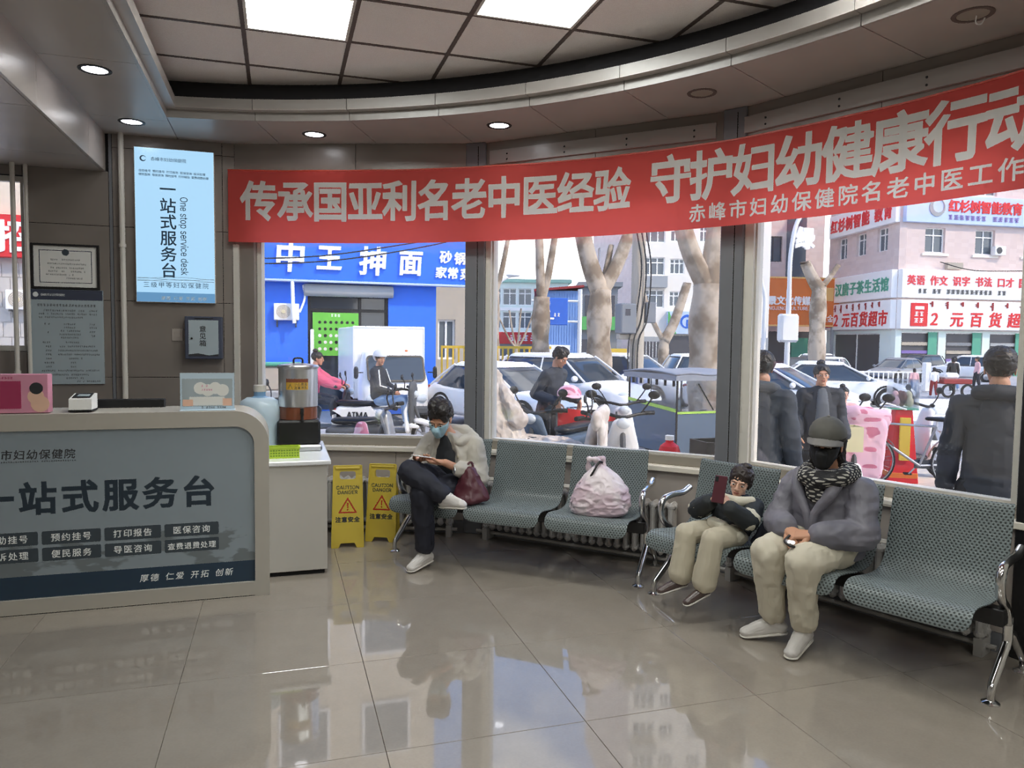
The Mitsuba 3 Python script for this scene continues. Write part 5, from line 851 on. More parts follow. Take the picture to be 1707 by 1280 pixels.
def person(label, J, hd, s=1.0, top='m_black', trousers='m_black', shoes='m_white', skin_m='m_skin', hair='short', hair_m='m_hair', puff=0.0, wr=0.012, shirt=None, hem=None, gap=0.03, flare=1.0, group=None, res=0.014,
           hands=None, curl=0.5, face=True, child=False, hs=None, laces=False, legs=True, sleeve_end=None, collar=True, seed=0, open_front=0.0):
    """J: joints, a = the viewer's left side, b = right, when the figure faces the viewer (local -y). hd: head pose (centre, yaw, pitch, roll)."""
    t = thing('person', label, 'person', group); J = {k: np.array(v, float) for k, v in J.items()}; H = headM(*hd, s=hs or s); g = lambda k, r: (J[k], np.array(r) * s)
    nb = H @ np.array([0, 0.02, -0.075, 1]); nb = nb[:3]
    arms = []
    for q in 'ab':
        arms += chain([J['sh' + q], J['el' + q], J['wr' + q]], [0.036 * s, 0.036 * s, 0.026 * s])
        if hands and hands.get(q): arms += hand(J['wr' + q], *hands[q][:3], s=s * 0.97, curl=hands[q][3] if len(hands[q]) > 3 else curl)
    body = mv(head_ms(child), H) + [hull((nb, 0.05 * s), (J['neck'], (0.06 * s, 0.055 * s, 0.05 * s)))] + [hull(g('neck', (.07, .06, .05)), g('chest', (.13, .085, .12))), hull(g('chest', (.13, .085, .11)), g('pelvis', (.13, .09, .09)))] + [hull((J['neck'], 0.04 * s), (J['sh' + q], 0.036 * s)) for q in 'ab'] + arms
    if legs:
        for q in 'ab': body += [hull((J['pelvis'], 0.08 * s), (J['hip' + q], 0.075 * s))] + chain([J['hip' + q], J['kn' + q], J['an' + q]], [0.075 * s, 0.05 * s, 0.034 * s])
    part(t, 'body', skin(body, res * 0.62, 4), skin_m, True)
    if face:
        for k in (-1, 1):
            part(t, 'eye', EYEW, M=H @ tr(0.031 * k, -0.0815, 0.004)); part(t, 'iris', IRIS, M=H @ tr(0.031 * k, -0.0875, 0.003)); part(t, 'eyebrow', BROW, M=H @ tr(0.031 * k, -0.09, 0.027) @ scl(k, 1, 1))
        if face != 'masked': part(t, 'lips', LIP, M=H @ tr(0, -0.093, -0.056))
    if hair: part(t, 'hair', xf(hair_mesh(hair, seed), H), hair_m, True)
    p = puff
    if trousers and legs:
        tm = [hull(g('pelvis', (.155, .115, .10)), g('hipa', (.085, .095, .09))), hull(g('pelvis', (.155, .115, .10)), g('hipb', (.085, .095, .09)))]
        for q in 'ab': tm += chain([J['hip' + q], J['kn' + q], J['an' + q] * 0.85 + J['kn' + q] * 0.15], [0.098 * s, 0.076 * s * (0.7 + 0.3 * flare), 0.058 * s * flare])
        part(t, 'trousers', skin(tm, res, 6, wr * 1.3, (15, 15, 6), seed + 3), trousers, True)
    if shoes and legs:
        for q in 'ab':
            a, b = J['an' + q], J['to' + q]; d = b - a; L = np.linalg.norm(d); up = np.array([0, 0, 1.0]); heel = a - d / L * 0.04 * s - up * 0.045 * s
            sh = [hull((a + up * -0.005, 0.043 * s), (heel, 0.036 * s)), hull((heel, (0.036 * s, 0.036 * s, 0.034 * s)), (b, (0.034 * s, 0.034 * s, 0.026 * s))), hull((a - up * 0.01, 0.042 * s), (b, 0.03 * s))]
            m = skin(sh, 0.008, 4, 0.004, (25, 25, 25), seed); k = part(t, 'shoe', m, shoes, True)
            lo = min(heel[2] - 0.036 * s, b[2] - 0.03 * s)
            sole = [hull((heel * [1, 1, 0] + [0, 0, heel[2] - 0.03 * s], (0.038 * s, 0.038 * s, 0.009 * s)), (b * [1, 1, 0] + [0, 0, b[2] - 0.02 * s], (0.036 * s, 0.036 * s, 0.009 * s)))]
            part(k, 'sole', skin(sole, 0.01, 1), 'm_sole', True)
            if laces:
                side = np.cross(d / L, up); side /= np.linalg.norm(side)
                for i in range(4):
                    c = a * (.78 - .15 * i) + b * (.22 + .15 * i) + up * (.034 - .006 * i) * s; part(k, 'lace', tube(bez([c - side * .022 * s - up * .008, c + up * .004, c + side * .022 * s + d / L * .012 - up * .008], 3), .0028, 5), 'm_white', True)
    tor = [hull(g('neck', (.075 + p, .07 + p, .035)), g('chest', (.155 + p, .11 + p, .12))), hull(g('chest', (.155 + p, .11 + p, .12)), g('pelvis', (.16 + p, .125 + p, .07)))]
    tor += [hull((J['neck'] + [0, 0, -0.03 * s], 0.05 * s), (J['sh' + q], (0.055 + p * .7) * s)) for q in 'ab'] + [hull(g('chest', (.14, .10, .08)), g('sh' + q, (.055 + p * .7,) * 3)) for q in 'ab']
    if hem is not None: tor.append(hull(g('pelvis', (.165 + p, .13 + p, .06)), (np.array(hem), np.array((.17 + p, .135 + p, .03)) * s)))
    sl = []
    for q in 'ab':
        e = 0.9 if sleeve_end is None else sleeve_end
        sl += chain([J['sh' + q], J['el' + q], J['el' + q] * (1 - e) + J['wr' + q] * e], [(0.058 + p * .8) * s, (0.056 + p) * s, (0.046 + p * 0.8) * s])
    cut = None
    if open_front:
        c, pv = J['chest'], J['pelvis']
        cut = [hull(((c[0], c[1] - 0.16 * s, J['neck'][2] + 0.03), (open_front * 0.9, 0.09, 0.03)), ((pv[0], pv[1] - 0.22 * s, pv[2] - 0.1), (open_front, 0.12, 0.03)))]
    part(t, 'jacket' if shirt else 'top', skin(tor + sl, res, 7, wr, (9, 9, 14), seed, cut), top, True)
    if shirt:
        part(t, 'shirt', skin([hull(g('neck', (.06, .058, .03)), g('chest', (.14, .10, .12))), hull(g('chest', (.14, .10, .12)), g('pelvis', (.145, .108, .08)))], res, 4, wr * 0.5, (10, 10, 8), seed + 1), shirt, True)
    return t, H, J
mat('m_sole', 'c9c5bd', 0.6)
def face_mask(t, H, m, z0=-0.11, z1=0.0, straps='m_white'):
    big = union([hull(((0, -0.033, 0.0), (0.072, 0.070, 0.05)), ((0, -0.05, -0.045), (0.061, 0.060, 0.044)), ((0, -0.073, -0.088), (0.037, 0.030, 0.026))), hull(((0, -0.092, 0.0), (0.018, 0.018, 0.014)), ((0, -0.110, -0.024), (0.028, 0.027, 0.022)), ((0, -0.09, -0.08), (0.026, 0.026, 0.022)))])
    big = big ^ Manifold.cube((0.2, 0.16, z1 - z0), True).translate((0, -0.095, (z0 + z1) / 2))
    part(t, 'face_mask', xf(skin([big], 0.008, 3, 0.003, (20, 20, 60)), H), m, True)
    for s in (-1, 1): part(t, 'mask_strap', xf(tube(bez([(s * 0.062, -0.045, -0.01), (s * 0.074, -0.01, 0.018), (s * 0.079, 0.018, 0.005), (s * 0.073, 0.0, -0.03), (s * 0.055, -0.04, -0.06)], 5), 0.002, 5), H), straps, True)
def cap(t, H, m, m2=None, flat=False):
    dome = S((0, 0.014, 0.05), (0.09, 0.108, 0.092), 40) - Manifold.cube((0.4, 0.4, 0.3), True).translate((0, 0, -0.105))
    k = part(t, 'cap', xf(skin([dome], 0.012, 2, 0.004, (14, 14, 14), 4), H), m, True)
    g = []
    for a in np.linspace(-1, 1, 13):
        x = 0.082 * a; y0 = -0.092 * math.sqrt(1 - 0.72 * a * a); L = 0.075 * (1 - abs(a) ** 2.5) + 0.004
        g.append([(x, y0 + 0.014 - L * q, 0.052 - 0.02 * a * a - 0.022 * q) for q in np.linspace(0, 1, 6)])
    part(k, 'visor', xf(sheet(np.array(g), 0.005), H), m2 or m, True); part(k, 'button', xf(ball((0, 0.014, 0.143), 0.008, 1), H), m2 or m, True)

pmat('m_jacket_pale', tone('b3aea4', 'a09b92', 8), 0.6, sheen=0.3); mat('m_darktop', '23262b', 0.7); mat('m_trousers_navy', '1c1e2a', 0.75); mat('m_mask_blue', '8fb0bd', 0.6); mat('m_mask_black', '17181b', 0.7)
mat('m_sneaker', 'c4c0bc', 0.5); mat('m_beige', 'b3ab98', 0.75); mat('m_shoe_brown', '4b3d3a', 0.3, spec=0.6); mat('m_cream', 'c5bfae', 0.7)
pmat('m_coat', tone('6f6d76', '62616b', 9), 0.55, sheen=0.3); mat('m_cap', '4d4c47', 0.7); mat('m_cap_visor', '6c6a68', 0.65); mat('m_pants_pale', 'bdb6a5', 0.75); mat('m_bag_maroon', '4a1f28', 0.4); mat('m_strap', '1d1d1f', 0.5)
def scarf_fn(p, n, uv): return mikit.mix(lin('1f1f22').tolist(), lin('a8a59f').tolist(), mikit.smoothstep(0.1, 0.5, dr.sin((p.x * 0.7 + p.y * 0.7) * 240) * dr.sin(p.z * 260)))
pmat('m_scarf', scarf_fn, 0.8)

# the woman on the bench under the left window
with at(B1):
    t, H, J = person('seated woman in a pale jacket and blue mask looking down at a phone',
        dict(pelvis=(.47, .12, .53), chest=(.45, .07, .70), neck=(.43, .05, .86), sha=(.275, .09, .785), shb=(.605, .10, .79), ela=(.215, .0, .60), elb=(.665, .06, .575), wra=(.335, -.19, .715), wrb=(.53, -.165, .705),
             hipa=(.38, .08, .51), hipb=(.55, .08, .51), kna=(.36, -.33, .655), knb=(.44, -.31, .515), ana=(.62, -.30, .505), anb=(.425, -.245, .095), toa=(.76, -.365, .485), tob=(.395, -.37, .032)),
        ((.415, -.025, .985), 6, 34, 6), s=0.98, top='m_jacket_pale', trousers='m_trousers_navy', shoes='m_sneaker', laces=True, hair='short', shirt='m_darktop', puff=0.022, wr=0.022, open_front=0.14, hem=(.48, .12, .47), flare=1.0, sleeve_end=0.62, face='masked',
        hands={'a': ((.6, -.45, .1), (.3, -.3, 1), (0.2, -1, .4), 0.35), 'b': ((-.9, -.45, .12), (-.1, -.2, 1), (-.2, -1, .5), 0.3)}, seed=2)
    face_mask(t, H, 'm_mask_blue')
    part(t, 'hood', skin(chain([(.28, .10, .84), (.36, .17, .87), (.50, .17, .87), (.60, .11, .845), (.54, .0, .82)], [.035, .05, .05, .038, .025]), 0.014, 5, 0.02, (14, 14, 14), 5), 'm_jacket_pale', True)
    k = thing('mobile_phone', 'white-backed phone in the hands of the woman with crossed legs', 'phone')
    with at(tr(.415, -.265, .752) @ rot(-12) @ rot(-12, 0)):
        part(k, 'case', box(-.038, .038, -.075, .075, -.004, .004, .004), 'm_white', 30); part(k, 'screen', box(-.034, .034, -.07, .07, .004, .0046), 'm_black')
    k = thing('handbag', 'dark red handbag at the side of the woman with crossed legs', 'handbag')
    part(k, 'bag', skin([hull(((.66, -.12, .46), (.09, .06, .03)), ((.655, -.06, .64), (.05, .045, .03)), ((.74, -.05, .47), (.06, .06, .03)))], 0.014, 5, 0.02, (14, 14, 14), 3), 'm_bag_maroon', True)
    part(k, 'strap', tube(bez([(.63, -.085, .63), (.645, -.05, .69), (.665, -.03, .69), (.68, -.04, .62)]), 0.008, 6), 'm_bag_maroon', True)
    part(k, 'charm', lathe([(0.004, -0.02), (0.010, 0.0), (0.004, 0.02)], 8, (.60, -.165, .66)), 'm_chrome', 30)

# the child and the woman in a cap on the right bench
mat('m_child_body', '24282b', 0.75); mat('m_tights', '23221f', 0.8)
with at(B2):
    t, H, J = person('small child in a black and cream jacket holding up a phone',
        dict(pelvis=(.505, .05, .475), chest=(.50, .10, .575), neck=(.505, .135, .655), sha=(.40, .11, .625), shb=(.61, .12, .62), ela=(.325, .0, .575), elb=(.645, .0, .565), wra=(.475, -.10, .66), wrb=(.585, -.10, .645),
             hipa=(.43, .03, .47), hipb=(.56, .03, .47), kna=(.385, -.19, .475), knb=(.55, -.19, .475), ana=(.375, -.225, .225), anb=(.525, -.225, .215), toa=(.315, -.315, .165), tob=(.49, -.32, .15)),
        ((.53, .105, .752), 18, 12, 12), s=0.64, hs=.74, top='m_child_body', trousers='m_beige', shoes='m_shoe_brown', skin_m='m_skin2', hair='fringe', hair_m='m_hair2', puff=0.03, wr=0.010, flare=1.75, sleeve_end=0.88, child=True, res=0.010,
        hands={'a': ((.5, .15, .8), (.8, .3, -.2), (0, .3, 1), 0.8), 'b': ((-.5, .15, .8), (-.8, .3, -.2), (0, .3, 1), 0.9)}, seed=5)
    for q, m in (('a', 0), ('b', 1)):
        e = J['el' + q]; w = J['wr' + q]; sh = J['sh' + q]
        part(t, 'cream_sleeve', skin([hull((e * 0.75 + sh * 0.25, 0.056), (e, 0.054)), hull((e, 0.054), (e * 0.72 + w * 0.28, 0.05))], 0.010, 4, 0.01, (14, 14, 14), m), 'm_cream', True)
    part(t, 'cream_collar', skin(chain([(.42, .09, .665), (.47, .03, .66), (.56, .03, .655), (.61, .09, .66)], [.022, .026, .026, .022]), 0.010, 4, 0.006), 'm_cream', True)
    part(t, 'cream_hem', skin([hull(((.43, -.03, .49), (.05, .05, .035)), ((.58, -.03, .48), (.05, .05, .035)))] + chain([(.46, -.05, .53), (.53, -.06, .515), (.60, -.03, .47)], [.03, .035, .025]), 0.010, 4, 0.016, (24, 24, 24), 2), 'm_cream', True)
    for q in 'ab': part(t, 'tights', skin(chain([J['kn' + q] * .3 + J['an' + q] * .7, J['an' + q]], [0.032, 0.027]), 0.012, 3), 'm_tights', True)
    k = thing('mobile_phone', 'dark red phone held up by the small child', 'phone')
    with at(tr(.53, -.105, .735) @ rot(6) @ rot(-18, 0)):
        part(k, 'case', box(-.036, .036, -.0045, .0045, -.075, .075, .005), 'm_bag_maroon', 30); part(k, 'screen', box(-.032, .032, .0045, .005, -.07, .07), 'm_black'); part(k, 'camera_bump', box(-.03, -.012, -.007, -.0045, .04, .068, .002), 'm_black')

    t, H, J = person('seated woman in a grey coat, dark cap, black mask and chequered scarf',
        dict(pelvis=(1.01, .15, .53), chest=(.99, .15, .70), neck=(1.015, .145, .865), sha=(.835, .16, .785), shb=(1.17, .16, .795), ela=(.79, .05, .58), elb=(1.225, .06, .595), wra=(.93, -.12, .60), wrb=(1.08, -.13, .60),
             hipa=(.92, .10, .505), hipb=(1.10, .10, .505), kna=(.885, -.215, .485), knb=(1.075, -.225, .485), ana=(.865, -.10, .105), anb=(1.025, -.10, .105), toa=(.755, -.17, .032), tob=(1.035, -.235, .032)),
        ((1.02, .085, 1.02), 14, 8, 3), s=1.0, top='m_coat', trousers='m_pants_pale', shoes='m_sneaker', laces=True, hair='long', shirt='m_darktop', puff=0.02, wr=0.022, hem=(1.02, .12, .47), flare=1.0, sleeve_end=0.86, face='masked',
        hands={'a': ((.8, -.35, -.1), (.3, .2, -.9), (.3, -1, .2), 0.9), 'b': ((-.85, -.3, -.05), (-.3, .2, -.9), (-.2, -1, .3), 0.9)}, seed=8)
    for q in 'ab': part(t, 'trouser_cuff', skin([hull((J['an' + q] * .86 + J['kn' + q] * .14, (.062, .062, .02)), (J['an' + q] * .96 + J['kn' + q] * .04, (.055, .055, .015)))], .012, 3, .006, (40, 40, 6), 1), 'm_pants_pale', True)
    face_mask(t, H, 'm_mask_black', z1=0.006, straps='m_mask_black'); cap(t, H, 'm_cap', 'm_cap_visor')
    part(t, 'scarf', skin(chain([(.92, .10, .87), (.96, .01, .855), (1.04, -.005, .85), (1.12, .05, .87), (1.13, .14, .885), (1.03, .20, .90), (.93, .16, .885), (.92, .10, .87)], .042) + [hull(((1.0, -.0, .84), .035), ((1.02, .0, .76), (.05, .022, .03)))], 0.012, 5, 0.014, (20, 20, 20), 4), 'm_scarf', True)
    for s in (-1, 1): part(t, 'coat_lapel', skin(chain([(1.0 + .10 * s, .06, .86), (1.0 + .085 * s, .005, .78), (1.0 + .02 * s, -.02, .68), (1.0, -.02, .55)], [.035, .03, .02, .014]), 0.012, 4, 0.006), 'm_coat', True)
    k = thing('key_bunch', 'bunch of keys and straps in the lap of the woman in a cap', 'keys')
    part(k, 'cord', tube(bez([(1.0, -.22, .60), (.99, -.25, .575), (1.02, -.26, .56), (1.04, -.245, .555)]), 0.006, 6), 'm_strap', True)
    for i in range(3): part(k, 'key', xf(cat(box(-.003, .003, -.0012, .0012, -.045, 0), lathe([(0.0, -.002), (.011, -.002), (.011, .002), (0, .002)], 10)), tr(.995 + .018 * i, -.25, .575) @ rot(-20 + 25 * i) @ rot(50, 0)), 'm_steel')
    k = thing('shoulder_bag', 'dark shoulder bag lying on the bench between the child and the woman in a cap', 'bag')
    part(k, 'bag', skin([hull(((.68, .12, .45), (.055, .10, .025)), ((.69, .17, .54), (.04, .05, .03)))], 0.014, 4, 0.016, (14, 14, 14), 9), 'm_trousers_navy', True)
    part(k, 'strap', tube(bez([(.66, .05, .47), (.70, .02, .475), (.73, .10, .50), (.70, .2, .55)]), 0.007, 6), 'm_strap', True)

# ---- the street ------------------------------------------------------------------------------------------------
FW = np.array([0.2986, 0.9544])
PAV = Polygon([(-12, 6.5), (-12, 13), (3.0, 13.4), (6.2, 9.9), (10.2, 8.9), (11.0, 5), (11.0, -6), (3.6, -6)])
def gz0(x, y): return -0.32 - 0.0115 * max(0.0, x * FW[0] + y * FW[1] - 6)
def gz(x, y): return gz0(x, y) + (0.10 if PAV.contains(Point(x, y)) else 0.0)
def G(x, y, a=0.0): return tr(x, y, gz(x, y)) @ rot(a)
def pave(p, n, uv):
    c = mikit.cell_rand(dr.floor(p.x / 0.3), dr.floor(p.y / 0.3), 1)
    return mikit.mix(lin('b5aa9c').tolist(), lin('c6bcae').tolist(), c) * (0.85 + 0.3 * mikit.fbm(p.x * 3, p.y * 3, 0, octaves=3))
pmat('m_pave', pave, 0.85)
pmat('m_road', lambda p, n, uv: mikit.mix(lin('85868a').tolist(), lin('9a9b9d').tolist(), mikit.fbm(p.x * 0.8, p.y * 0.8, 0, octaves=4)) * (0.9 + 0.2 * mikit.noise(p.x * 40, p.y * 40, 0)), 0.85)
mat('m_carwhite', 'e9e9e8', 0.25, coat=0.8); mat('m_carsilver', '8d8f92', 0.3, metal=0.4, coat=0.8); mat('m_cardark', '33363a', 0.25, coat=0.8); mat('m_carglass', '2b3540', 0.06, spec=0.9)
mat('m_tyre', '1d1d1e', 0.8); mat('m_rim', 'a5a7aa', 0.3, metal=0.8); mat('m_headlight', 'c9d0d4', 0.1, spec=0.8); mat('m_taillight', '8e1e1c', 0.2); mat('m_plate_green', '2f9e5f', 0.4); mat('m_plate_blue', '2a57b0', 0.4); mat('m_grey_plastic', '4c4e50', 0.5)
mat('m_blue_wall', '2f72e6', 0.55); mat('m_blue_sign', '2c6fe6', 0.4); mat('m_sign_white', 'f0f0ee', 0.5); mat('m_green_board', '6cc044', 0.5); mat('m_red', 'd0262c', 0.5); mat('m_red_sign', 'd8434a', 0.5); mat('m_darkred', '8e2b2b', 0.6)
pmat('m_bark', lambda p, n, uv: mikit.mix(lin('8a7a68').tolist(), lin('b9ab99').tolist(), mikit.smoothstep(0.35, 0.65, mikit.fbm(p.x * 3, p.y * 3, p.z * 2.2, octaves=4))), 0.9)
mat('m_bark_dark', '6f6257', 0.9)
def tiles(a, b, w, h): return lambda p, n, uv: mikit.mix(lin(a).tolist(), lin(b).tolist(), mikit.cell_rand(dr.floor((p.x + p.y * 0.7) / w), dr.floor(p.z / h), 2)) * (0.92 + 0.16 * mikit.fbm(p.x * 0.7, p.y * 0.7, p.z * 0.5, octaves=3))
pmat('m_pinkwall', tiles('d9c8c2', 'd2c0ba', 0.6, 0.3), 0.8); mat('m_cream_wall', 'e9e4da', 0.8); mat('m_teal_wall', 'd9e6e0', 0.8); mat('m_teal_trim', '9ec7b5', 0.7); mat('m_greywall', '9fa3a6', 0.8); mat('m_beigewall', 'd8ccb8', 0.85); mat('m_window_pane', '56626c', 0.12, spec=0.8); mat('m_shop_dark', '4a4a50', 0.4)
mat('m_orange', 'd9722f', 0.5); mat('m_orange_trim', 'e8b56e', 0.5); mat('m_shed_blue', '6f93c8', 0.6); mat('m_shed_grey', '7d8186', 0.7); mat('m_yellow_sign', 'd8b640', 0.5); mat('m_green_sign', '57a85a', 0.5); mat('m_sky_sign', 'b9cdea', 0.5); mat('m_purple', '7a68a8', 0.5); mat('m_green_door', '4f9e84', 0.5); mat('m_road_blue', '2a62c4', 0.4)
pmat('m_pinkcloth', lambda p, n, uv: mikit.mix(lin('e3b9c8').tolist(), lin('c9788f').tolist(), mikit.smoothstep(0.55, 0.62, mikit.noise(p.x * 22 + p.y * 22, p.z * 22, p.y * 9))), 0.8); mat('m_rose', 'cf5c78', 0.7); mat('m_denim', '6f8bb0', 0.8); mat('m_ped_skin', 'c08f74', 0.5); mat('m_lamp_white', 'dfe1e2', 0.4); pmat('m_cloth_beige', tone('cfc8c1', 'b5aba2', 9), 0.8); mat('m_cable', '2a2a2c', 0.6); mat('m_concrete', 'b3aa9c', 0.9); mat('m_tarp', '8c919a', 0.5); mat('m_trike', '5a6a7c', 0.5); mat('m_lime_stripe', 'a9cf5a', 0.4); mat('m_cream_yellow', 'd3caa0', 0.5); mat('m_brick_grey', 'b9b6b2', 0.9)
scene['m_curtain'] = {'type': 'thindielectric', 'int_ior': 1.4, 'specular_transmittance': {'type': 'rgb', 'value': [0.86, 0.88, 0.9]}}
mat('m_clearfilm', 'd8dde2', 0.2)

n0 = 60; gx = np.concatenate([np.linspace(-90, -12, 8), np.linspace(-8, 40, 25), np.linspace(46, 130, 8)]); gy = np.concatenate([np.linspace(-30, 0, 6), np.linspace(2, 60, 30), np.linspace(66, 160, 8)])
g = np.array([[(x, y, gz0(x, y)) for y in gy] for x in gx]); k, l = g.shape[:2]
f = [[i * l + j, (i + 1) * l + j, (i + 1) * l + j + 1, i * l + j + 1] for i in range(k - 1) for j in range(l - 1)]
def ground(poly, dz):
    m = prism(poly, -0.1, 0.04); m = m.subdivide_to_size(6.0); v = m.vertices.copy(); v[:, 2] += [gz0(x, y) - 0.04 + dz for x, y in v[:, :2]]; m.vertices = v; return m
hole = ROOM.buffer(0.2, join_style=2)
kk = struct('road', 'grey asphalt road and crossing outside the windows', 'road')
v = g.reshape(-1, 3) - [0, 0, 0.03]
ff = [q for q in f if not all(hole.buffer(-0.2).contains(Point(*v[i][:2])) for i in q)]
own(kk, trimesh.Trimesh(v, [[q[0], q[1], q[2]] for q in ff] + [[q[0], q[2], q[3]] for q in ff], process=False), 'm_road')
kk = struct('pavement', 'pale paved footway just outside the windows', 'pavement')
own(kk, ground(PAV.difference(hole), 0.10), 'm_pave')
for i in range(8):
    d = 20.6 + 1.12 * i; c0 = np.array([15.62, 15.99]) + FW * 1.18 * i; R = np.array([0.9545, -0.298]); A = np.stack([c0 - R * 1.5 - FW * .28, c0 + R * 8 - FW * .28, c0 + R * 8 + FW * .28, c0 - R * 1.5 + FW * .28])
    part('road', 'crossing_stripe', ground(Polygon(A), 0.012), 'm_sign_white')

WHEEL = [shp(xf(lathe([(0.2, -0.1), (0.30, -0.1), (0.33, -0.07), (0.33, 0.07), (0.30, 0.1), (0.2, 0.1)], 24, cap=False), rot(90, 0)), 'm_tyre', 40),
         shp(xf(cat(lathe([(0.0, -0.04), (0.21, -0.03), (0.215, 0.09), (0.19, 0.07), (0.19, 0.02), (0.05, 0.03), (0.0, 0.04)], 20), [xf(box(-0.02, 0.02, 0.03, 0.2, 0.02, 0.06), rot(72 * i)) for i in range(5)]), rot(90, 0)), 'm_rim', 40)]
PROTO = {}
def copies(key, base, build):
    """build the parts once at the origin under the key, afterwards hand out [(name below the thing, shape)]"""
    global scene, used, labels
    if key not in PROTO:
        keep = scene, used, labels; scene, used, labels = {}, set(), {}
        with at(np.linalg.inv(XF)): build(base)
        PROTO[key] = [(k[len(base):], d) for k, d in scene.items()]; scene, used, labels = keep
    return PROTO[key]
def stamp(t, key, base, build):
    for k, d in copies(key, base, build):
        used.add(t + k); M = np.array(T(d['to_world']).matrix, float) if 'to_world' in d else np.eye(4); put(t + k, {q: v for q, v in d.items() if q != 'to_world'}, M)
def car(label, x, y, a, paint, kind='sedan', plate='m_plate_blue', group=None, sc=1.0):
    t = thing('car', label, 'car', group)
    with at(G(x, y, a) @ scl(sc)): stamp(t, ('car', paint, kind, plate), 'car', lambda b: car_parts(b, paint, kind, plate))
    return t
def car_parts(t, paint, kind, plate):
    suv = kind == 'suv'; H = 1.66 if suv else 1.46; L = 2.3
    if 1:
        st = [(-L, .42, .80, .62), (-L + .10, .26, .92, .80), (-1.6, .20, .98, .89), (-.7, .19, .93, .90), (.5, .19, .93, .90), (1.2, .20, .90, .89), (1.8, .22, .80, .86), (L - .12, .28, .66, .74), (L, .40, .58, .55)]
        if suv: st = [(a_, b, c + .12, d) for a_, b, c, d in st]
        rs = []
        for (xx, z0, z1, hw) in st:
            pts = []
            for q in range(20):
                th = 2 * math.pi * q / 20; cs, sn = math.cos(th), math.sin(th); pts.append((xx, hw * np.sign(cs) * abs(cs) ** 0.45, (z0 + z1) / 2 + (z1 - z0) / 2 * np.sign(sn) * abs(sn) ** 0.45))
            rs.append(pts)
        rs = np.array(rs); xs = np.linspace(-L, L, 31); rs2 = np.stack([[np.interp(xs, [s[0] for s in st], rs[:, q, c]) for c in range(3)] for q in range(20)], 0).transpose(2, 0, 1)
        b = part(t, 'body', rings(rs2), paint, 50)
        zb = 0.90 + (.12 if suv else 0); gl = []; N = 24
        x0b, x1b, x0t, x1t = (-2.15, 1.05, -1.75, 0.15) if suv else (-1.95, 1.15, -1.15, 0.10)
        def gring(z, grow=0.0):
            q = (z - zb) / (H - zb); e = max(q, 0.0) ** 1.3; a0 = x0b + (x0t - x0b) * q; a1 = x1b + (x1t - x1b) * q; hw = 0.83 - 0.20 * e; cx_, hx = (a0 + a1) / 2, (a1 - a0) / 2; o = []
            for j in range(N):
                th = 2 * math.pi * j / N; cs, sn = math.cos(th), math.sin(th); o.append((cx_ + (hx + grow) * np.sign(cs) * abs(cs) ** 0.35, (hw + grow) * np.sign(sn) * abs(sn) ** 0.35, z))
            return o
        part(t, 'windows', rings([gring(z) for z in np.linspace(zb - 0.05, H - 0.06, 5)]), 'm_carglass', 50)
        part(t, 'roof', rings([gring(H - 0.10, 0.012), gring(H - 0.05, 0.012), [(p[0] * 0.94 + .94 * 0 - 0.03, p[1] * 0.86, H - 0.005) for p in gring(H - 0.05)], [(p[0] * 0.5 - .25, p[1] * 0.4, H + 0.01) for p in gring(H - 0.05)]]), paint, 50)
        for s in (-1, 1):
            for xa, xb in ((x1b - .02, x1t + .02), (x0b + .05, x0t), (-.42, -.45)):
                p0, p1 = (xa, s * .815, zb - .02), (xb, s * .645, H - .07)
                part(t, 'pillar', tube([p0, (np.array(p0) * .5 + np.array(p1) * .5 + [0, s * .022, 0]), p1], 0.03, 6), paint, 40)
            part(t, 'mirror', ball((.85, s * .98, zb + .06), (.07, .10, .075), 2), paint, True)
            part(t, 'headlight', skin([hull(((1.98, s * .60, .66 + .1 * suv), (.16, .16, .06)), ((2.16, s * .45, .62 + .1 * suv), (.05, .1, .05)))], 0.04, 1), 'm_headlight', True)
            part(t, 'tail_light', skin([hull(((-2.2, s * .62, .80 + .1 * suv), (.06, .14, .06)), ((-2.02, s * .74, .82 + .1 * suv), (.1, .08, .05)))], 0.04, 1), 'm_taillight', True)
            part(t, 'door_handle', box(-.15, .03, s * .895, s * .915, .80, .83, .01), paint)
            for xx in (-1.38, 1.42):
                w = part(t, 'wheel', WHEEL[0], M=tr(xx, s * .80, .33)); part(w, 'rim', WHEEL[1], M=tr(xx, s * .80, .33) @ (np.eye(4) if s < 0 else rot(180)))
                part(t, 'wheel_arch', xf(lathe([(.34, -.02), (.40, -.02), (.40, .02), (.34, .02)], 24, cap=False), tr(xx, s * .875, .34) @ rot(90, 0)), 'm_tyre', 30)
        part(t, 'grille', skin([hull(((2.20, -.38, .56 + .1 * suv), (.08, .04, .07)), ((2.20, .38, .56 + .1 * suv), (.08, .04, .07)))], 0.04, 1), 'm_grey_plastic', True)
        for i in range(7): part(t, 'grille_bar', box(2.25, 2.285, -.36 + .115 * i, -.34 + .115 * i, .49 + .1 * suv, .63 + .1 * suv), 'm_rim')
        part(t, 'bumper', skin([hull(((2.18, -.6, .36), (.1, .1, .09)), ((2.18, .6, .36), (.1, .1, .09)))], 0.05, 1), 'm_grey_plastic', True)
        part(t, 'number_plate', box(2.27, 2.295, -.24, .24, .36, .49, .01), plate); part(t, 'number_plate', box(-2.31, -2.285, -.24, .24, .56, .69, .01), plate)

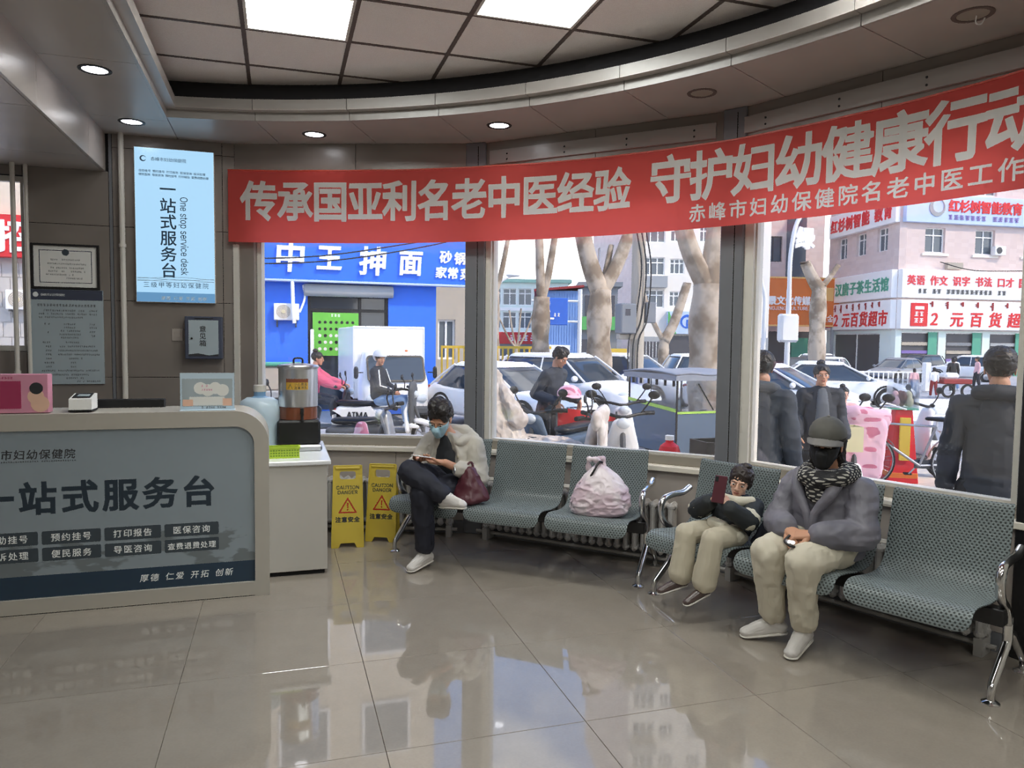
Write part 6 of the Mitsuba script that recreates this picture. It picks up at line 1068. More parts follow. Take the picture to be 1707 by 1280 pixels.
def two_wheels(t, wb, r, m_t='m_tyre'):
    for xx in (0, wb):
        w = part(t, 'wheel', xf(lathe([(r - .07, -.03), (r - .02, -.045), (r, 0), (r - .02, .045), (r - .07, .03)], 24, cap=False), tr(xx, 0, r) @ rot(90, 0)), m_t, 40)
        part(w, 'rim', xf(cat(lathe([(0, -.04), (.05, -.04), (.05, .04), (0, .04)], 12), lathe([(r - .09, -.02), (r - .06, -.025), (r - .06, .025), (r - .09, .02)], 24, cap=False), [xf(box(-.012, .012, .04, r - .07, -.01, .01), rot(60 * i)) for i in range(6)]), tr(xx, 0, r) @ rot(90, 0)), 'm_rim', 30)
def scooter(label, x, y, a, paint='m_white', seat='m_black', basket=None, group=None, screen=None, board=None, box_=False, lift=0.0):
    """an electric scooter, its rear wheel at the origin, riding towards +x"""
    t = thing('scooter', label, 'scooter', group)
    with at(G(x, y, a) @ tr(-0.6, 0, lift)): stamp(t, ('scooter', paint, seat, basket, screen, box_), 'scooter', lambda b: scooter_parts(b, paint, seat, basket, screen, box_))
    return t
def scooter_parts(t, paint, seat, basket, screen, box_):
    if 1:
        two_wheels(t, 1.22, 0.23)
        part(t, 'rear_body', skin([hull(((-.18, 0, .62), (.12, .13, .07)), ((.45, 0, .58), (.12, .15, .08)), ((.05, 0, .44), (.2, .12, .06)), ((.42, 0, .36), (.1, .13, .06)))], 0.03, 3), paint, True)
        part(t, 'seat', skin([hull(((-.15, 0, .74), (.16, .13, .05)), ((.38, 0, .72), (.12, .12, .05)))], 0.03, 3), seat, True)
        part(t, 'footboard', box(.42, .95, -.16, .16, .26, .32, .03), 'm_grey_plastic')
        part(t, 'front_apron', skin(chain([(.96, 0, .32), (.93, 0, .62), (1.0, 0, .88)], [(.05, .20, .08), (.05, .19, .08), (.07, .12, .07)]), 0.03, 3), paint, True)
        part(t, 'front_mudguard', skin([hull(((1.12, 0, .46), (.10, .07, .05)), ((1.36, 0, .40), (.07, .06, .04)))], 0.03, 2), paint, True)
        part(t, 'fork', tube([(1.0, 0, .85), (1.22, 0, .23)], 0.03, 8), 'm_grey_plastic', 40)
        part(t, 'headlight', ball((1.07, 0, .90), (.05, .075, .06), 2), 'm_headlight', True)
        hb = part(t, 'handlebar', tube(bez([(.86, -.34, 1.0), (.93, -.18, .99), (1.0, 0, .96), (.93, .18, .99), (.86, .34, 1.0)], 5), 0.018, 8), 'm_black', True)
        for s in (-1, 1):
            part(hb, 'grip', frustum((.84, s * .35, 1.0), (.90, s * .24, 1.0), 0.024), 'm_rubber', 40)
            mr = part(t, 'mirror_stem', tube(bez([(.93, s * .2, 1.0), (.95, s * .27, 1.1), (.93, s * .33, 1.18)], 4), 0.008, 6), 'm_black', True)
            part(mr, 'mirror', ball((.925, s * .34, 1.20), (.016, .065, .045), 2), 'm_black', True)
        part(t, 'tail_light', box(-.31, -.28, -.08, .08, .58, .64, .01), 'm_taillight'); part(t, 'number_plate', box(-.34, -.33, -.09, .09, .42, .53), 'm_sign_white')
        part(t, 'kickstand', tube([(.35, .1, .3), (.28, .2, .02)], 0.013, 6), 'm_grey_plastic', 30)
        if basket:
            bm = part(t, 'basket', cat([box(1.13, 1.36, -.16, .16, .66, .675)] + [box(x0, x1, y0, y1, .66, .92) for x0, x1, y0, y1 in ((1.13, 1.14, -.16, .16), (1.35, 1.36, -.16, .16), (1.13, 1.36, -.16, -.15), (1.13, 1.36, .15, .16))]), basket)
        if box_: part(t, 'top_box', box(-.52, -.2, -.19, .19, .74, 1.02, .04), 'm_black')
        if screen: part(t, 'wind_apron', skin(chain([(1.03, -.30, .98), (1.1, 0, 1.02), (1.03, .30, .98)], [(.05, .06, .10)] * 3) + [hull(((1.08, -.24, .9), (.035, .08, .1)), ((1.08, .24, .9), (.035, .08, .1)), ((1.08, -.2, .42), (.03, .08, .1)), ((1.08, .2, .42), (.03, .08, .1)))], 0.03, 3, 0.02, (12, 12, 8), 4), screen, True)
def tree(label, x, y, h, r, forks, group=None, base=0.0):
    t = thing('tree', label, 'tree', group); z = gz(x, y)
    with at(tr(x, y, z)):
        pts = bez([(0, 0, -0.1), (0.03 * r, 0.02, h * 0.3), (-0.12 * r, 0, h * 0.65), (0, 0, h)], 6); m = tube(pts, np.linspace(r * 1.12, r * 0.95, len(pts)) * (1 + 0.08 * np.sin(np.arange(len(pts)))), 14)
        v = m.vertices; m.vertices = v + m.vertex_normals * (0.12 * r * (mfbm(v * [3 / r * .3, 3 / r * .3, 2.0], 3) - .5))[:, None]
        part(t, 'trunk', m, 'm_bark', True)
        for i, (dx, dz, rr, dy) in enumerate(forks):
            p = bez([(0, 0, h - 0.35 * r), (dx * 0.45, dy * .5, h + dz * 0.32), (dx, dy, h + dz)], 5); part(t, 'limb', tube(p, np.linspace(rr * 1.15, rr * 0.85, len(p)), 10), 'm_bark', True)
            part(t, 'cut_end', ball((dx, dy, h + dz), (rr * .86, rr * .86, rr * .2), 2), 'm_bark_dark', True)
    return t
def frame_of(A, B):
    A, B = np.array(A, float), np.array(B, float); L = np.linalg.norm(B - A); e = (B - A) / L; m = np.eye(4); m[:2, 0] = e; m[:2, 1] = (-e[1], e[0]); m[:2, 3] = A; return m, L
def facade(t, rects, L, z0, z1, wallm, depth=0.5, framem='m_sign_white', mull=(1, 0), name='wall', pane='m_window_pane', x0=0.0):
    w = part(t, name, prismy(sbox(x0, z0, L, z1).difference(unary_union([sbox(*r) for r in rects])) if rects else sbox(x0, z0, L, z1), 0, depth), wallm)
    for (a, b, c, d) in rects:
        fr = sbox(a, b, c, d); e = min(0.09, 0.12 * (c - a)); g = [fr.difference(fr.buffer(-e, join_style=2))]
        for i in range(mull[0]): xx = a + (c - a) * (i + 1) / (mull[0] + 1); g.append(sbox(xx - e / 2, b, xx + e / 2, d))
        for i in range(mull[1]): zz = d - (d - b) * 0.3 * (i + 1); g.append(sbox(a, zz - e / 2, c, zz + e / 2))
        k = part(t, 'window', prismy(unary_union(g), depth * 0.35, depth * 0.35 + 0.06), framem); part(k, 'pane', box(a, c, depth * 0.35 + 0.07, depth * 0.35 + 0.09, b, d), pane)
    return w
def aircon(x, z, y=0.0, s=1.0, label=None, parent=None):
    t = parent or thing('air_conditioner', label, 'air conditioner')
    nmz = (lambda n: 'air_conditioner_' + n) if parent else (lambda n: n)
    with at(tr(x, y, z) @ scl(s)):
        b = part(t, nmz('case'), box(-.40, .40, -.32, 0, 0, .55, .02), 'm_white')
        if parent: part(b, 'fan', xf(lathe([(0, -.01), (.2, -.01), (.2, .01), (0, .01)], 16), tr(-.1, -.325, .28) @ rot(90, 0)), 'm_grey_plastic'); return
        gr = part(t, 'fan_grille', cat([xf(lathe([(r, -.008), (r + .012, -.008), (r + .012, .008), (r, .008)], 28, cap=False), tr(-.10, -.33, .28) @ rot(90, 0)) for r in (.06, .10, .14, .18, .22)]), 'm_cream_wall', 30)
        part(t, 'fan_opening', xf(lathe([(0, -.004), (.225, -.004), (.225, .004), (0, .004)], 28), tr(-.10, -.321, .28) @ rot(90, 0)), 'm_concrete')
        part(t, 'fan_hub', xf(lathe([(0, -.02), (.06, -.02), (.06, .02), (0, .02)], 16), tr(-.10, -.335, .28) @ rot(90, 0)), 'm_cream_yellow', 30)
        for q in (-.3, .3): part(t, 'bracket', cat(box(q - .02, q + .02, -.34, .02, -.05, 0), box(q - .02, q + .02, -.02, .02, -.22, 0)), 'm_grey_plastic')
    return t

# the blue noodle shop
sh = thing('noodle_shop', 'bright blue noodle shop front with white characters on its long sign', 'shop')
SY = 21.25
door = sbox(0.74, -0.5, 2.95, 3.0)
part(sh, 'wall', prismy(sbox(-3.2, -0.6, 4.32, 15).difference(door), SY, SY + 0.4), 'm_blue_wall')
part(sh, 'side_wall', box(4.2, 4.32, SY + 0.4, SY + 7, -0.6, 15), 'm_greywall')
part(sh, 'upper_wall', box(-3.2, 4.32, SY - 0.05, SY, 4.9, 15), 'm_beigewall')
for i in range(3):
    for zz in (0, 3.0, 6.0):
        k = part(sh, 'window', prismy(sbox(-2.4 + 2.3 * i, 6.0 + zz, -1.0 + 2.3 * i, 7.6 + zz).difference(sbox(-2.32 + 2.3 * i, 6.08 + zz, -1.08 + 2.3 * i, 7.52 + zz)), SY - .12, SY - .05), 'm_sign_white'); part(k, 'pane', box(-2.35 + 2.3 * i, -1.05 + 2.3 * i, SY - .09, SY - .07, 6.05 + zz, 7.55 + zz), 'm_window_pane')
sg = part(sh, 'sign_board', box(-3.2, 5.25, SY - 0.45, SY - 0.05, 3.06, 4.75, .02), 'm_blue_sign'); part(sg, 'trim', box(-3.22, 5.27, SY - 0.47, SY - 0.05, 3.02, 3.07), 'm_sky_sign')
for ch, x, z, h in (('中', -0.16, 3.27, .86), ('王', 0.92, 3.33, .72), ('抻', 2.05, 3.25, .80), ('面', 3.12, 3.29, .72)):
    part(sh, 'sign_character', prismy(affinity.translate(write(ch, h, bold=.028, slant=.06, wide=.95), x, z), SY - 0.55, SY - 0.45), 'm_sign_white')
for ch, x, z, h in (('砂', 4.30, 3.66, .36), ('锅', 4.72, 3.64, .36), ('家', 4.18, 3.24, .33), ('常', 4.52, 3.23, .33), ('菜', 4.90, 3.21, .33)):
    part(sh, 'sign_character', prismy(affinity.translate(write(ch, h, bold=.03, slant=.06), x, z), SY - 0.51, SY - 0.45), 'm_sign_white')
part(sh, 'shutter_box', skin([hull(((0.65, SY - .12, 2.82), (.03, .16, .17)), ((3.05, SY - .12, 2.82), (.03, .16, .17)))], .08, 1), 'm_greywall', 40)
dr_ = part(sh, 'door', box(0.74, 2.95, SY + .18, SY + .22, -.5, 3.0), 'm_carglass'); part(dr_, 'door_frame', cat(box(0.74, 0.82, SY + .1, SY + .2, -.5, 3), box(2.87, 2.95, SY + .1, SY + .2, -.5, 3), box(2.12, 2.2, SY + .1, SY + .2, -.5, 3), box(.74, 2.95, SY + .1, SY + .2, 2.25, 2.33)), 'm_black')
mb = thing('menu_board', 'green menu board with rows of round dishes in the noodle shop doorway', 'menu board')
with at(tr(0, SY + .08, 0)):
    part(mb, 'board', box(.87, 2.12, -.02, .02, 1.02, 2.22), 'm_green_board')
    part(mb, 'header_print', prismy(affinity.translate(greek(.34, .09, 5, 1.0), 1.35, 2.10), -.024, -.02), 'm_sign_white')
    for r in range(5):
        for i in range(7):
            part(mb, 'dish_picture', prismy(Point(1.06 + .15 * i, 1.95 - .185 * r).buffer(.045 if r > 1 else .04), -.026, -.02), 'm_black' if r < 2 or (i + r) % 3 == 0 else 'm_cream_wall')
kk = thing('downpipe', 'white pipe running down past the air conditioner on the blue wall', 'pipe')
part(kk, 'pipe', tube([(.33, SY - .42, 3.02), (.35, SY - .42, 2.2), (.38, SY - .42, 1.9)], .05, 10), 'm_sign_white', 40); part(kk, 'hose', tube(bez([(.62, SY - .05, 2.95), (.66, SY - .1, 2.6), (.52, SY - .15, 2.2)], 5), .03, 8), 'm_sign_white', True)
aircon(.18, 1.98, SY - .02, 0.82, 'white air conditioner with a round fan on the blue shop wall')
kk = thing('door_light', 'white upright light strip at the left edge of the shop doorway', 'light'); part(kk, 'strip', box(.80, .90, SY - .06, SY, .2, 1.75, .02), 'm_sign_white'); part(kk, 'base', box(.78, .92, SY - .08, SY, .1, .2, .01), 'm_grey_plastic')
# the building left of it, seen through the small window
lb = thing('brick_building', 'pale brick building with a red sign behind the small left window', 'building')
part(lb, 'wall', box(-16, -3.25, SY + 3, SY + 3.4, -.6, 9), 'm_brick_grey'); part(lb, 'upper_wall', box(-16, -3.25, SY + 2.9, SY + 3, 4.8, 9), 'm_beigewall')
rr_ = part(lb, 'red_sign', box(-14, -4, SY + 2.6, SY + 3, 3.65, 4.8), 'm_red'); part(rr_, 'lettering', prismy(affinity.translate(write('招', .9, bold=.03), -7.45, 3.78), SY + 2.56, SY + 2.6), 'm_sign_white')
for r in range(7):
    for i in range(12): part(lb, 'brick_course', box(-9.5 + .42 * i + .2 * (r % 2), -9.1 + .42 * i + .2 * (r % 2), SY + 2.97, SY + 3.0, .6 + .42 * r, 1.0 + .42 * r), 'm_brick_grey')
aircon(-6.85, 2.2, SY + 2.96, 1.0, 'air conditioner on the pale brick wall behind the small left window')

# the box truck
tk = thing('box_truck', 'small white box truck parked in front of the blue shop', 'truck')
M, L = frame_of((1.86, 16.72), (3.18, 16.78))
with at(M @ tr(L / 2, 0, gz(2.4, 17) )):
    part(tk, 'cargo_box', box(-.84, .84, .95, 3.9, .55, 2.24, .03), 'm_carwhite')
    for xx in (-.84, .84): part(tk, 'box_edge', box(xx - .015, xx + .015, .935, .97, .55, 2.25, .008), 'm_lamp_white')
    part(tk, 'box_edge', box(-.85, .85, .935, .97, 2.20, 2.255, .01), 'm_lamp_white')
    def cab(z, y0, hw): return [(hw * np.sign(math.cos(a)) * abs(math.cos(a)) ** .4, y0 + (1.0 - y0) / 2 * (1 + np.sign(math.sin(a)) * abs(math.sin(a)) ** .4) - 0.0, z) for a in np.arange(24) * 2 * math.pi / 24]
    part(tk, 'cab', rings([cab(z, y, w) for z, y, w in ((.28, .02, .70), (.40, -.04, .765), (.75, -.05, .78), (.98, .0, .775), (1.55, .30, .68), (1.64, .36, .66), (1.70, .50, .58))]), 'm_carwhite', 40)
    ws = prism(rrect(1.26, .60, .08), 0, .02); part(tk, 'windscreen', xf(ws, np.array([[1, 0, 0, 0], [0, .46, -.88, .125], [0, .88, .46, 1.28], [0, 0, 0, 1]])), 'm_carglass')
    wf = rrect(1.32, .66, .1).difference(rrect(1.24, .58, .08)); part(tk, 'windscreen_seal', xf(prism(wf, -.005, .028), np.array([[1, 0, 0, 0], [0, .46, -.88, .125], [0, .88, .46, 1.28], [0, 0, 0, 1]])), 'm_black')
    for s in (-1, 1):
        part(tk, 'side_window', xf(prismx([(.28, 1.02), (.85, 1.02), (.85, 1.5), (.50, 1.5)], -.01, .01), tr(s * .735, 0, 0) @ rot(-8 * s, 1) @ tr(s * .13, 0, 0)), 'm_carglass')
        part(tk, 'mirror', skin([hull(((s * .90, .10, 1.12), (.05, .03, .06)), ((s * .90, .10, 1.28), (.05, .03, .06)))], .03, 1), 'm_black', True); part(tk, 'mirror_arm', tube([(s * .74, .15, 1.2), (s * .9, .1, 1.2)], .012, 6), 'm_black')
        part(tk, 'headlight', skin([hull(((s * .60, -.04, .62), (.10, .04, .09)), ((s * .48, -.05, .62), (.06, .03, .07)))], .03, 1), 'm_headlight', True)
        for yy in (.35, 3.1): w = part(tk, 'wheel', WHEEL[0], M=tr(s * .66, yy, .28) @ rot(90) @ scl(.85)); part(w, 'rim', WHEEL[1], M=tr(s * .66, yy, .28) @ rot(90 if s > 0 else -90) @ scl(.85))
        part(tk, 'wiper', tube([(s * .1, .0, .99), (s * .1 + .42, .02, 1.03)], .01, 5), 'm_black'); part(tk, 'roof_lamp', ball((s * .3, .42, 1.69), (.04, .03, .02), 1), 'm_orange', True)
    part(tk, 'bumper', box(-.76, .76, -.12, 0, .24, .44, .05), 'm_grey_plastic'); part(tk, 'grille', box(-.3, .3, -.075, -.04, .5, .62, .02), 'm_grey_plastic')
    part(tk, 'number_plate', box(-.22, .22, -.135, -.12, .28, .40), 'm_plate_blue'); part(tk, 'chassis', box(-.5, .5, .9, 3.8, .36, .55), 'm_black')

# cars
car('white car nearest the left window post, its front half beside the parked scooters', 4.95, 16.1, -66, 'm_carwhite')
car('white car with a bright grille behind the man in a dark jacket', 7.15, 17.6, -62, 'm_carwhite', 'suv')
car('white car with a green number plate behind the walking woman', 12.4, 16.6, -57, 'm_carwhite', plate='m_plate_green')
car('grey saloon car parked before the corner shop', 36.3, 36.6, 197, 'm_carsilver')
car('white car behind the middle window, left of the enclosed tricycle', 10.9, 21.9, -60, 'm_carwhite', 'suv')
car('white car seen over the tricycle roof, left one', 13.0, 26.6, -30, 'm_carwhite')
car('white car seen over the tricycle roof by the thick tree trunk', 15.4, 23.6, -10, 'm_carwhite', 'suv')
car('white car with a blue reflection behind the man in a flat cap', 17.9, 20.6, -35, 'm_carwhite')
car('white car parked left of the grey saloon, farther one', 33.6, 41.0, 205, 'm_carwhite', 'suv')
car('white car parked next to the grey saloon on its left', 32.4, 38.0, 215, 'm_carwhite')
car('dark car half hidden behind the grey saloon', 42.6, 41.2, 190, 'm_cardark', 'suv')
car('white car behind the group of children', 42.9, 37.6, 120, 'm_carwhite', 'suv')
car('white car right of the group of children, far back', 49.0, 42.8, 170, 'm_carwhite', 'suv')
car('dark car by the street lamps, far back', 27.5, 34.5, 200, 'm_cardark')
car('white car far back under the street lamps', 21.5, 35.6, 190, 'm_carwhite')
car('white car far back behind the trees left of the pole', 12.6, 30.5, 175, 'm_carwhite')
car('grey car far back under the blue road sign', 14.8, 33.5, 180, 'm_carsilver')

# ---- buildings, poles and trees across the street --------------------------------------------------------------
tb = thing('street_building', 'long pale green-white three-storey building far back left', 'building')
M, L = frame_of((8.0, 71.0), (26.0, 65.7))
with at(M @ tr(0, 0, 0)):
    rc = [(1.0 + 1.45 * i, z, 2.32 + 1.45 * i, z + 1.6) for i in range(11) for z in (0.3, 2.55, 4.75)]
    facade(tb, rc, L, -1.2, 6.9, 'm_teal_wall', 0.5, 'm_sign_white', (1, 1))
    part(tb, 'roof_edge', box(-.3, L + .3, -.3, 8, 6.9, 7.2), 'm_teal_trim')
    for z in (2.0, 4.25): part(tb, 'floor_band', box(0, L, -.08, 0, z, z + .3), 'm_sign_white')
    part(tb, 'side_wall', box(L - .5, L, .5, 8, -1.2, 6.9), 'm_teal_wall')
kk = thing('shop_row', 'low red-signed shop row before the pale green-white building', 'shop')
M, L = frame_of((10.5, 56.5), (19.8, 54.0))
with at(M): part(kk, 'wall', box(0, L, 0, 3, -1, 1.5), 'm_greywall'); part(kk, 'sign', box(.2, L - .2, -.3, 0, 1.2, 2.1), 'm_red'); part(kk, 'lettering', prismy(unary_union([affinity.translate(greek(2.4, .5, 70 + i, 1.0), .6 + 3.0 * i, 1.4) for i in range(3)]), -.34, -.3), 'm_sign_white'); part(kk, 'shop_front', box(.4, L - .4, -.06, 0, -1, 1.0), 'm_window_pane')
sb = thing('blue_shed_building', 'blue and grey sheet-metal building behind the road sign', 'building')
M, L = frame_of((16.9, 48.2), (22.0, 46.4))
with at(M):
    part(sb, 'wall', box(0, 2.9, 0, 6, -1, 4.9), 'm_shed_blue'); part(sb, 'grey_wall', box(2.9, L, .1, 6, -1, 5.2), 'm_shed_grey')
    for i in range(16): part(sb, 'cladding_sheet', box(.18 * i + .01, .18 * i + .15, -.04, 0, -1, 4.85), 'm_shed_blue')
    part(sb, 'roof_edge', xf(box(-.3, 3.1, -.4, 6, 0, .15), tr(0, 0, 4.85) @ rot(-5, 1)), 'm_darkred'); part(sb, 'roof_edge', box(2.7, L + .3, -.2, 6, 5.2, 5.5), 'm_shed_grey')
    part(sb, 'dark_window', box(3.2, L - .2, .02, .1, 3.2, 4.6), 'm_shop_dark')
    k = part(sb, 'green_sign', box(2.9, L + .6, -.4, .1, 2.25, 3.15), 'm_green_sign'); part(k, 'lettering', prismy(affinity.translate(greek(1.5, .55, 81, 1.0), 3.5, 2.4), -.44, -.4), 'm_sign_white')
    k = part(sb, 'yellow_sign', box(3.8, L + .6, -.7, -.2, .2, 1.0), 'm_yellow_sign'); part(k, 'lettering', prismy(affinity.translate(greek(1.0, .5, 82, 1.0), 4.1, .35), -.74, -.7), 'm_darkred')
    part(sb, 'white_panel', box(.5, 2.2, -.3, -.1, -.6, 1.2), 'm_sign_white'); part(sb, 'doorway', box(2.95, 3.7, .04, .1, -1, 1.6), 'm_shop_dark')

ab = thing('apartment_building', 'tall cream apartment building with white-framed windows behind the middle window', 'building')
M, L = frame_of((27.75, 54.81), (38.0, 51.7))
with at(M):
    rc = []
    for f in range(14):
        z = 4.25 + 2.62 * f
        rc += [(.35, z, 2.15, z + 1.45), (2.55, z + .1, 3.75, z + 1.35), (4.9, z + .1, 6.0, z + 1.35), (6.9, z, 8.6, z + 1.45), (9.0, z + .1, 10.0, z + 1.35)]
    facade(ab, rc, L, -1.2, 41.0, 'm_cream_wall', .4, 'm_sign_white', (2, 1))
    for f in range(14):
        if f % 2: part(ab, 'balcony_front', box(.2, 2.3, -.5, 0, 4.25 + 2.62 * f - 1.0, 4.25 + 2.62 * f - .1), 'm_greywall')
    part(ab, 'roof_edge', box(-.2, L + .2, -.3, .5, 41.0, 41.5), 'm_greywall')
    part(ab, 'ground_floor', box(0, L, -.1, 0, -1.2, 1.9), 'm_greywall')
    k = part(ab, 'shop_sign', box(2.4, 8.0, -.5, 0, 2.15, 3.95), 'm_sky_sign'); part(k, 'lettering', prismy(affinity.translate(write('内蒙', .8), 4.75, 2.75), -.54, -.5), 'm_purple')
    part(k, 'emblem', prismy(unary_union([Point(3.95, 3.15).buffer(.55).difference(Point(3.95, 3.1).buffer(.4)), sbox(3.88, 2.6, 4.02, 3.3)]), -.54, -.5), 'm_road_blue'); part(k, 'green_wedge', prismy(Polygon([(2.4, 2.15), (3.1, 2.15), (2.5, 3.9), (2.4, 3.9)]), -.53, -.5), 'm_green_sign')
    part(ab, 'shop_front', box(2.5, 6.8, -.2, -.1, -1.2, 2.0), 'm_shop_dark'); part(ab, 'barred_window', box(.4, 1.9, -.2, -.1, .2, 1.5), 'm_shop_dark')
    for i in range(6): part(ab, 'window_bar', box(.45 + .27 * i, .49 + .27 * i, -.26, -.2, .2, 1.5), 'm_sign_white')
M2, L2 = frame_of((30.6, 70.5), (27.75, 54.81))
with at(M2):
    facade(ab, [(2.0, 4 + 2.62 * f, 2.9, 5.4 + 2.62 * f) for f in range(14)], L2, -1.2, 41.0, 'm_pinkwall', .4, 'm_sign_white', (0, 0), 'gable_wall')
    k = part(ab, 'low_shop', box(L2 - 9, L2 - 4.5, -3, 0, -1.2, 2.6), 'm_cream_wall'); part(k, 'sign', box(L2 - 8.7, L2 - 5, -3.1, -3, 1.5, 2.4), 'm_green_door'); part(k, 'shop_front', box(L2 - 8.8, L2 - 4.8, -3.1, -3, -1.1, 1.2), 'm_shop_dark')

# the corner building
cb = thing('corner_building', 'pale pink corner building with white shop signs in red characters', 'building')
C0 = (46.08, 46.75)
# right face
M, L = frame_of(C0, (72.0, 44.1))
def squiggles(n, w, h, seed):
    r = random.Random(seed); o = []
    for i in range(n):
        x = w * i / n; hh = h * (0.5 + .5 * r.random()); o.append(sbox(x, h - hh, x + .13, h))
        for q in range(2): zz = h - hh * (.25 + .5 * r.random()); o.append(Polygon([(x - .18, zz + .06), (x + .1, zz + .1), (x + .1, zz - .08)]))
    return unary_union(o)
def band(t, L, signs, x0=0.0):
    for nme, z0, z1, mm in signs: part(t, nme, box(x0, L, -.5, 0, z0, z1, .03), mm)
def lett(t, poly, x, z, m, y=-.5): part(t, 'sign_lettering', prismy(affinity.translate(poly, x, z), y - .06, y), m)
with at(M):
    rc = [(2.3 + 4.6 * i, 8.75, 4.1 + 4.6 * i, 10.7) for i in range(5)] + [(2.3 + 4.6 * i, 13.4, 4.1 + 4.6 * i, 15.3) for i in range(5)]
    facade(cb, rc, L, 2.6, 17.2, 'm_pinkwall', .6, 'm_sign_white', (1, 1))
    for i in range(5): part(cb, 'window_reveal', box(2.0 + 4.6 * i, 4.4 + 4.6 * i, -.12, 0, 8.5, 8.7), 'm_cream_wall')
    facade(cb, [(.5 + 4.1 * i, -1.0, 3.9 + 4.1 * i, 2.5) for i in range(6)], L, -1.5, 2.7, 'm_teal_wall', .5, 'm_sign_white', (0, 0), 'shop_wall', 'm_shop_dark')
    for i in range(6):
        for q in range(4): part(cb, 'display_shelf', box(.7 + 4.1 * i, 3.7 + 4.1 * i, .1, .16, -.5 + .65 * q, -.25 + .65 * q), ['m_shed_grey', 'm_greywall', 'm_purple', 'm_concrete'][(i + q) % 4])
        part(cb, 'green_jamb', box(3.0 + 4.1 * i, 3.8 + 4.1 * i, .02, .08, -1, 2.5), 'm_green_door')
    band(cb, L, [('lower_sign', 2.72, 5.0, 'm_sign_white'), ('upper_sign', 5.15, 7.35, 'm_sign_white')])
    part(cb, 'top_sign', box(.2, L, -.4, 0, 11.0, 13.2, .03), 'm_sky_sign')
    lett(cb, write('2元百货超市', 1.22, pitch=1.78, bold=.02, slant=.08), 2.6, 2.95, 'm_red'); lett(cb, squiggles(9, 12.5, .7, 3), 2.7, 4.2, 'm_darkred')
    k = part(cb, 'red_panel', box(.85, 2.35, -.56, -.5, 2.95, 4.75), 'm_red'); part(k, 'print', prismy(unary_union([affinity.translate(greek(.95, .4, 31, 1.0, .45), 1.1, 3.2), affinity.translate(greek(.95, .4, 32, 1.0, .45), 1.1, 3.7), sbox(1.2, 4.25, 2.0, 4.5)]), -.59, -.56), 'm_sign_white')
    lett(cb, write('英语 作文 识字 书法 口才 国学 珠算', 0.78, pitch=.82, bold=.02), .4, 6.15, 'm_red_sign'); lett(cb, greek(8.5, .38, 33, .9, .42), 1.4, 5.5, 'm_grey_plastic')
    lett(cb, write('红杉树智能教育', .98, pitch=.98, bold=.03), 3.9, 11.9, 'm_red', -.4); lett(cb, greek(6.8, .4, 34, .85, .5), 3.9, 11.3, 'm_purple', -.4)
    part(cb, 'sign_emblem', prismy(Point(2.9, 12.2).buffer(.7).difference(Point(3.0, 12.3).buffer(.5)), -.46, -.4), 'm_greywall')
    for x, z in ((8.9, 8.7), (13.4, 8.7)): aircon(x, z, -.02, 1.3, parent=cb)
    part(cb, 'cable', tube(bez([(3.5, -.3, 8.0), (6, -.3, 7.5), (9, -.3, 7.45), (20, -.3, 7.9)], 5), .035, 5), 'm_cable', True); part(cb, 'bracket_box', box(4.2, 5.6, -.3, 0, 7.5, 8.0), 'm_concrete')
    part(cb, 'roof_edge', box(-.1, L, -.3, .6, 17.2, 17.7), 'm_greywall')
M, L = frame_of((48.62, 57.45), C0)
with at(M):
    rc = [(x, 9.0, x + 1.5, 10.9) for x in (1.6, 4.7, 7.9)] + [(x, 13.4, x + 1.5, 15.3) for x in (1.6, 4.7, 7.9)]
    facade(cb, rc, L, 2.6, 17.2, 'm_pinkwall', .6, 'm_sign_white', (1, 1), 'side_wall')
    facade(cb, [(1.2, -1.0, 8.8, 2.4)], L, -1.5, 2.7, 'm_teal_wall', .5, 'm_sign_white', (1, 0), 'shop_side_wall', 'm_shop_dark')
    band(cb, L, [('lower_sign', 2.72, 5.0, 'm_sign_white'), ('upper_sign', 5.15, 7.35, 'm_sign_white')])
    part(cb, 'top_sign', box(.6, L, -.4, 0, 11.0, 13.0, .03), 'm_sign_white')
    lett(cb, write('2元百货超市', 1.3, pitch=1.42, bold=.02, slant=.08), 2.2, 2.95, 'm_red'); lett(cb, squiggles(8, 8, .7, 5), 2.4, 4.2, 'm_darkred')
    k = part(cb, 'red_panel', box(.5, 1.9, -.56, -.5, 2.95, 4.75), 'm_red'); part(k, 'print', prismy(unary_union([affinity.translate(greek(.9, .4, 35, 1.0, .43), .75, 3.2), affinity.translate(greek(.9, .4, 36, 1.0, .43), .75, 3.75)]), -.59, -.56), 'm_sign_white')
    lett(cb, write('汉唐子茶生活馆', 1.15, pitch=1.2, bold=.02), 2.3, 5.7, 'm_green_door'); part(cb, 'sign_emblem', prismy(Point(1.2, 6.2).buffer(.7).difference(Point(1.2, 6.2).buffer(.5)), -.56, -.5), 'm_green_door')
    lett(cb, write('红杉树智能 教育', 1.2, pitch=1.3, bold=.03), .9, 11.4, 'm_red', -.4)
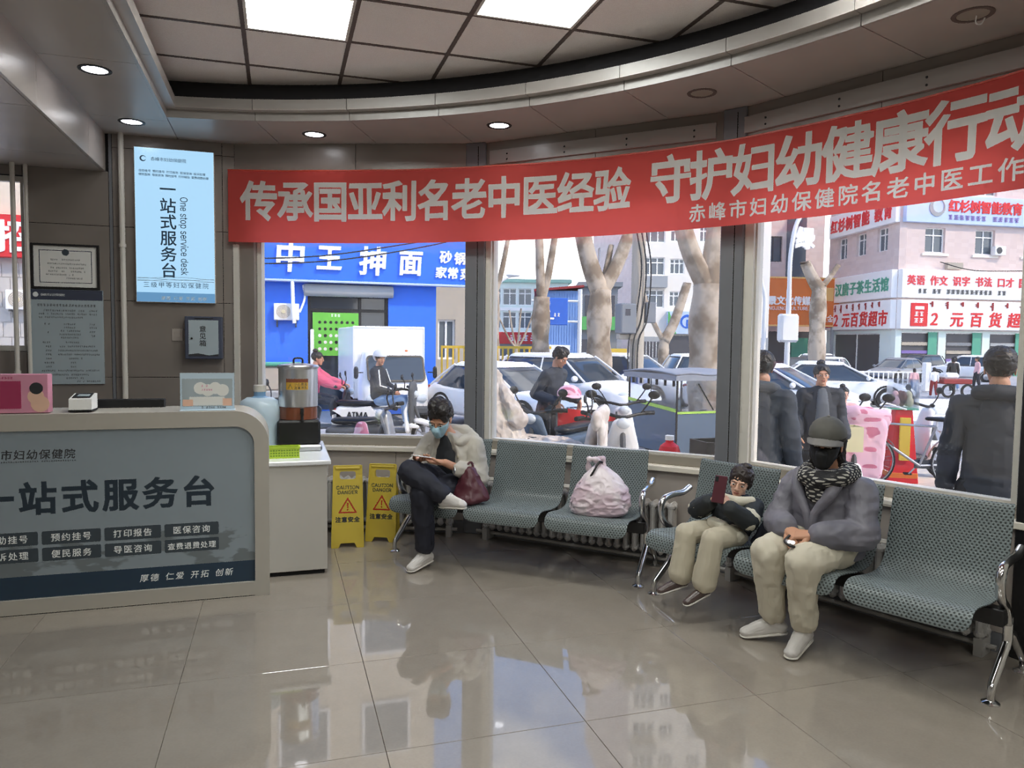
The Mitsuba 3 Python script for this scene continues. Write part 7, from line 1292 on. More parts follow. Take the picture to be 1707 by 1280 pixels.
# the building with the orange billboard
ob = thing('billboard_building', 'pink-grey building with a big orange billboard, left of the corner building', 'building')
M, L = frame_of((37.2, 62.2), (49.6, 59.4))
with at(M):
    rc = [(1.2 + 2.9 * i, 9.2, 2.8 + 2.9 * i, 11.6) for i in range(3)] + [(1.2 + 2.9 * i, 13.3, 2.8 + 2.9 * i, 15.3) for i in range(3)]
    facade(ob, rc, L, -1.2, 15.8, 'm_pinkwall', .6, 'm_shop_dark', (1, 0)); part(ob, 'dark_glass_strip', box(9.0, 10.9, -.1, 0, 7.6, 15.8), 'm_window_pane')
    aircon(2.2, 9.7, -.02, 1.3, parent=ob)
    k = part(ob, 'blue_sign', box(-1, 4.2, -.8, 0, 6.6, 8.2), 'm_road_blue'); part(k, 'lettering', prismy(affinity.translate(greek(4.2, .7, 61, 1.0), -.6, 6.9), -.84, -.8), 'm_sign_white')
    part(ob, 'shop_front', box(-1, 12, -.3, 0, -1.2, 2.6), 'm_shop_dark'); part(ob, 'pale_sign', box(-1, 3, -.6, -.3, 2.0, 4.3), 'm_sky_sign'); part(ob, 'green_door', box(9.6, 11.2, -.5, -.3, -1.2, 2.0), 'm_green_door')
M, L = frame_of((40.2, 56.9), (48.3, 55.4))
bb = thing('billboard', 'orange billboard with white characters beside the white street lamps', 'billboard')
with at(M):
    part(bb, 'panel', box(0, L, 0, .3, 3.0, 7.4, .02), 'm_orange')
    fr = sbox(0, 3.0, L, 7.4); part(bb, 'frame', prismy(unary_union([fr.difference(fr.buffer(-.14, join_style=2)), sbox(L * .70, 3, L * .72, 7.4)]), -.06, 0), 'm_orange_trim')
    part(bb, 'lettering', prismy(affinity.translate(write('成景文化传媒', .82, pitch=.80, bold=.03), .5, 4.9), -.08, 0), 'm_sign_white')
    m = text_mesh('CHENGJING CULTURE', .3, .05); m.apply_transform(UP); m.apply_transform(scl(4.6 / m.extents[0], 1, 1)); m.apply_transform(tr(.5 - m.bounds[0][0], -.08, 4.45)); part(bb, 'lettering', m, 'm_sign_white')
    part(bb, 'lettering', prismy(affinity.translate(write('五金', .7), 6.2, 3.4), -.08, 0), 'm_sign_white'); part(bb, 'light_square', box(6.3, 7.5, -.08, 0, 5.3, 6.5, .05), 'm_orange_trim')
    for q in (.6, L - .6): part(bb, 'post', box(q - .12, q + .12, .1, .3, -1.2, 3.0), 'm_greywall')

# trees, pole, lamps, road sign
tree('forked bare tree trunk just right of the left window post', 8.3, 29.0, 4.05, .22, [(-.75, 2.1, .11, .2), (.55, 2.2, .11, 0)])
tree('bare tree trunk with two straight upright limbs', 8.15, 22.9, 3.45, .29, [(-.12, 2.6, .15, .1), (.5, 2.5, .12, 0)])
tree('thick bare tree with a wide fork left of the utility pole', 9.2, 20.6, 3.55, .36, [(-.95, 3.2, .26, .1), (1.5, 3.4, .2, .1), (.5, 1.4, .1, .4)])
tree('thickest pale tree trunk beside the middle window post', 7.25, 11.6, 2.95, .29, [(-.8, 2.0, .17, .15), (.35, 2.6, .18, .1)])
tree('small bare tree with cut limbs before the cream apartment building', 14.95, 27.1, 2.2, .22, [(-1.2, 2.6, .10, .1), (1.0, 2.3, .2, 0)])
tree('pollarded tree trunk in front of the orange billboard', 22.3, 26.9, 4.6, .34, [(-.7, 1.0, .26, .1), (.95, .95, .12, 0)])
tree('thin bare tree before the red-signed shop row', 11.5, 36.0, 1.8, .14, [(-1.0, 1.6, .05, 0), (.9, 1.7, .05, .2), (.2, 2.0, .05, 0), (-.4, 1.9, .05, .1)])
up_ = thing('utility_pole', 'concrete utility pole with grey metal boxes and loose cables', 'pole')
with at(G(9.17, 18.1)):
    part(up_, 'pole', tube([(0, 0, -.1), (0, 0, 8.5)], [.20, .16], 16), 'm_concrete', 40)
    part(up_, 'meter_box', box(-.62, -.17, -.3, .1, 2.2, 3.0, .03), 'm_shed_grey'); part(up_, 'meter_window', box(-.5, -.36, -.31, -.3, 2.68, 2.85), 'm_shop_dark'); part(up_, 'small_box', box(.17, .45, -.2, .1, 2.5, 3.05, .02), 'm_shed_grey')
    for i, x in enumerate((-.16, -.02, .12)): part(up_, 'cable', tube(bez([(x - .25, -.25, 8.4), (x - .15, -.25, 5.6), (x + .12, -.25, 4.0), (x + .03 * i, -.2, 2.6), (x - .2, -.22, 1.9), (x - .16, -.2, .2)], 6), .02, 6), 'm_cable', True)
    part(up_, 'bracket', box(-.6, .1, -.15, .05, 2.05, 2.2, .02), 'm_concrete')
def lamp(label, x, y, h, dx, dy, r=.09, arms=1):
    t = thing('street_lamp', label, 'street lamp')
    with at(G(x, y)):
        part(t, 'pole', tube([(0, 0, -.1), (0, 0, h * .55)], [r, r * .85], 12), 'm_lamp_white', 40); part(t, 'base', lathe([(r * 1.8, 0), (r * 1.8, .3), (r, .4)], 12), 'm_lamp_white', 30)
        a = part(t, 'arm', tube(bez([(0, 0, h * .54), (0.02 * dx, 0.02 * dy, h * .75), (dx * .3, dy * .3, h * .93), (dx, dy, h)], 6), r * .75, 10), 'm_lamp_white', True); part(a, 'lamp_head', ball((dx, dy, h), (.35, .2, .08), 2), 'm_lamp_white', True)
    return t
sl = lamp('tall white curved street lamp before the orange billboard', 22.3, 28.9, 8.4, 1.4, .2, .13)
with at(G(22.3, 28.9)):
    part(sl, 'hanging_character', prismy(affinity.translate(write('绿', 1.0, bold=.05), .25, 6.5), -.05, .05), 'm_sign_white'); part(sl, 'control_box', box(-.5, .5, -.2, .2, 2.2, 3.5, .1), 'm_lamp_white')
lamp('shorter white street lamp arching to the left before the blue sign', 21.3, 29.3, 5.9, -1.7, .4, .11)
lamp('white street lamp arching over the pale green-white building', 9.6, 33.5, 5.2, .9, .1, .08)
gp = thing('gate_post', 'white slotted post with a red notice board by the left window post', 'sign post')
with at(G(8.6, 30.2)): part(gp, 'post', box(-.12, .12, -.1, .1, 0, 2.3, .02), 'm_lamp_white'); part(gp, 'board', box(-1.1, -.35, -.05, .05, .4, 1.7, .02), 'm_sign_white'); part(gp, 'red_notice', box(-1.05, -.4, -.06, -.05, .9, 1.35), 'm_red_sign'); part(gp, 'arm', box(.1, 1.2, -.04, .04, 1.3, 1.45, .02), 'm_lamp_white')
rs_ = thing('road_sign', 'blue overhead road sign with white arrows', 'road sign')
with at(G(15.5, 37.4)):
    part(rs_, 'pole', tube([(0, 0, -.1), (0, 0, 5.0)], .12, 12), 'm_lamp_white', 40); part(rs_, 'arm', tube([(0, 0, 4.35), (-2.6, .5, 4.35)], .06, 8), 'm_lamp_white'); part(rs_, 'arm', tube([(0, 0, 3.25), (-2.6, .5, 3.25)], .06, 8), 'm_lamp_white')
    M = tr(-2.6, .42, 0) @ rot(-10)
    part(rs_, 'panel', box(.2, 1.95, -.06, 0, 3.05, 4.5, .03), 'm_road_blue', M=M)
    part(rs_, 'arrow', prismy(unary_union([sbox(.83, 3.0, .93, 3.8), sbox(.55, 3.35, 1.2, 3.45), Polygon([(.75, 3.75), (1.01, 3.75), (.88, 4.0)])]), -.09, -.06), 'm_sign_white', M=M)
    part(rs_, 'lettering', prismy(unary_union([affinity.translate(greek(.55, .2, 90 + i, 1.0), x, z) for i, (x, z) in enumerate([(.6, 4.1), (.05, 3.5), (1.15, 3.5)])]), -.09, -.06), 'm_sign_white', M=M)
fn = thing('road_railing', 'white road railing before the grey saloon car', 'railing')
M, L = frame_of((25.0, 28.0), (28.3, 27.0))
with at(M @ tr(0, 0, gz(26.5, 27.5))):
    for z in (.25, .85): part(fn, 'rail', box(0, L, -.03, .03, z, z + .07), 'm_sign_white')
    for i in range(16): part(fn, 'baluster', box(L * i / 15.2, L * i / 15.2 + .05, -.02, .02, .05, .9), 'm_sign_white')
    part(fn, 'end_post', box(L, L + .3, -.15, .15, 0, 1.35, .04), 'm_sign_white')
yg = thing('yellow_gate', 'yellow barred gate between the blue shop and the window post', 'gate')
with at(tr(5.05, 24.0, gz(5, 24))):
    for z in (.25, 1.75): part(yg, 'rail', box(0, 3.85, -.03, .03, z, z + .09), 'm_yellow_sign')
    for i in range(20): part(yg, 'bar', box(.19 * i, .19 * i + .06, -.02, .02, .1, 1.8), 'm_yellow_sign')
gl = thing('grey_low_building', 'low pale building behind the yellow gate', 'building')
with at(tr(4.6, 33, -1)): facade(gl, [(.6, 1.6, 1.4, 3.4), (2.2, 1.6, 3.0, 3.4)], 3.7, 0, 5.2, 'm_concrete', .4); part(gl, 'roof_edge', box(-.2, 3.9, -.2, 4, 5.2, 5.5), 'm_greywall')
cbx = thing('overhead_cable', 'thin black cables hanging across the blue shop sign', 'cable')
for i in range(2): part(cbx, 'wire', tube(bez([(-4, 15.2, 3.05 + .12 * i), (-.2, 15.1, 2.93 + .1 * i), (2.6, 15.2, 3.35 + .12 * i), (5.5, 15.4, 4.2)], 6), .013, 5), 'm_cable', True)
wp = thing('outer_pipe', 'pale pipe outside the left edge of the big left window', 'pipe'); part(wp, 'tube', frustum((-.175, 6.62, -.3), (-.175, 6.62, 3.4), .055, n=16), 'm_cream_wall', 40); part(wp, 'collar', frustum((-.175, 6.62, 1.02), (-.175, 6.62, 1.2), .062, n=16), 'm_concrete', 40)

# ---- scooters, cycles and people in the street -----------------------------------------------------------------
def standJ(h=1.7, stride=0.0, arm=0.0, lean=0.0):
    s = h / 1.7; J = {}
    P = lambda x, y, z: np.array([x, y - lean * max(0, z - .9), z]) * s
    J.update(pelvis=P(0, 0, .93), chest=P(0, 0, 1.22), neck=P(0, .01, 1.44))
    for q, k in (('a', -1), ('b', 1)):
        st = stride * k
        J['sh' + q] = P(k * .18, .01, 1.375); J['el' + q] = P(k * .22, .03 + arm * .05, 1.12); J['wr' + q] = P(k * .25, -.04 - arm * .2, .88 + arm * .12)
        J['hip' + q] = P(k * .09, 0, .90); J['kn' + q] = P(k * .095, -.02 - st * .16, .49); J['an' + q] = P(k * .095, .02 - st * .3, .085 + (.03 if st < 0 else 0)); J['to' + q] = P(k * .11, -.13 - st * .3, .03)
    return J, s, tuple(P(0, -.015, 1.585))
HD = lambda k: {'a': ((.1 * k, -.1, -1), (1, .2, 0), (0, -1, .2), .35), 'b': ((-.1 * k, -.1, -1), (-1, .2, 0), (0, -1, .2), .35)}
def stander(label, x, y, face_deg, h=1.7, stride=0.0, arm=0.0, lean=0.0, head=(0, 0, 0), **kw):
    """a standing figure; face_deg: the world bearing it faces"""
    J, s, hc = standJ(h, stride, arm, lean); kw.setdefault('hands', HD(1)); kw.setdefault('res', .02)
    collar = kw.pop('collar_part', False)
    with at(G(x, y, face_deg + 90)):
        r = person(label, J, (hc, *head), s=s, **kw)
        if collar: part(r[0], 'collar', skin(chain(np.array([(-.095, -.03, 1.44), (-.085, .06, 1.455), (0, .095, 1.465), (.085, .06, 1.455), (.095, -.03, 1.44)]) * s, .042 * s), .014, 3, .006), kw['top'], True)
        return r
mat('m_flatcap', '2f2b2a', .8); mat('m_coat_dark', '343a44', .75); mat('m_jacket_dark', '2c3038', .7); mat('m_greyshirt', '5b6066', .8); mat('m_helmet', 'cfd3da', .25, coat=.6); mat('m_pinkshirt', 'e2b4b4', .8); mat('m_stripe', 'e6e6e6', .6)
def flat_cap(t, H):
    part(t, 'flat_cap', xf(skin([hull(((0, .03, .085), (.092, .105, .05)), ((0, -.08, .075), (.07, .03, .02)))], .014, 3, .004), H), 'm_flatcap', True)
t, H, J = stander('man in a dark jacket and flat cap standing outside the window post, back turned', 3.26, 4.50, 40, 1.68, top='m_coat_dark', trousers='m_black', puff=.012, wr=.016, hem=(0, 0, .78), res=.016, hair='crop', head=(35, 8, 0), seed=11, collar_part=True)
flat_cap(t, H)
t, H, J = stander('man in a black jacket standing outside at the right, back turned', 3.93, 3.22, 35, 1.73, top='m_jacket_dark', trousers='m_black', puff=.004, wr=.015, hem=(0, 0, .80), res=.015, hair='crop', head=(10, 4, 0), seed=12, collar_part=True)
t, H, J = stander('woman in an open dark checked jacket walking towards the window', 5.22, 6.22, -118, 1.55, stride=.7, arm=.4, top='m_jacket_dark', trousers='m_black', puff=.018, wr=.014, hem=(0, 0, .70), hair='bun', res=.016, skin_m='m_ped_skin', head=(0, 0, 0), seed=13)
with at(G(5.22, 6.22, -28)):
    part(t, 'shirt_front', skin([hull(((0, -.125, 1.22), (.06, .025, .06)), ((0, -.135, .93), (.085, .025, .05)), ((0, -.055, 1.39), (.05, .03, .02)))], .02, 2), 'm_greyshirt', True, M=scl(.94))
t, H, J = stander('man in a dark jacket bending over a scooter behind the middle window', 3.30, 9.0, -55, 1.68, arm=1.3, lean=.25, top='m_coat_dark', trousers='m_black', puff=.016, hair='short', skin_m='m_ped_skin', head=(0, 28, 0), seed=14)
# far group at the crossing
FG = [('girl in a pale pink jacket with a satchel, first of the far group', 24.6, 23.9, 60, 1.15, 'm_pinkshirt', 'm_denim'), ('child in white with red trousers, second of the far group', 25.2, 23.5, 70, 1.2, 'm_white', 'm_darkred'), ('person in black, third of the far group', 28.5, 25.6, 60, 1.6, 'm_black', 'm_black'),
      ('woman in white and pale trousers, fourth of the far group', 30.6, 27.4, 80, 1.62, 'm_white', 'm_denim'), ('woman in pink with dark trousers, rightmost of the far group', 32.0, 27.4, 150, 1.62, 'm_pinkshirt', 'm_trousers_navy')]
for i, (lab, x, y, a, h, tp, trs) in enumerate(FG): stander(lab, x, y, a, h, stride=.5 if i % 2 else -.4, top=tp, trousers=trs, hair='bob', face=False, hands=None, res=.035, wr=.01, seed=20 + i)
st_ = thing('stall', 'small red and white cart beside the far group of children', 'cart')
with at(G(26.0, 23.3, -15)): part(st_, 'tray', box(-.6, .6, -.3, .3, .55, .75, .03), 'm_darkred'); part(st_, 'cover', box(-.5, .1, -.25, .25, .75, 1.0, .08), 'm_white'); [part(st_, 'wheel', xf(lathe([(.2, -.03), (.28, -.03), (.28, .03), (.2, .03)], 16, cap=False), tr(q, -.3, .28) @ rot(90, 0)), 'm_tyre') for q in (-.4, .4)]

# riders on the left
sc = scooter('white and black scooter under the rider with a white helmet', 1.72, 12.4, -24, 'm_white', box_=False)
with at(G(1.72, 12.4, -24) @ tr(-.6, 0, 0)):
    part(sc, 'side_panel', prismy(Polygon([(-.3, .62), (.35, .70), (.62, .36), (.2, .34)]), -.20, -.15), 'm_white')
    m = text_mesh('AIMA', .10, .006, bold=True); m.apply_transform(UP); m.apply_transform(tr(-.05, -.206, .50) @ rot(-0, 1)); part(sc, 'lettering', m, 'm_black')
    part(sc, 'side_vent', cat([box(.05 + .09 * i, .11 + .09 * i, -.205, -.2, .38, .43) for i in range(4)]), 'm_black')
    part(sc, 'dark_apron', skin([hull(((1.02, -.12, .95), (.04, .1, .16)), ((1.02, .12, .95), (.04, .1, .16)), ((1.0, 0, .45), (.04, .14, .1)))], .03, 2, .01), 'm_grey_plastic', True)
with at(G(1.72, 12.4, 66) @ tr(0, .12, 0)):
    t, H, J = person('rider in a white helmet and black jacket with white sleeve stripes sitting on the scooter',
        dict(pelvis=(0, .03, .84), chest=(0, .06, 1.12), neck=(0, .05, 1.33), sha=(-.19, .06, 1.27), shb=(.19, .06, 1.27), ela=(-.25, -.02, 1.03), elb=(.25, -.02, 1.03), wra=(-.05, -.22, .93), wrb=(.07, -.24, .93), hipa=(-.09, .0, .80), hipb=(.09, .0, .80),
             kna=(-.10, -.42, .80), knb=(.12, -.42, .80), ana=(-.10, -.47, .42), anb=(.14, -.48, .40), toa=(-.10, -.64, .37), tob=(.14, -.66, .35)),
        ((0, .02, 1.48), -45, 4, 0), s=.98, top='m_jacket_dark', trousers='m_denim', puff=.02, hair='crop', skin_m='m_ped_skin', res=.018, hands={'a': ((1, -.3, 0), (0, 0, -1), (0, -1, 0), .5), 'b': ((-1, -.3, 0), (0, 0, -1), (0, -1, 0), .5)}, seed=15)
    dome = S((0, .012, .05), (.115, .13, .115), 32) - Manifold.cube((.5, .3, .3), True).translate((0, -.14, -.11)) - Manifold.cube((.5, .5, .3), True).translate((0, 0, -.19))
    part(t, 'helmet', xf(skin([dome], .02, 2), H), 'm_helmet', True)
    for q in 'ab': part(t, 'sleeve_stripe', tube([J['sh' + q] + [(.02 if q == 'b' else -.02), -.08, .03], J['el' + q] + [(.055 if q == 'b' else -.055), -.055, .02], (J['el' + q] * .4 + J['wr' + q] * .6) + [(.0), -.07, .02]], .014, 6), 'm_stripe', True)
scooter('dark scooter with a red number plate under the rider in pink', .72, 13.2, -12, 'm_cardark', box_=False)
with at(G(.72, 13.2, 78) @ tr(0, .2, 0)):
    person('rider in a pink padded jacket on a scooter behind the water boiler', dict(pelvis=(0, .03, .84), chest=(0, .0, 1.10), neck=(0, -.05, 1.30), sha=(-.18, -.04, 1.24), shb=(.18, -.04, 1.24), ela=(-.24, -.25, 1.08), elb=(.24, -.25, 1.08), wra=(-.27, -.50, 1.0), wrb=(.27, -.50, 1.0), hipa=(-.09, .0, .80), hipb=(.09, .0, .80),
             kna=(-.14, -.36, .74), knb=(.14, -.36, .74), ana=(-.13, -.42, .40), anb=(.13, -.42, .40), toa=(-.13, -.56, .35), tob=(.13, -.56, .35)),
        ((0, -.10, 1.46), 0, 8, 0), s=.96, top='m_rose', trousers='m_trousers_navy', puff=.03, wr=.02, hair='bun', skin_m='m_ped_skin', res=.02, hands={'a': ((0, -1, 0), (0, 0, -1), (1, 0, 0), .9), 'b': ((0, -1, 0), (0, 0, -1), (-1, 0, 0), .9)}, seed=16)
scooter('dark grey scooter with a black basket parked below the rider in a helmet', .55, 9.9, 150, 'm_grey_plastic', basket='m_black')
scooter('silver scooter parked just outside the left window', 1.55, 8.5, 165, 'm_carsilver')
scooter('black scooter parked left of the boiler outside', -.35, 9.6, 20, 'm_cardark', basket='m_grey_plastic')
t = thing('pink_cushion', 'pink plush cushion on the outer sill of the left window', 'cushion'); own(t, skin([hull(((.80, 7.75, .54), (.08, .07, .05)), ((.80, 7.75, .63), (.055, .05, .04)))], .02, 2, .012), 'm_pinkcloth', True)
t = thing('low_stool', 'grey stool under the pink cushion outside the left window', 'stool'); part(t, 'top', box(.68, .92, 7.63, 7.87, .44, .48, .01), 'm_greywall'); [part(t, 'leg', box(x - .015, x + .015, y - .015, y + .015, -.24, .44), 'm_grey_plastic') for x in (.70, .90) for y in (7.65, 7.85)]
t = thing('junk_box', 'green and grey boxes stacked against the blue wall', 'box')
with at(G(-.1, 14.6)): part(t, 'lower_box', box(-.8, .5, -.3, .4, 0, .95, .03), 'm_greywall'); part(t, 'upper_box', box(-.75, .45, -.25, .35, .95, 1.4, .03), 'm_concrete'); part(t, 'green_cover', box(-.8, .5, -.3, .4, 1.4, 1.46, .02), 'm_green_door')

# middle window: covered scooters, red stall cloth and the enclosed tricycle
scooter('scooter wrapped in a pale beige cover next to the left window post', 2.72, 7.15, -28, 'm_cloth_beige', screen='m_cloth_beige')
t = thing('scooter_cover', 'crumpled pale beige cover over the scooter at the window post', 'cover')
with at(G(2.72, 7.15, -28) @ tr(-.6, 0, 0)):
    own(t, skin([hull(((-.04, 0, 1.40), (.05, .05, .06)), ((-.1, 0, 1.05), (.17, .18, .1)), ((.0, 0, .66), (.32, .26, .12))), hull(((.0, 0, .66), (.32, .26, .12)), ((.62, 0, .62), (.3, .26, .14))), hull(((.04, -.05, 1.26), (.04, .05, .04)), ((.2, -.05, .95), (.10, .14, .10)))], .018, 5, .05, (13, 13, 8), 6), 'm_cloth_beige', True)
scooter('grey-blue scooter with a black seat behind the middle bench', 3.05, 8.1, 215, 'm_trike', screen=None)
scooter('white scooter facing the window behind the pink bag', 3.65, 7.6, -110, 'm_white')
scooter('white scooter with black handles behind the red cloth', 4.35, 9.2, -100, 'm_white')
t = thing('red_cloth', 'red and yellow festive cloth hung between the scooters', 'cloth')
with at(G(3.75, 8.6, -20)):
    part(t, 'cloth', sheet(np.array([[(x, .04 * math.sin(9 * x), z - .05 * math.sin(5 * x)) for z in np.linspace(.62, .88, 5)] for x in np.linspace(-.45, .32, 22)]), .01), 'm_red', True)
    for i in range(5): part(t, 'gold_print', prismy(Point(-.1 + .08 * i, .74 + .03 * (i % 2)).buffer(.03), -.07, -.04), 'm_yellow_sign')
    for q in (-.44, .31): part(t, 'pole', frustum((q, 0, 0), (q, 0, .9), .012, n=8), 'm_grey_plastic')
t = thing('pink_helmet', 'pink helmet in the hands of the bending man', 'helmet'); own(t, xf(skin([S((0, 0, 0), (.15, .17, .12)) - Manifold.cube((.5, .5, .2), True).translate((0, 0, -.12)), hull(((0, -.12, -.01), (.13, .06, .012)), ((0, -.2, -.03), (.06, .02, .01)))], .02, 2), G(3.42, 8.55) @ tr(0, 0, 1.12)), 'm_pinkcloth', True)
tk = thing('enclosed_tricycle', 'enclosed tricycle with a grey tarp roof and clear side curtains by the middle window post', 'tricycle')
M, L = frame_of((5.31, 10.70), (5.42, 9.40))
with at(M @ tr(0, 0, gz(5.4, 9.6)) @ scl(1, 1, .80 if PAV.contains(Point(5.4, 9.6)) else .86)):
    L = 1.3; D = .98
    for x in (0, L):
        for y in (0, D): part(tk, 'post', tube([(x, y, .25), (x, y, 1.62)], .016, 8), 'm_cable', 40)
    part(tk, 'roof_tarp', sheet(np.array([[(x, y, 1.66 + .05 * math.sin(math.pi * (x + .05) / (L + .1)) + .015 * math.sin(9 * y)) for x in np.linspace(-.07, L + .07, 10)] for y in np.linspace(-.08, D + .08, 14)]), .03), 'm_tarp', True)
    part(tk, 'roof_skirt', cat(box(-.06, L + .06, -.075, -.055, 1.56, 1.67), box(-.07, -.05, -.07, D + .07, 1.56, 1.67), box(L + .05, L + .07, -.07, D + .07, 1.56, 1.67)), 'm_tarp')
    for nme, a in (('back_panel', box(-.01, L + .01, -.01, .01, .22, 1.06)), ('side_panel', box(-.01, .01, 0, D, .22, 1.06)), ('side_panel', box(L - .01, L + .01, 0, D, .22, 1.0))): part(tk, nme, a, 'm_trike')
    part(tk, 'lime_stripe', prismy([(0, 1.09), (0, 1.15), (L, 1.05), (L, .99)], -.025, -.008), 'm_lime_stripe'); part(tk, 'lime_stripe', box(L + .008, L + .02, 0, D, .96, 1.0), 'm_lime_stripe')
    part(tk, 'clear_curtain', box(.03, L - .03, -.001, .001, 1.06, 1.56), 'm_curtain'); part(tk, 'clear_curtain', box(L - .001, L + .001, .03, D - .03, 1.0, 1.56), 'm_curtain')
    for i in range(6): part(tk, 'curtain_strap', box(.12 + .22 * i, .15 + .22 * i, -.03, -.004, 1.45, 1.56), 'm_cable')
    part(tk, 'curtain_seam', box(.62, .635, -.008, -.003, .3, 1.56), 'm_cable')
    part(tk, 'seat', skin([hull(((.45, .15, .62), (.2, .08, .07)), ((.45, .7, .62), (.2, .08, .07)))], .04, 2), 'm_black', True); part(tk, 'seat_back', box(.2, .28, .12, .73, .68, 1.05, .04), 'm_grey_plastic')
    part(tk, 'floor', box(0, L, 0, D, .2, .25), 'm_grey_plastic'); part(tk, 'handlebar', tube(bez([(1.0, .12, .98), (1.08, .42, .95), (1.0, .73, .98)], 5), .016, 8), 'm_black', True); part(tk, 'steering_column', tube([(1.08, .42, .95), (1.22, .42, .3)], .025, 8), 'm_grey_plastic')
    part(tk, 'wiper', tube([(L + .02, .35, 1.5), (L + .02, .62, 1.02)], .01, 5), 'm_black')
    for x, y in ((.3, .08), (.3, D - .08), (1.3, .42)): w = part(tk, 'wheel', xf(lathe([(.16, -.05), (.2, -.05), (.23, 0), (.2, .05), (.16, .05)], 20, cap=False), tr(x, y, .23) @ rot(90, 0)), 'm_tyre', 40); part(w, 'rim', xf(lathe([(0, -.03), (.16, -.04), (.16, .04), (0, .03)], 16), tr(x, y, .23) @ rot(90, 0)), 'm_rim', 30)
t = thing('black_crate', 'black plastic crate behind the tricycle beside the window post', 'crate'); part(t, 'body', prism(sbox(3.12, 4.95, 3.5, 5.2).difference(sbox(3.14, 4.97, 3.48, 5.18)), .5, .76), 'm_black'); part(t, 'bottom', box(3.12, 3.5, 4.95, 5.2, -.3, .5, .02), 'm_grey_plastic')
t = thing('red_bottle', 'red plastic bottle standing outside the middle window', 'bottle'); part(t, 'body', lathe([(.0, .48), (.075, .49), (.085, .52), (.085, .68), (.07, .73), (.03, .76), (.03, .78)], 20, (2.86, 5.06, 0)), 'm_red', 30); part(t, 'cap', lathe([(.034, .775), (.034, .81), (0, .812)], 14, (2.86, 5.06, 0)), 'm_white', 30)
t = thing('outer_stand', 'grey stand under the red bottle outside the middle window', 'stand'); part(t, 'top', box(2.72, 3.0, 4.92, 5.2, .44, .48, .01), 'm_greywall'); [part(t, 'leg', box(x - .015, x + .015, y - .015, y + .015, -.33, .44), 'm_grey_plastic') for x in (2.75, 2.97) for y in (4.95, 5.17)]

# right window: pink quilt scooter, yellow and white scooters, bicycle, red stand
scooter('scooter with a pink patterned wind quilt next to the woman in a cap', 6.15, 6.85, -125, 'm_white', screen='m_pinkcloth')
with at(G(6.28, 7.1, -35)):
    person('little girl with a hair bun peeping over the pink wind quilt', dict(pelvis=(0, .03, .80), chest=(0, .02, .96), neck=(0, .01, 1.08), sha=(-.12, .02, 1.05), shb=(.12, .02, 1.05), ela=(-.16, -.04, .92), elb=(.16, -.04, .92), wra=(-.1, -.14, .88), wrb=(.1, -.14, .88), hipa=(-.06, 0, .78), hipb=(.06, 0, .78), kna=(-.07, -.2, .76), knb=(.07, -.2, .76), ana=(-.07, -.22, .55), anb=(.07, -.22, .55), toa=(-.07, -.3, .5), tob=(.07, -.3, .5)),
        ((0, -.01, 1.19), 20, 5, 0), s=.68, top='m_pinkshirt', trousers='m_denim', hair='bun', child=True, res=.016, skin_m='m_skin2', hands=HD(1), seed=17)
scooter('cream yellow scooter with a pale yellow basket outside the right window', 5.85, 6.95, -110, 'm_cream_yellow', basket='m_cream_yellow')
scooter('white scooter with black mirrors at the right, behind the bicycle', 7.95, 7.95, -14, 'm_white', seat='m_pinkshirt')
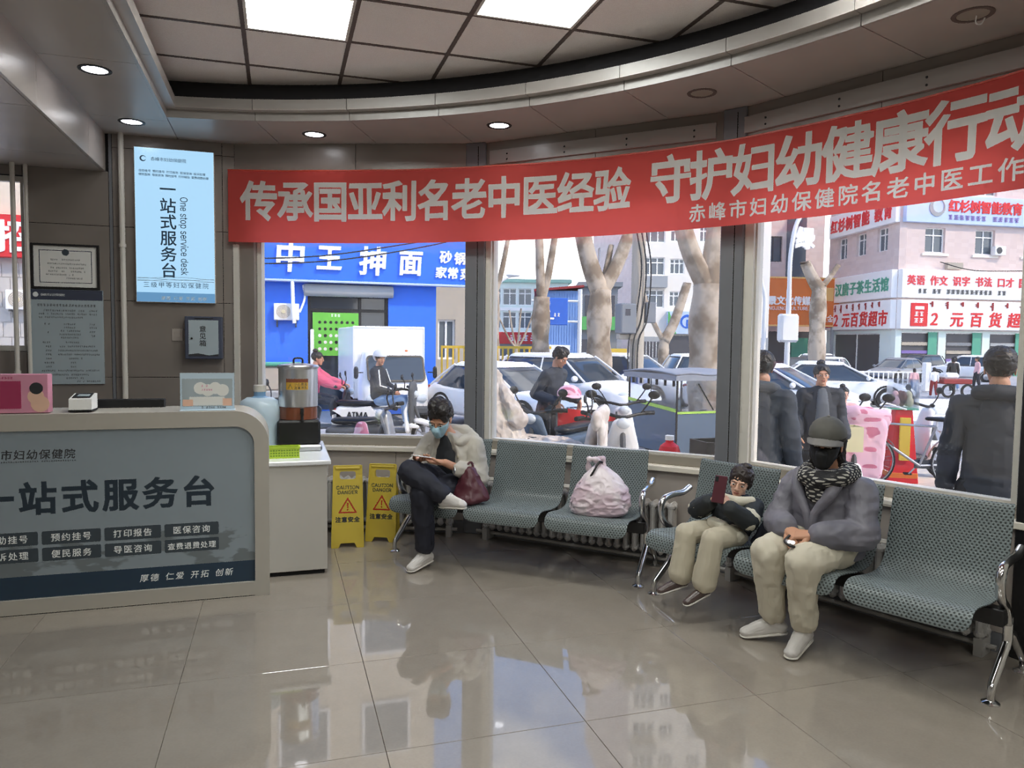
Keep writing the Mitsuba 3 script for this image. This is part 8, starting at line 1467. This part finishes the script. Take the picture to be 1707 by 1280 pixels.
def bicycle(label, x, y, a):
    t = thing('bicycle', label, 'bicycle'); r = .33
    with at(G(x, y, a)):
        for xx in (0, 1.05):
            w = part(t, 'wheel', xf(lathe([(r - .022, -.016), (r - .006, -.018), (r, 0), (r - .006, .018), (r - .022, .016)], 36, cap=False), tr(xx, 0, r) @ rot(90, 0)), 'm_tyre', 40)
            part(w, 'rim', xf(lathe([(r - .035, -.01), (r - .022, -.012), (r - .022, .012), (r - .035, .01)], 36, cap=False), tr(xx, 0, r) @ rot(90, 0)), 'm_rim', 30)
            part(w, 'spokes', cat([tube([(xx + .02 * math.cos(q), s * .02, r + .02 * math.sin(q)), (xx + (r - .03) * math.cos(q + .3 * s), 0, r + (r - .03) * math.sin(q + .3 * s))], .0018, 4) for k, q in enumerate(np.arange(24) * math.pi / 12) for s in ((-1) ** k,)]), 'm_rim')
            part(t, 'mudguard', sheet(np.array([[(xx + (r + .03) * math.cos(q), y_, r + (r + .03) * math.sin(q)) for y_ in (-.03, 0, .03)] for q in np.linspace(.2, 2.6, 18)]), .004), 'm_rim', True)
        P = dict(bb=(.45, 0, .29), st=(.28, 0, .78), hd=(.90, 0, .80), hl=(.93, 0, .62), rr=(0, 0, r), fr=(1.05, 0, r), stem=(.87, 0, .98))
        for q, (a_, b_, rad) in enumerate([('bb', 'st', .016), ('bb', 'hl', .018), ('st', 'hd', .014), ('hd', 'hl', .019), ('bb', 'rr', .011), ('st', 'rr', .009), ('hl', 'fr', .013), ('hd', 'stem', .012)]): part(t, 'frame_tube', frustum(P[a_], P[b_], rad, n=10), 'm_rim' if q < 3 else 'm_lamp_white', 40)
        part(t, 'handlebar', tube(bez([(.68, -.27, 1.0), (.80, -.24, 1.03), (.90, -.08, 1.02), (.90, .08, 1.02), (.80, .24, 1.03), (.68, .27, 1.0)], 5), .011, 8), 'm_lamp_white', True)
        part(t, 'saddle', skin([hull(((.18, 0, .87), (.08, .08, .03)), ((.36, 0, .875), (.05, .03, .025)))], .02, 2), 'm_black', True); part(t, 'seat_post', frustum((.28, 0, .78), (.265, 0, .86), .012, n=8), 'm_lamp_white')
        part(t, 'chain_guard', box(.0, .50, -.04, -.028, .25, .36, .006), 'm_cardark'); part(t, 'crank', tube([(.45, -.06, .29), (.55, -.06, .17)], .01, 6), 'm_rim'); part(t, 'pedal', box(.51, .60, -.14, -.06, .155, .18, .008), 'm_black')
        part(t, 'rear_rack', cat(box(-.2, .25, -.06, .06, .72, .735), tube([(-.1, .05, .72), (0, .05, .33)], .006, 5), tube([(-.1, -.05, .72), (0, -.05, .33)], .006, 5)), 'm_rim')
bicycle('upright bicycle with pale handlebars outside the right window', 7.92, 6.95, 148)
t = thing('red_stand', 'red stall stand with yellow characters under a clear snack case', 'stand')
with at(G(7.75, 7.7, -30)):
    part(t, 'post', Manifold.batch_hull([S((sx * w, sy * w, z), .01, 8) for z, w in ((.01, .17), (.95, .09)) for sx in (-1, 1) for sy in (-1, 1)]), 'm_red', 30)
    part(t, 'lettering', prismy(affinity.translate(greek(.12, .55, 55, 1.0, .12), -.06, .3), -.19, -.14), 'm_yellow_sign'); part(t, 'base_band', box(-.175, .175, -.175, .175, .02, .14, .01), 'm_orange')
    part(t, 'clear_case', prism(sbox(-.16, -.14, .16, .14).difference(sbox(-.15, -.13, .15, .13)), .97, 1.34), 'm_curtain'); part(t, 'case_floor', box(-.16, .16, -.14, .14, .95, .97), 'm_green_door')
    for i in range(9): part(t, 'snack', ball((-.09 + .08 * (i % 3), -.06 + .06 * (i // 3), 1.05 + .07 * (i % 2)), (.045, .04, .07), 2), ['m_pinkshirt', 'm_tea', 'm_cream_yellow'][i % 3], True)
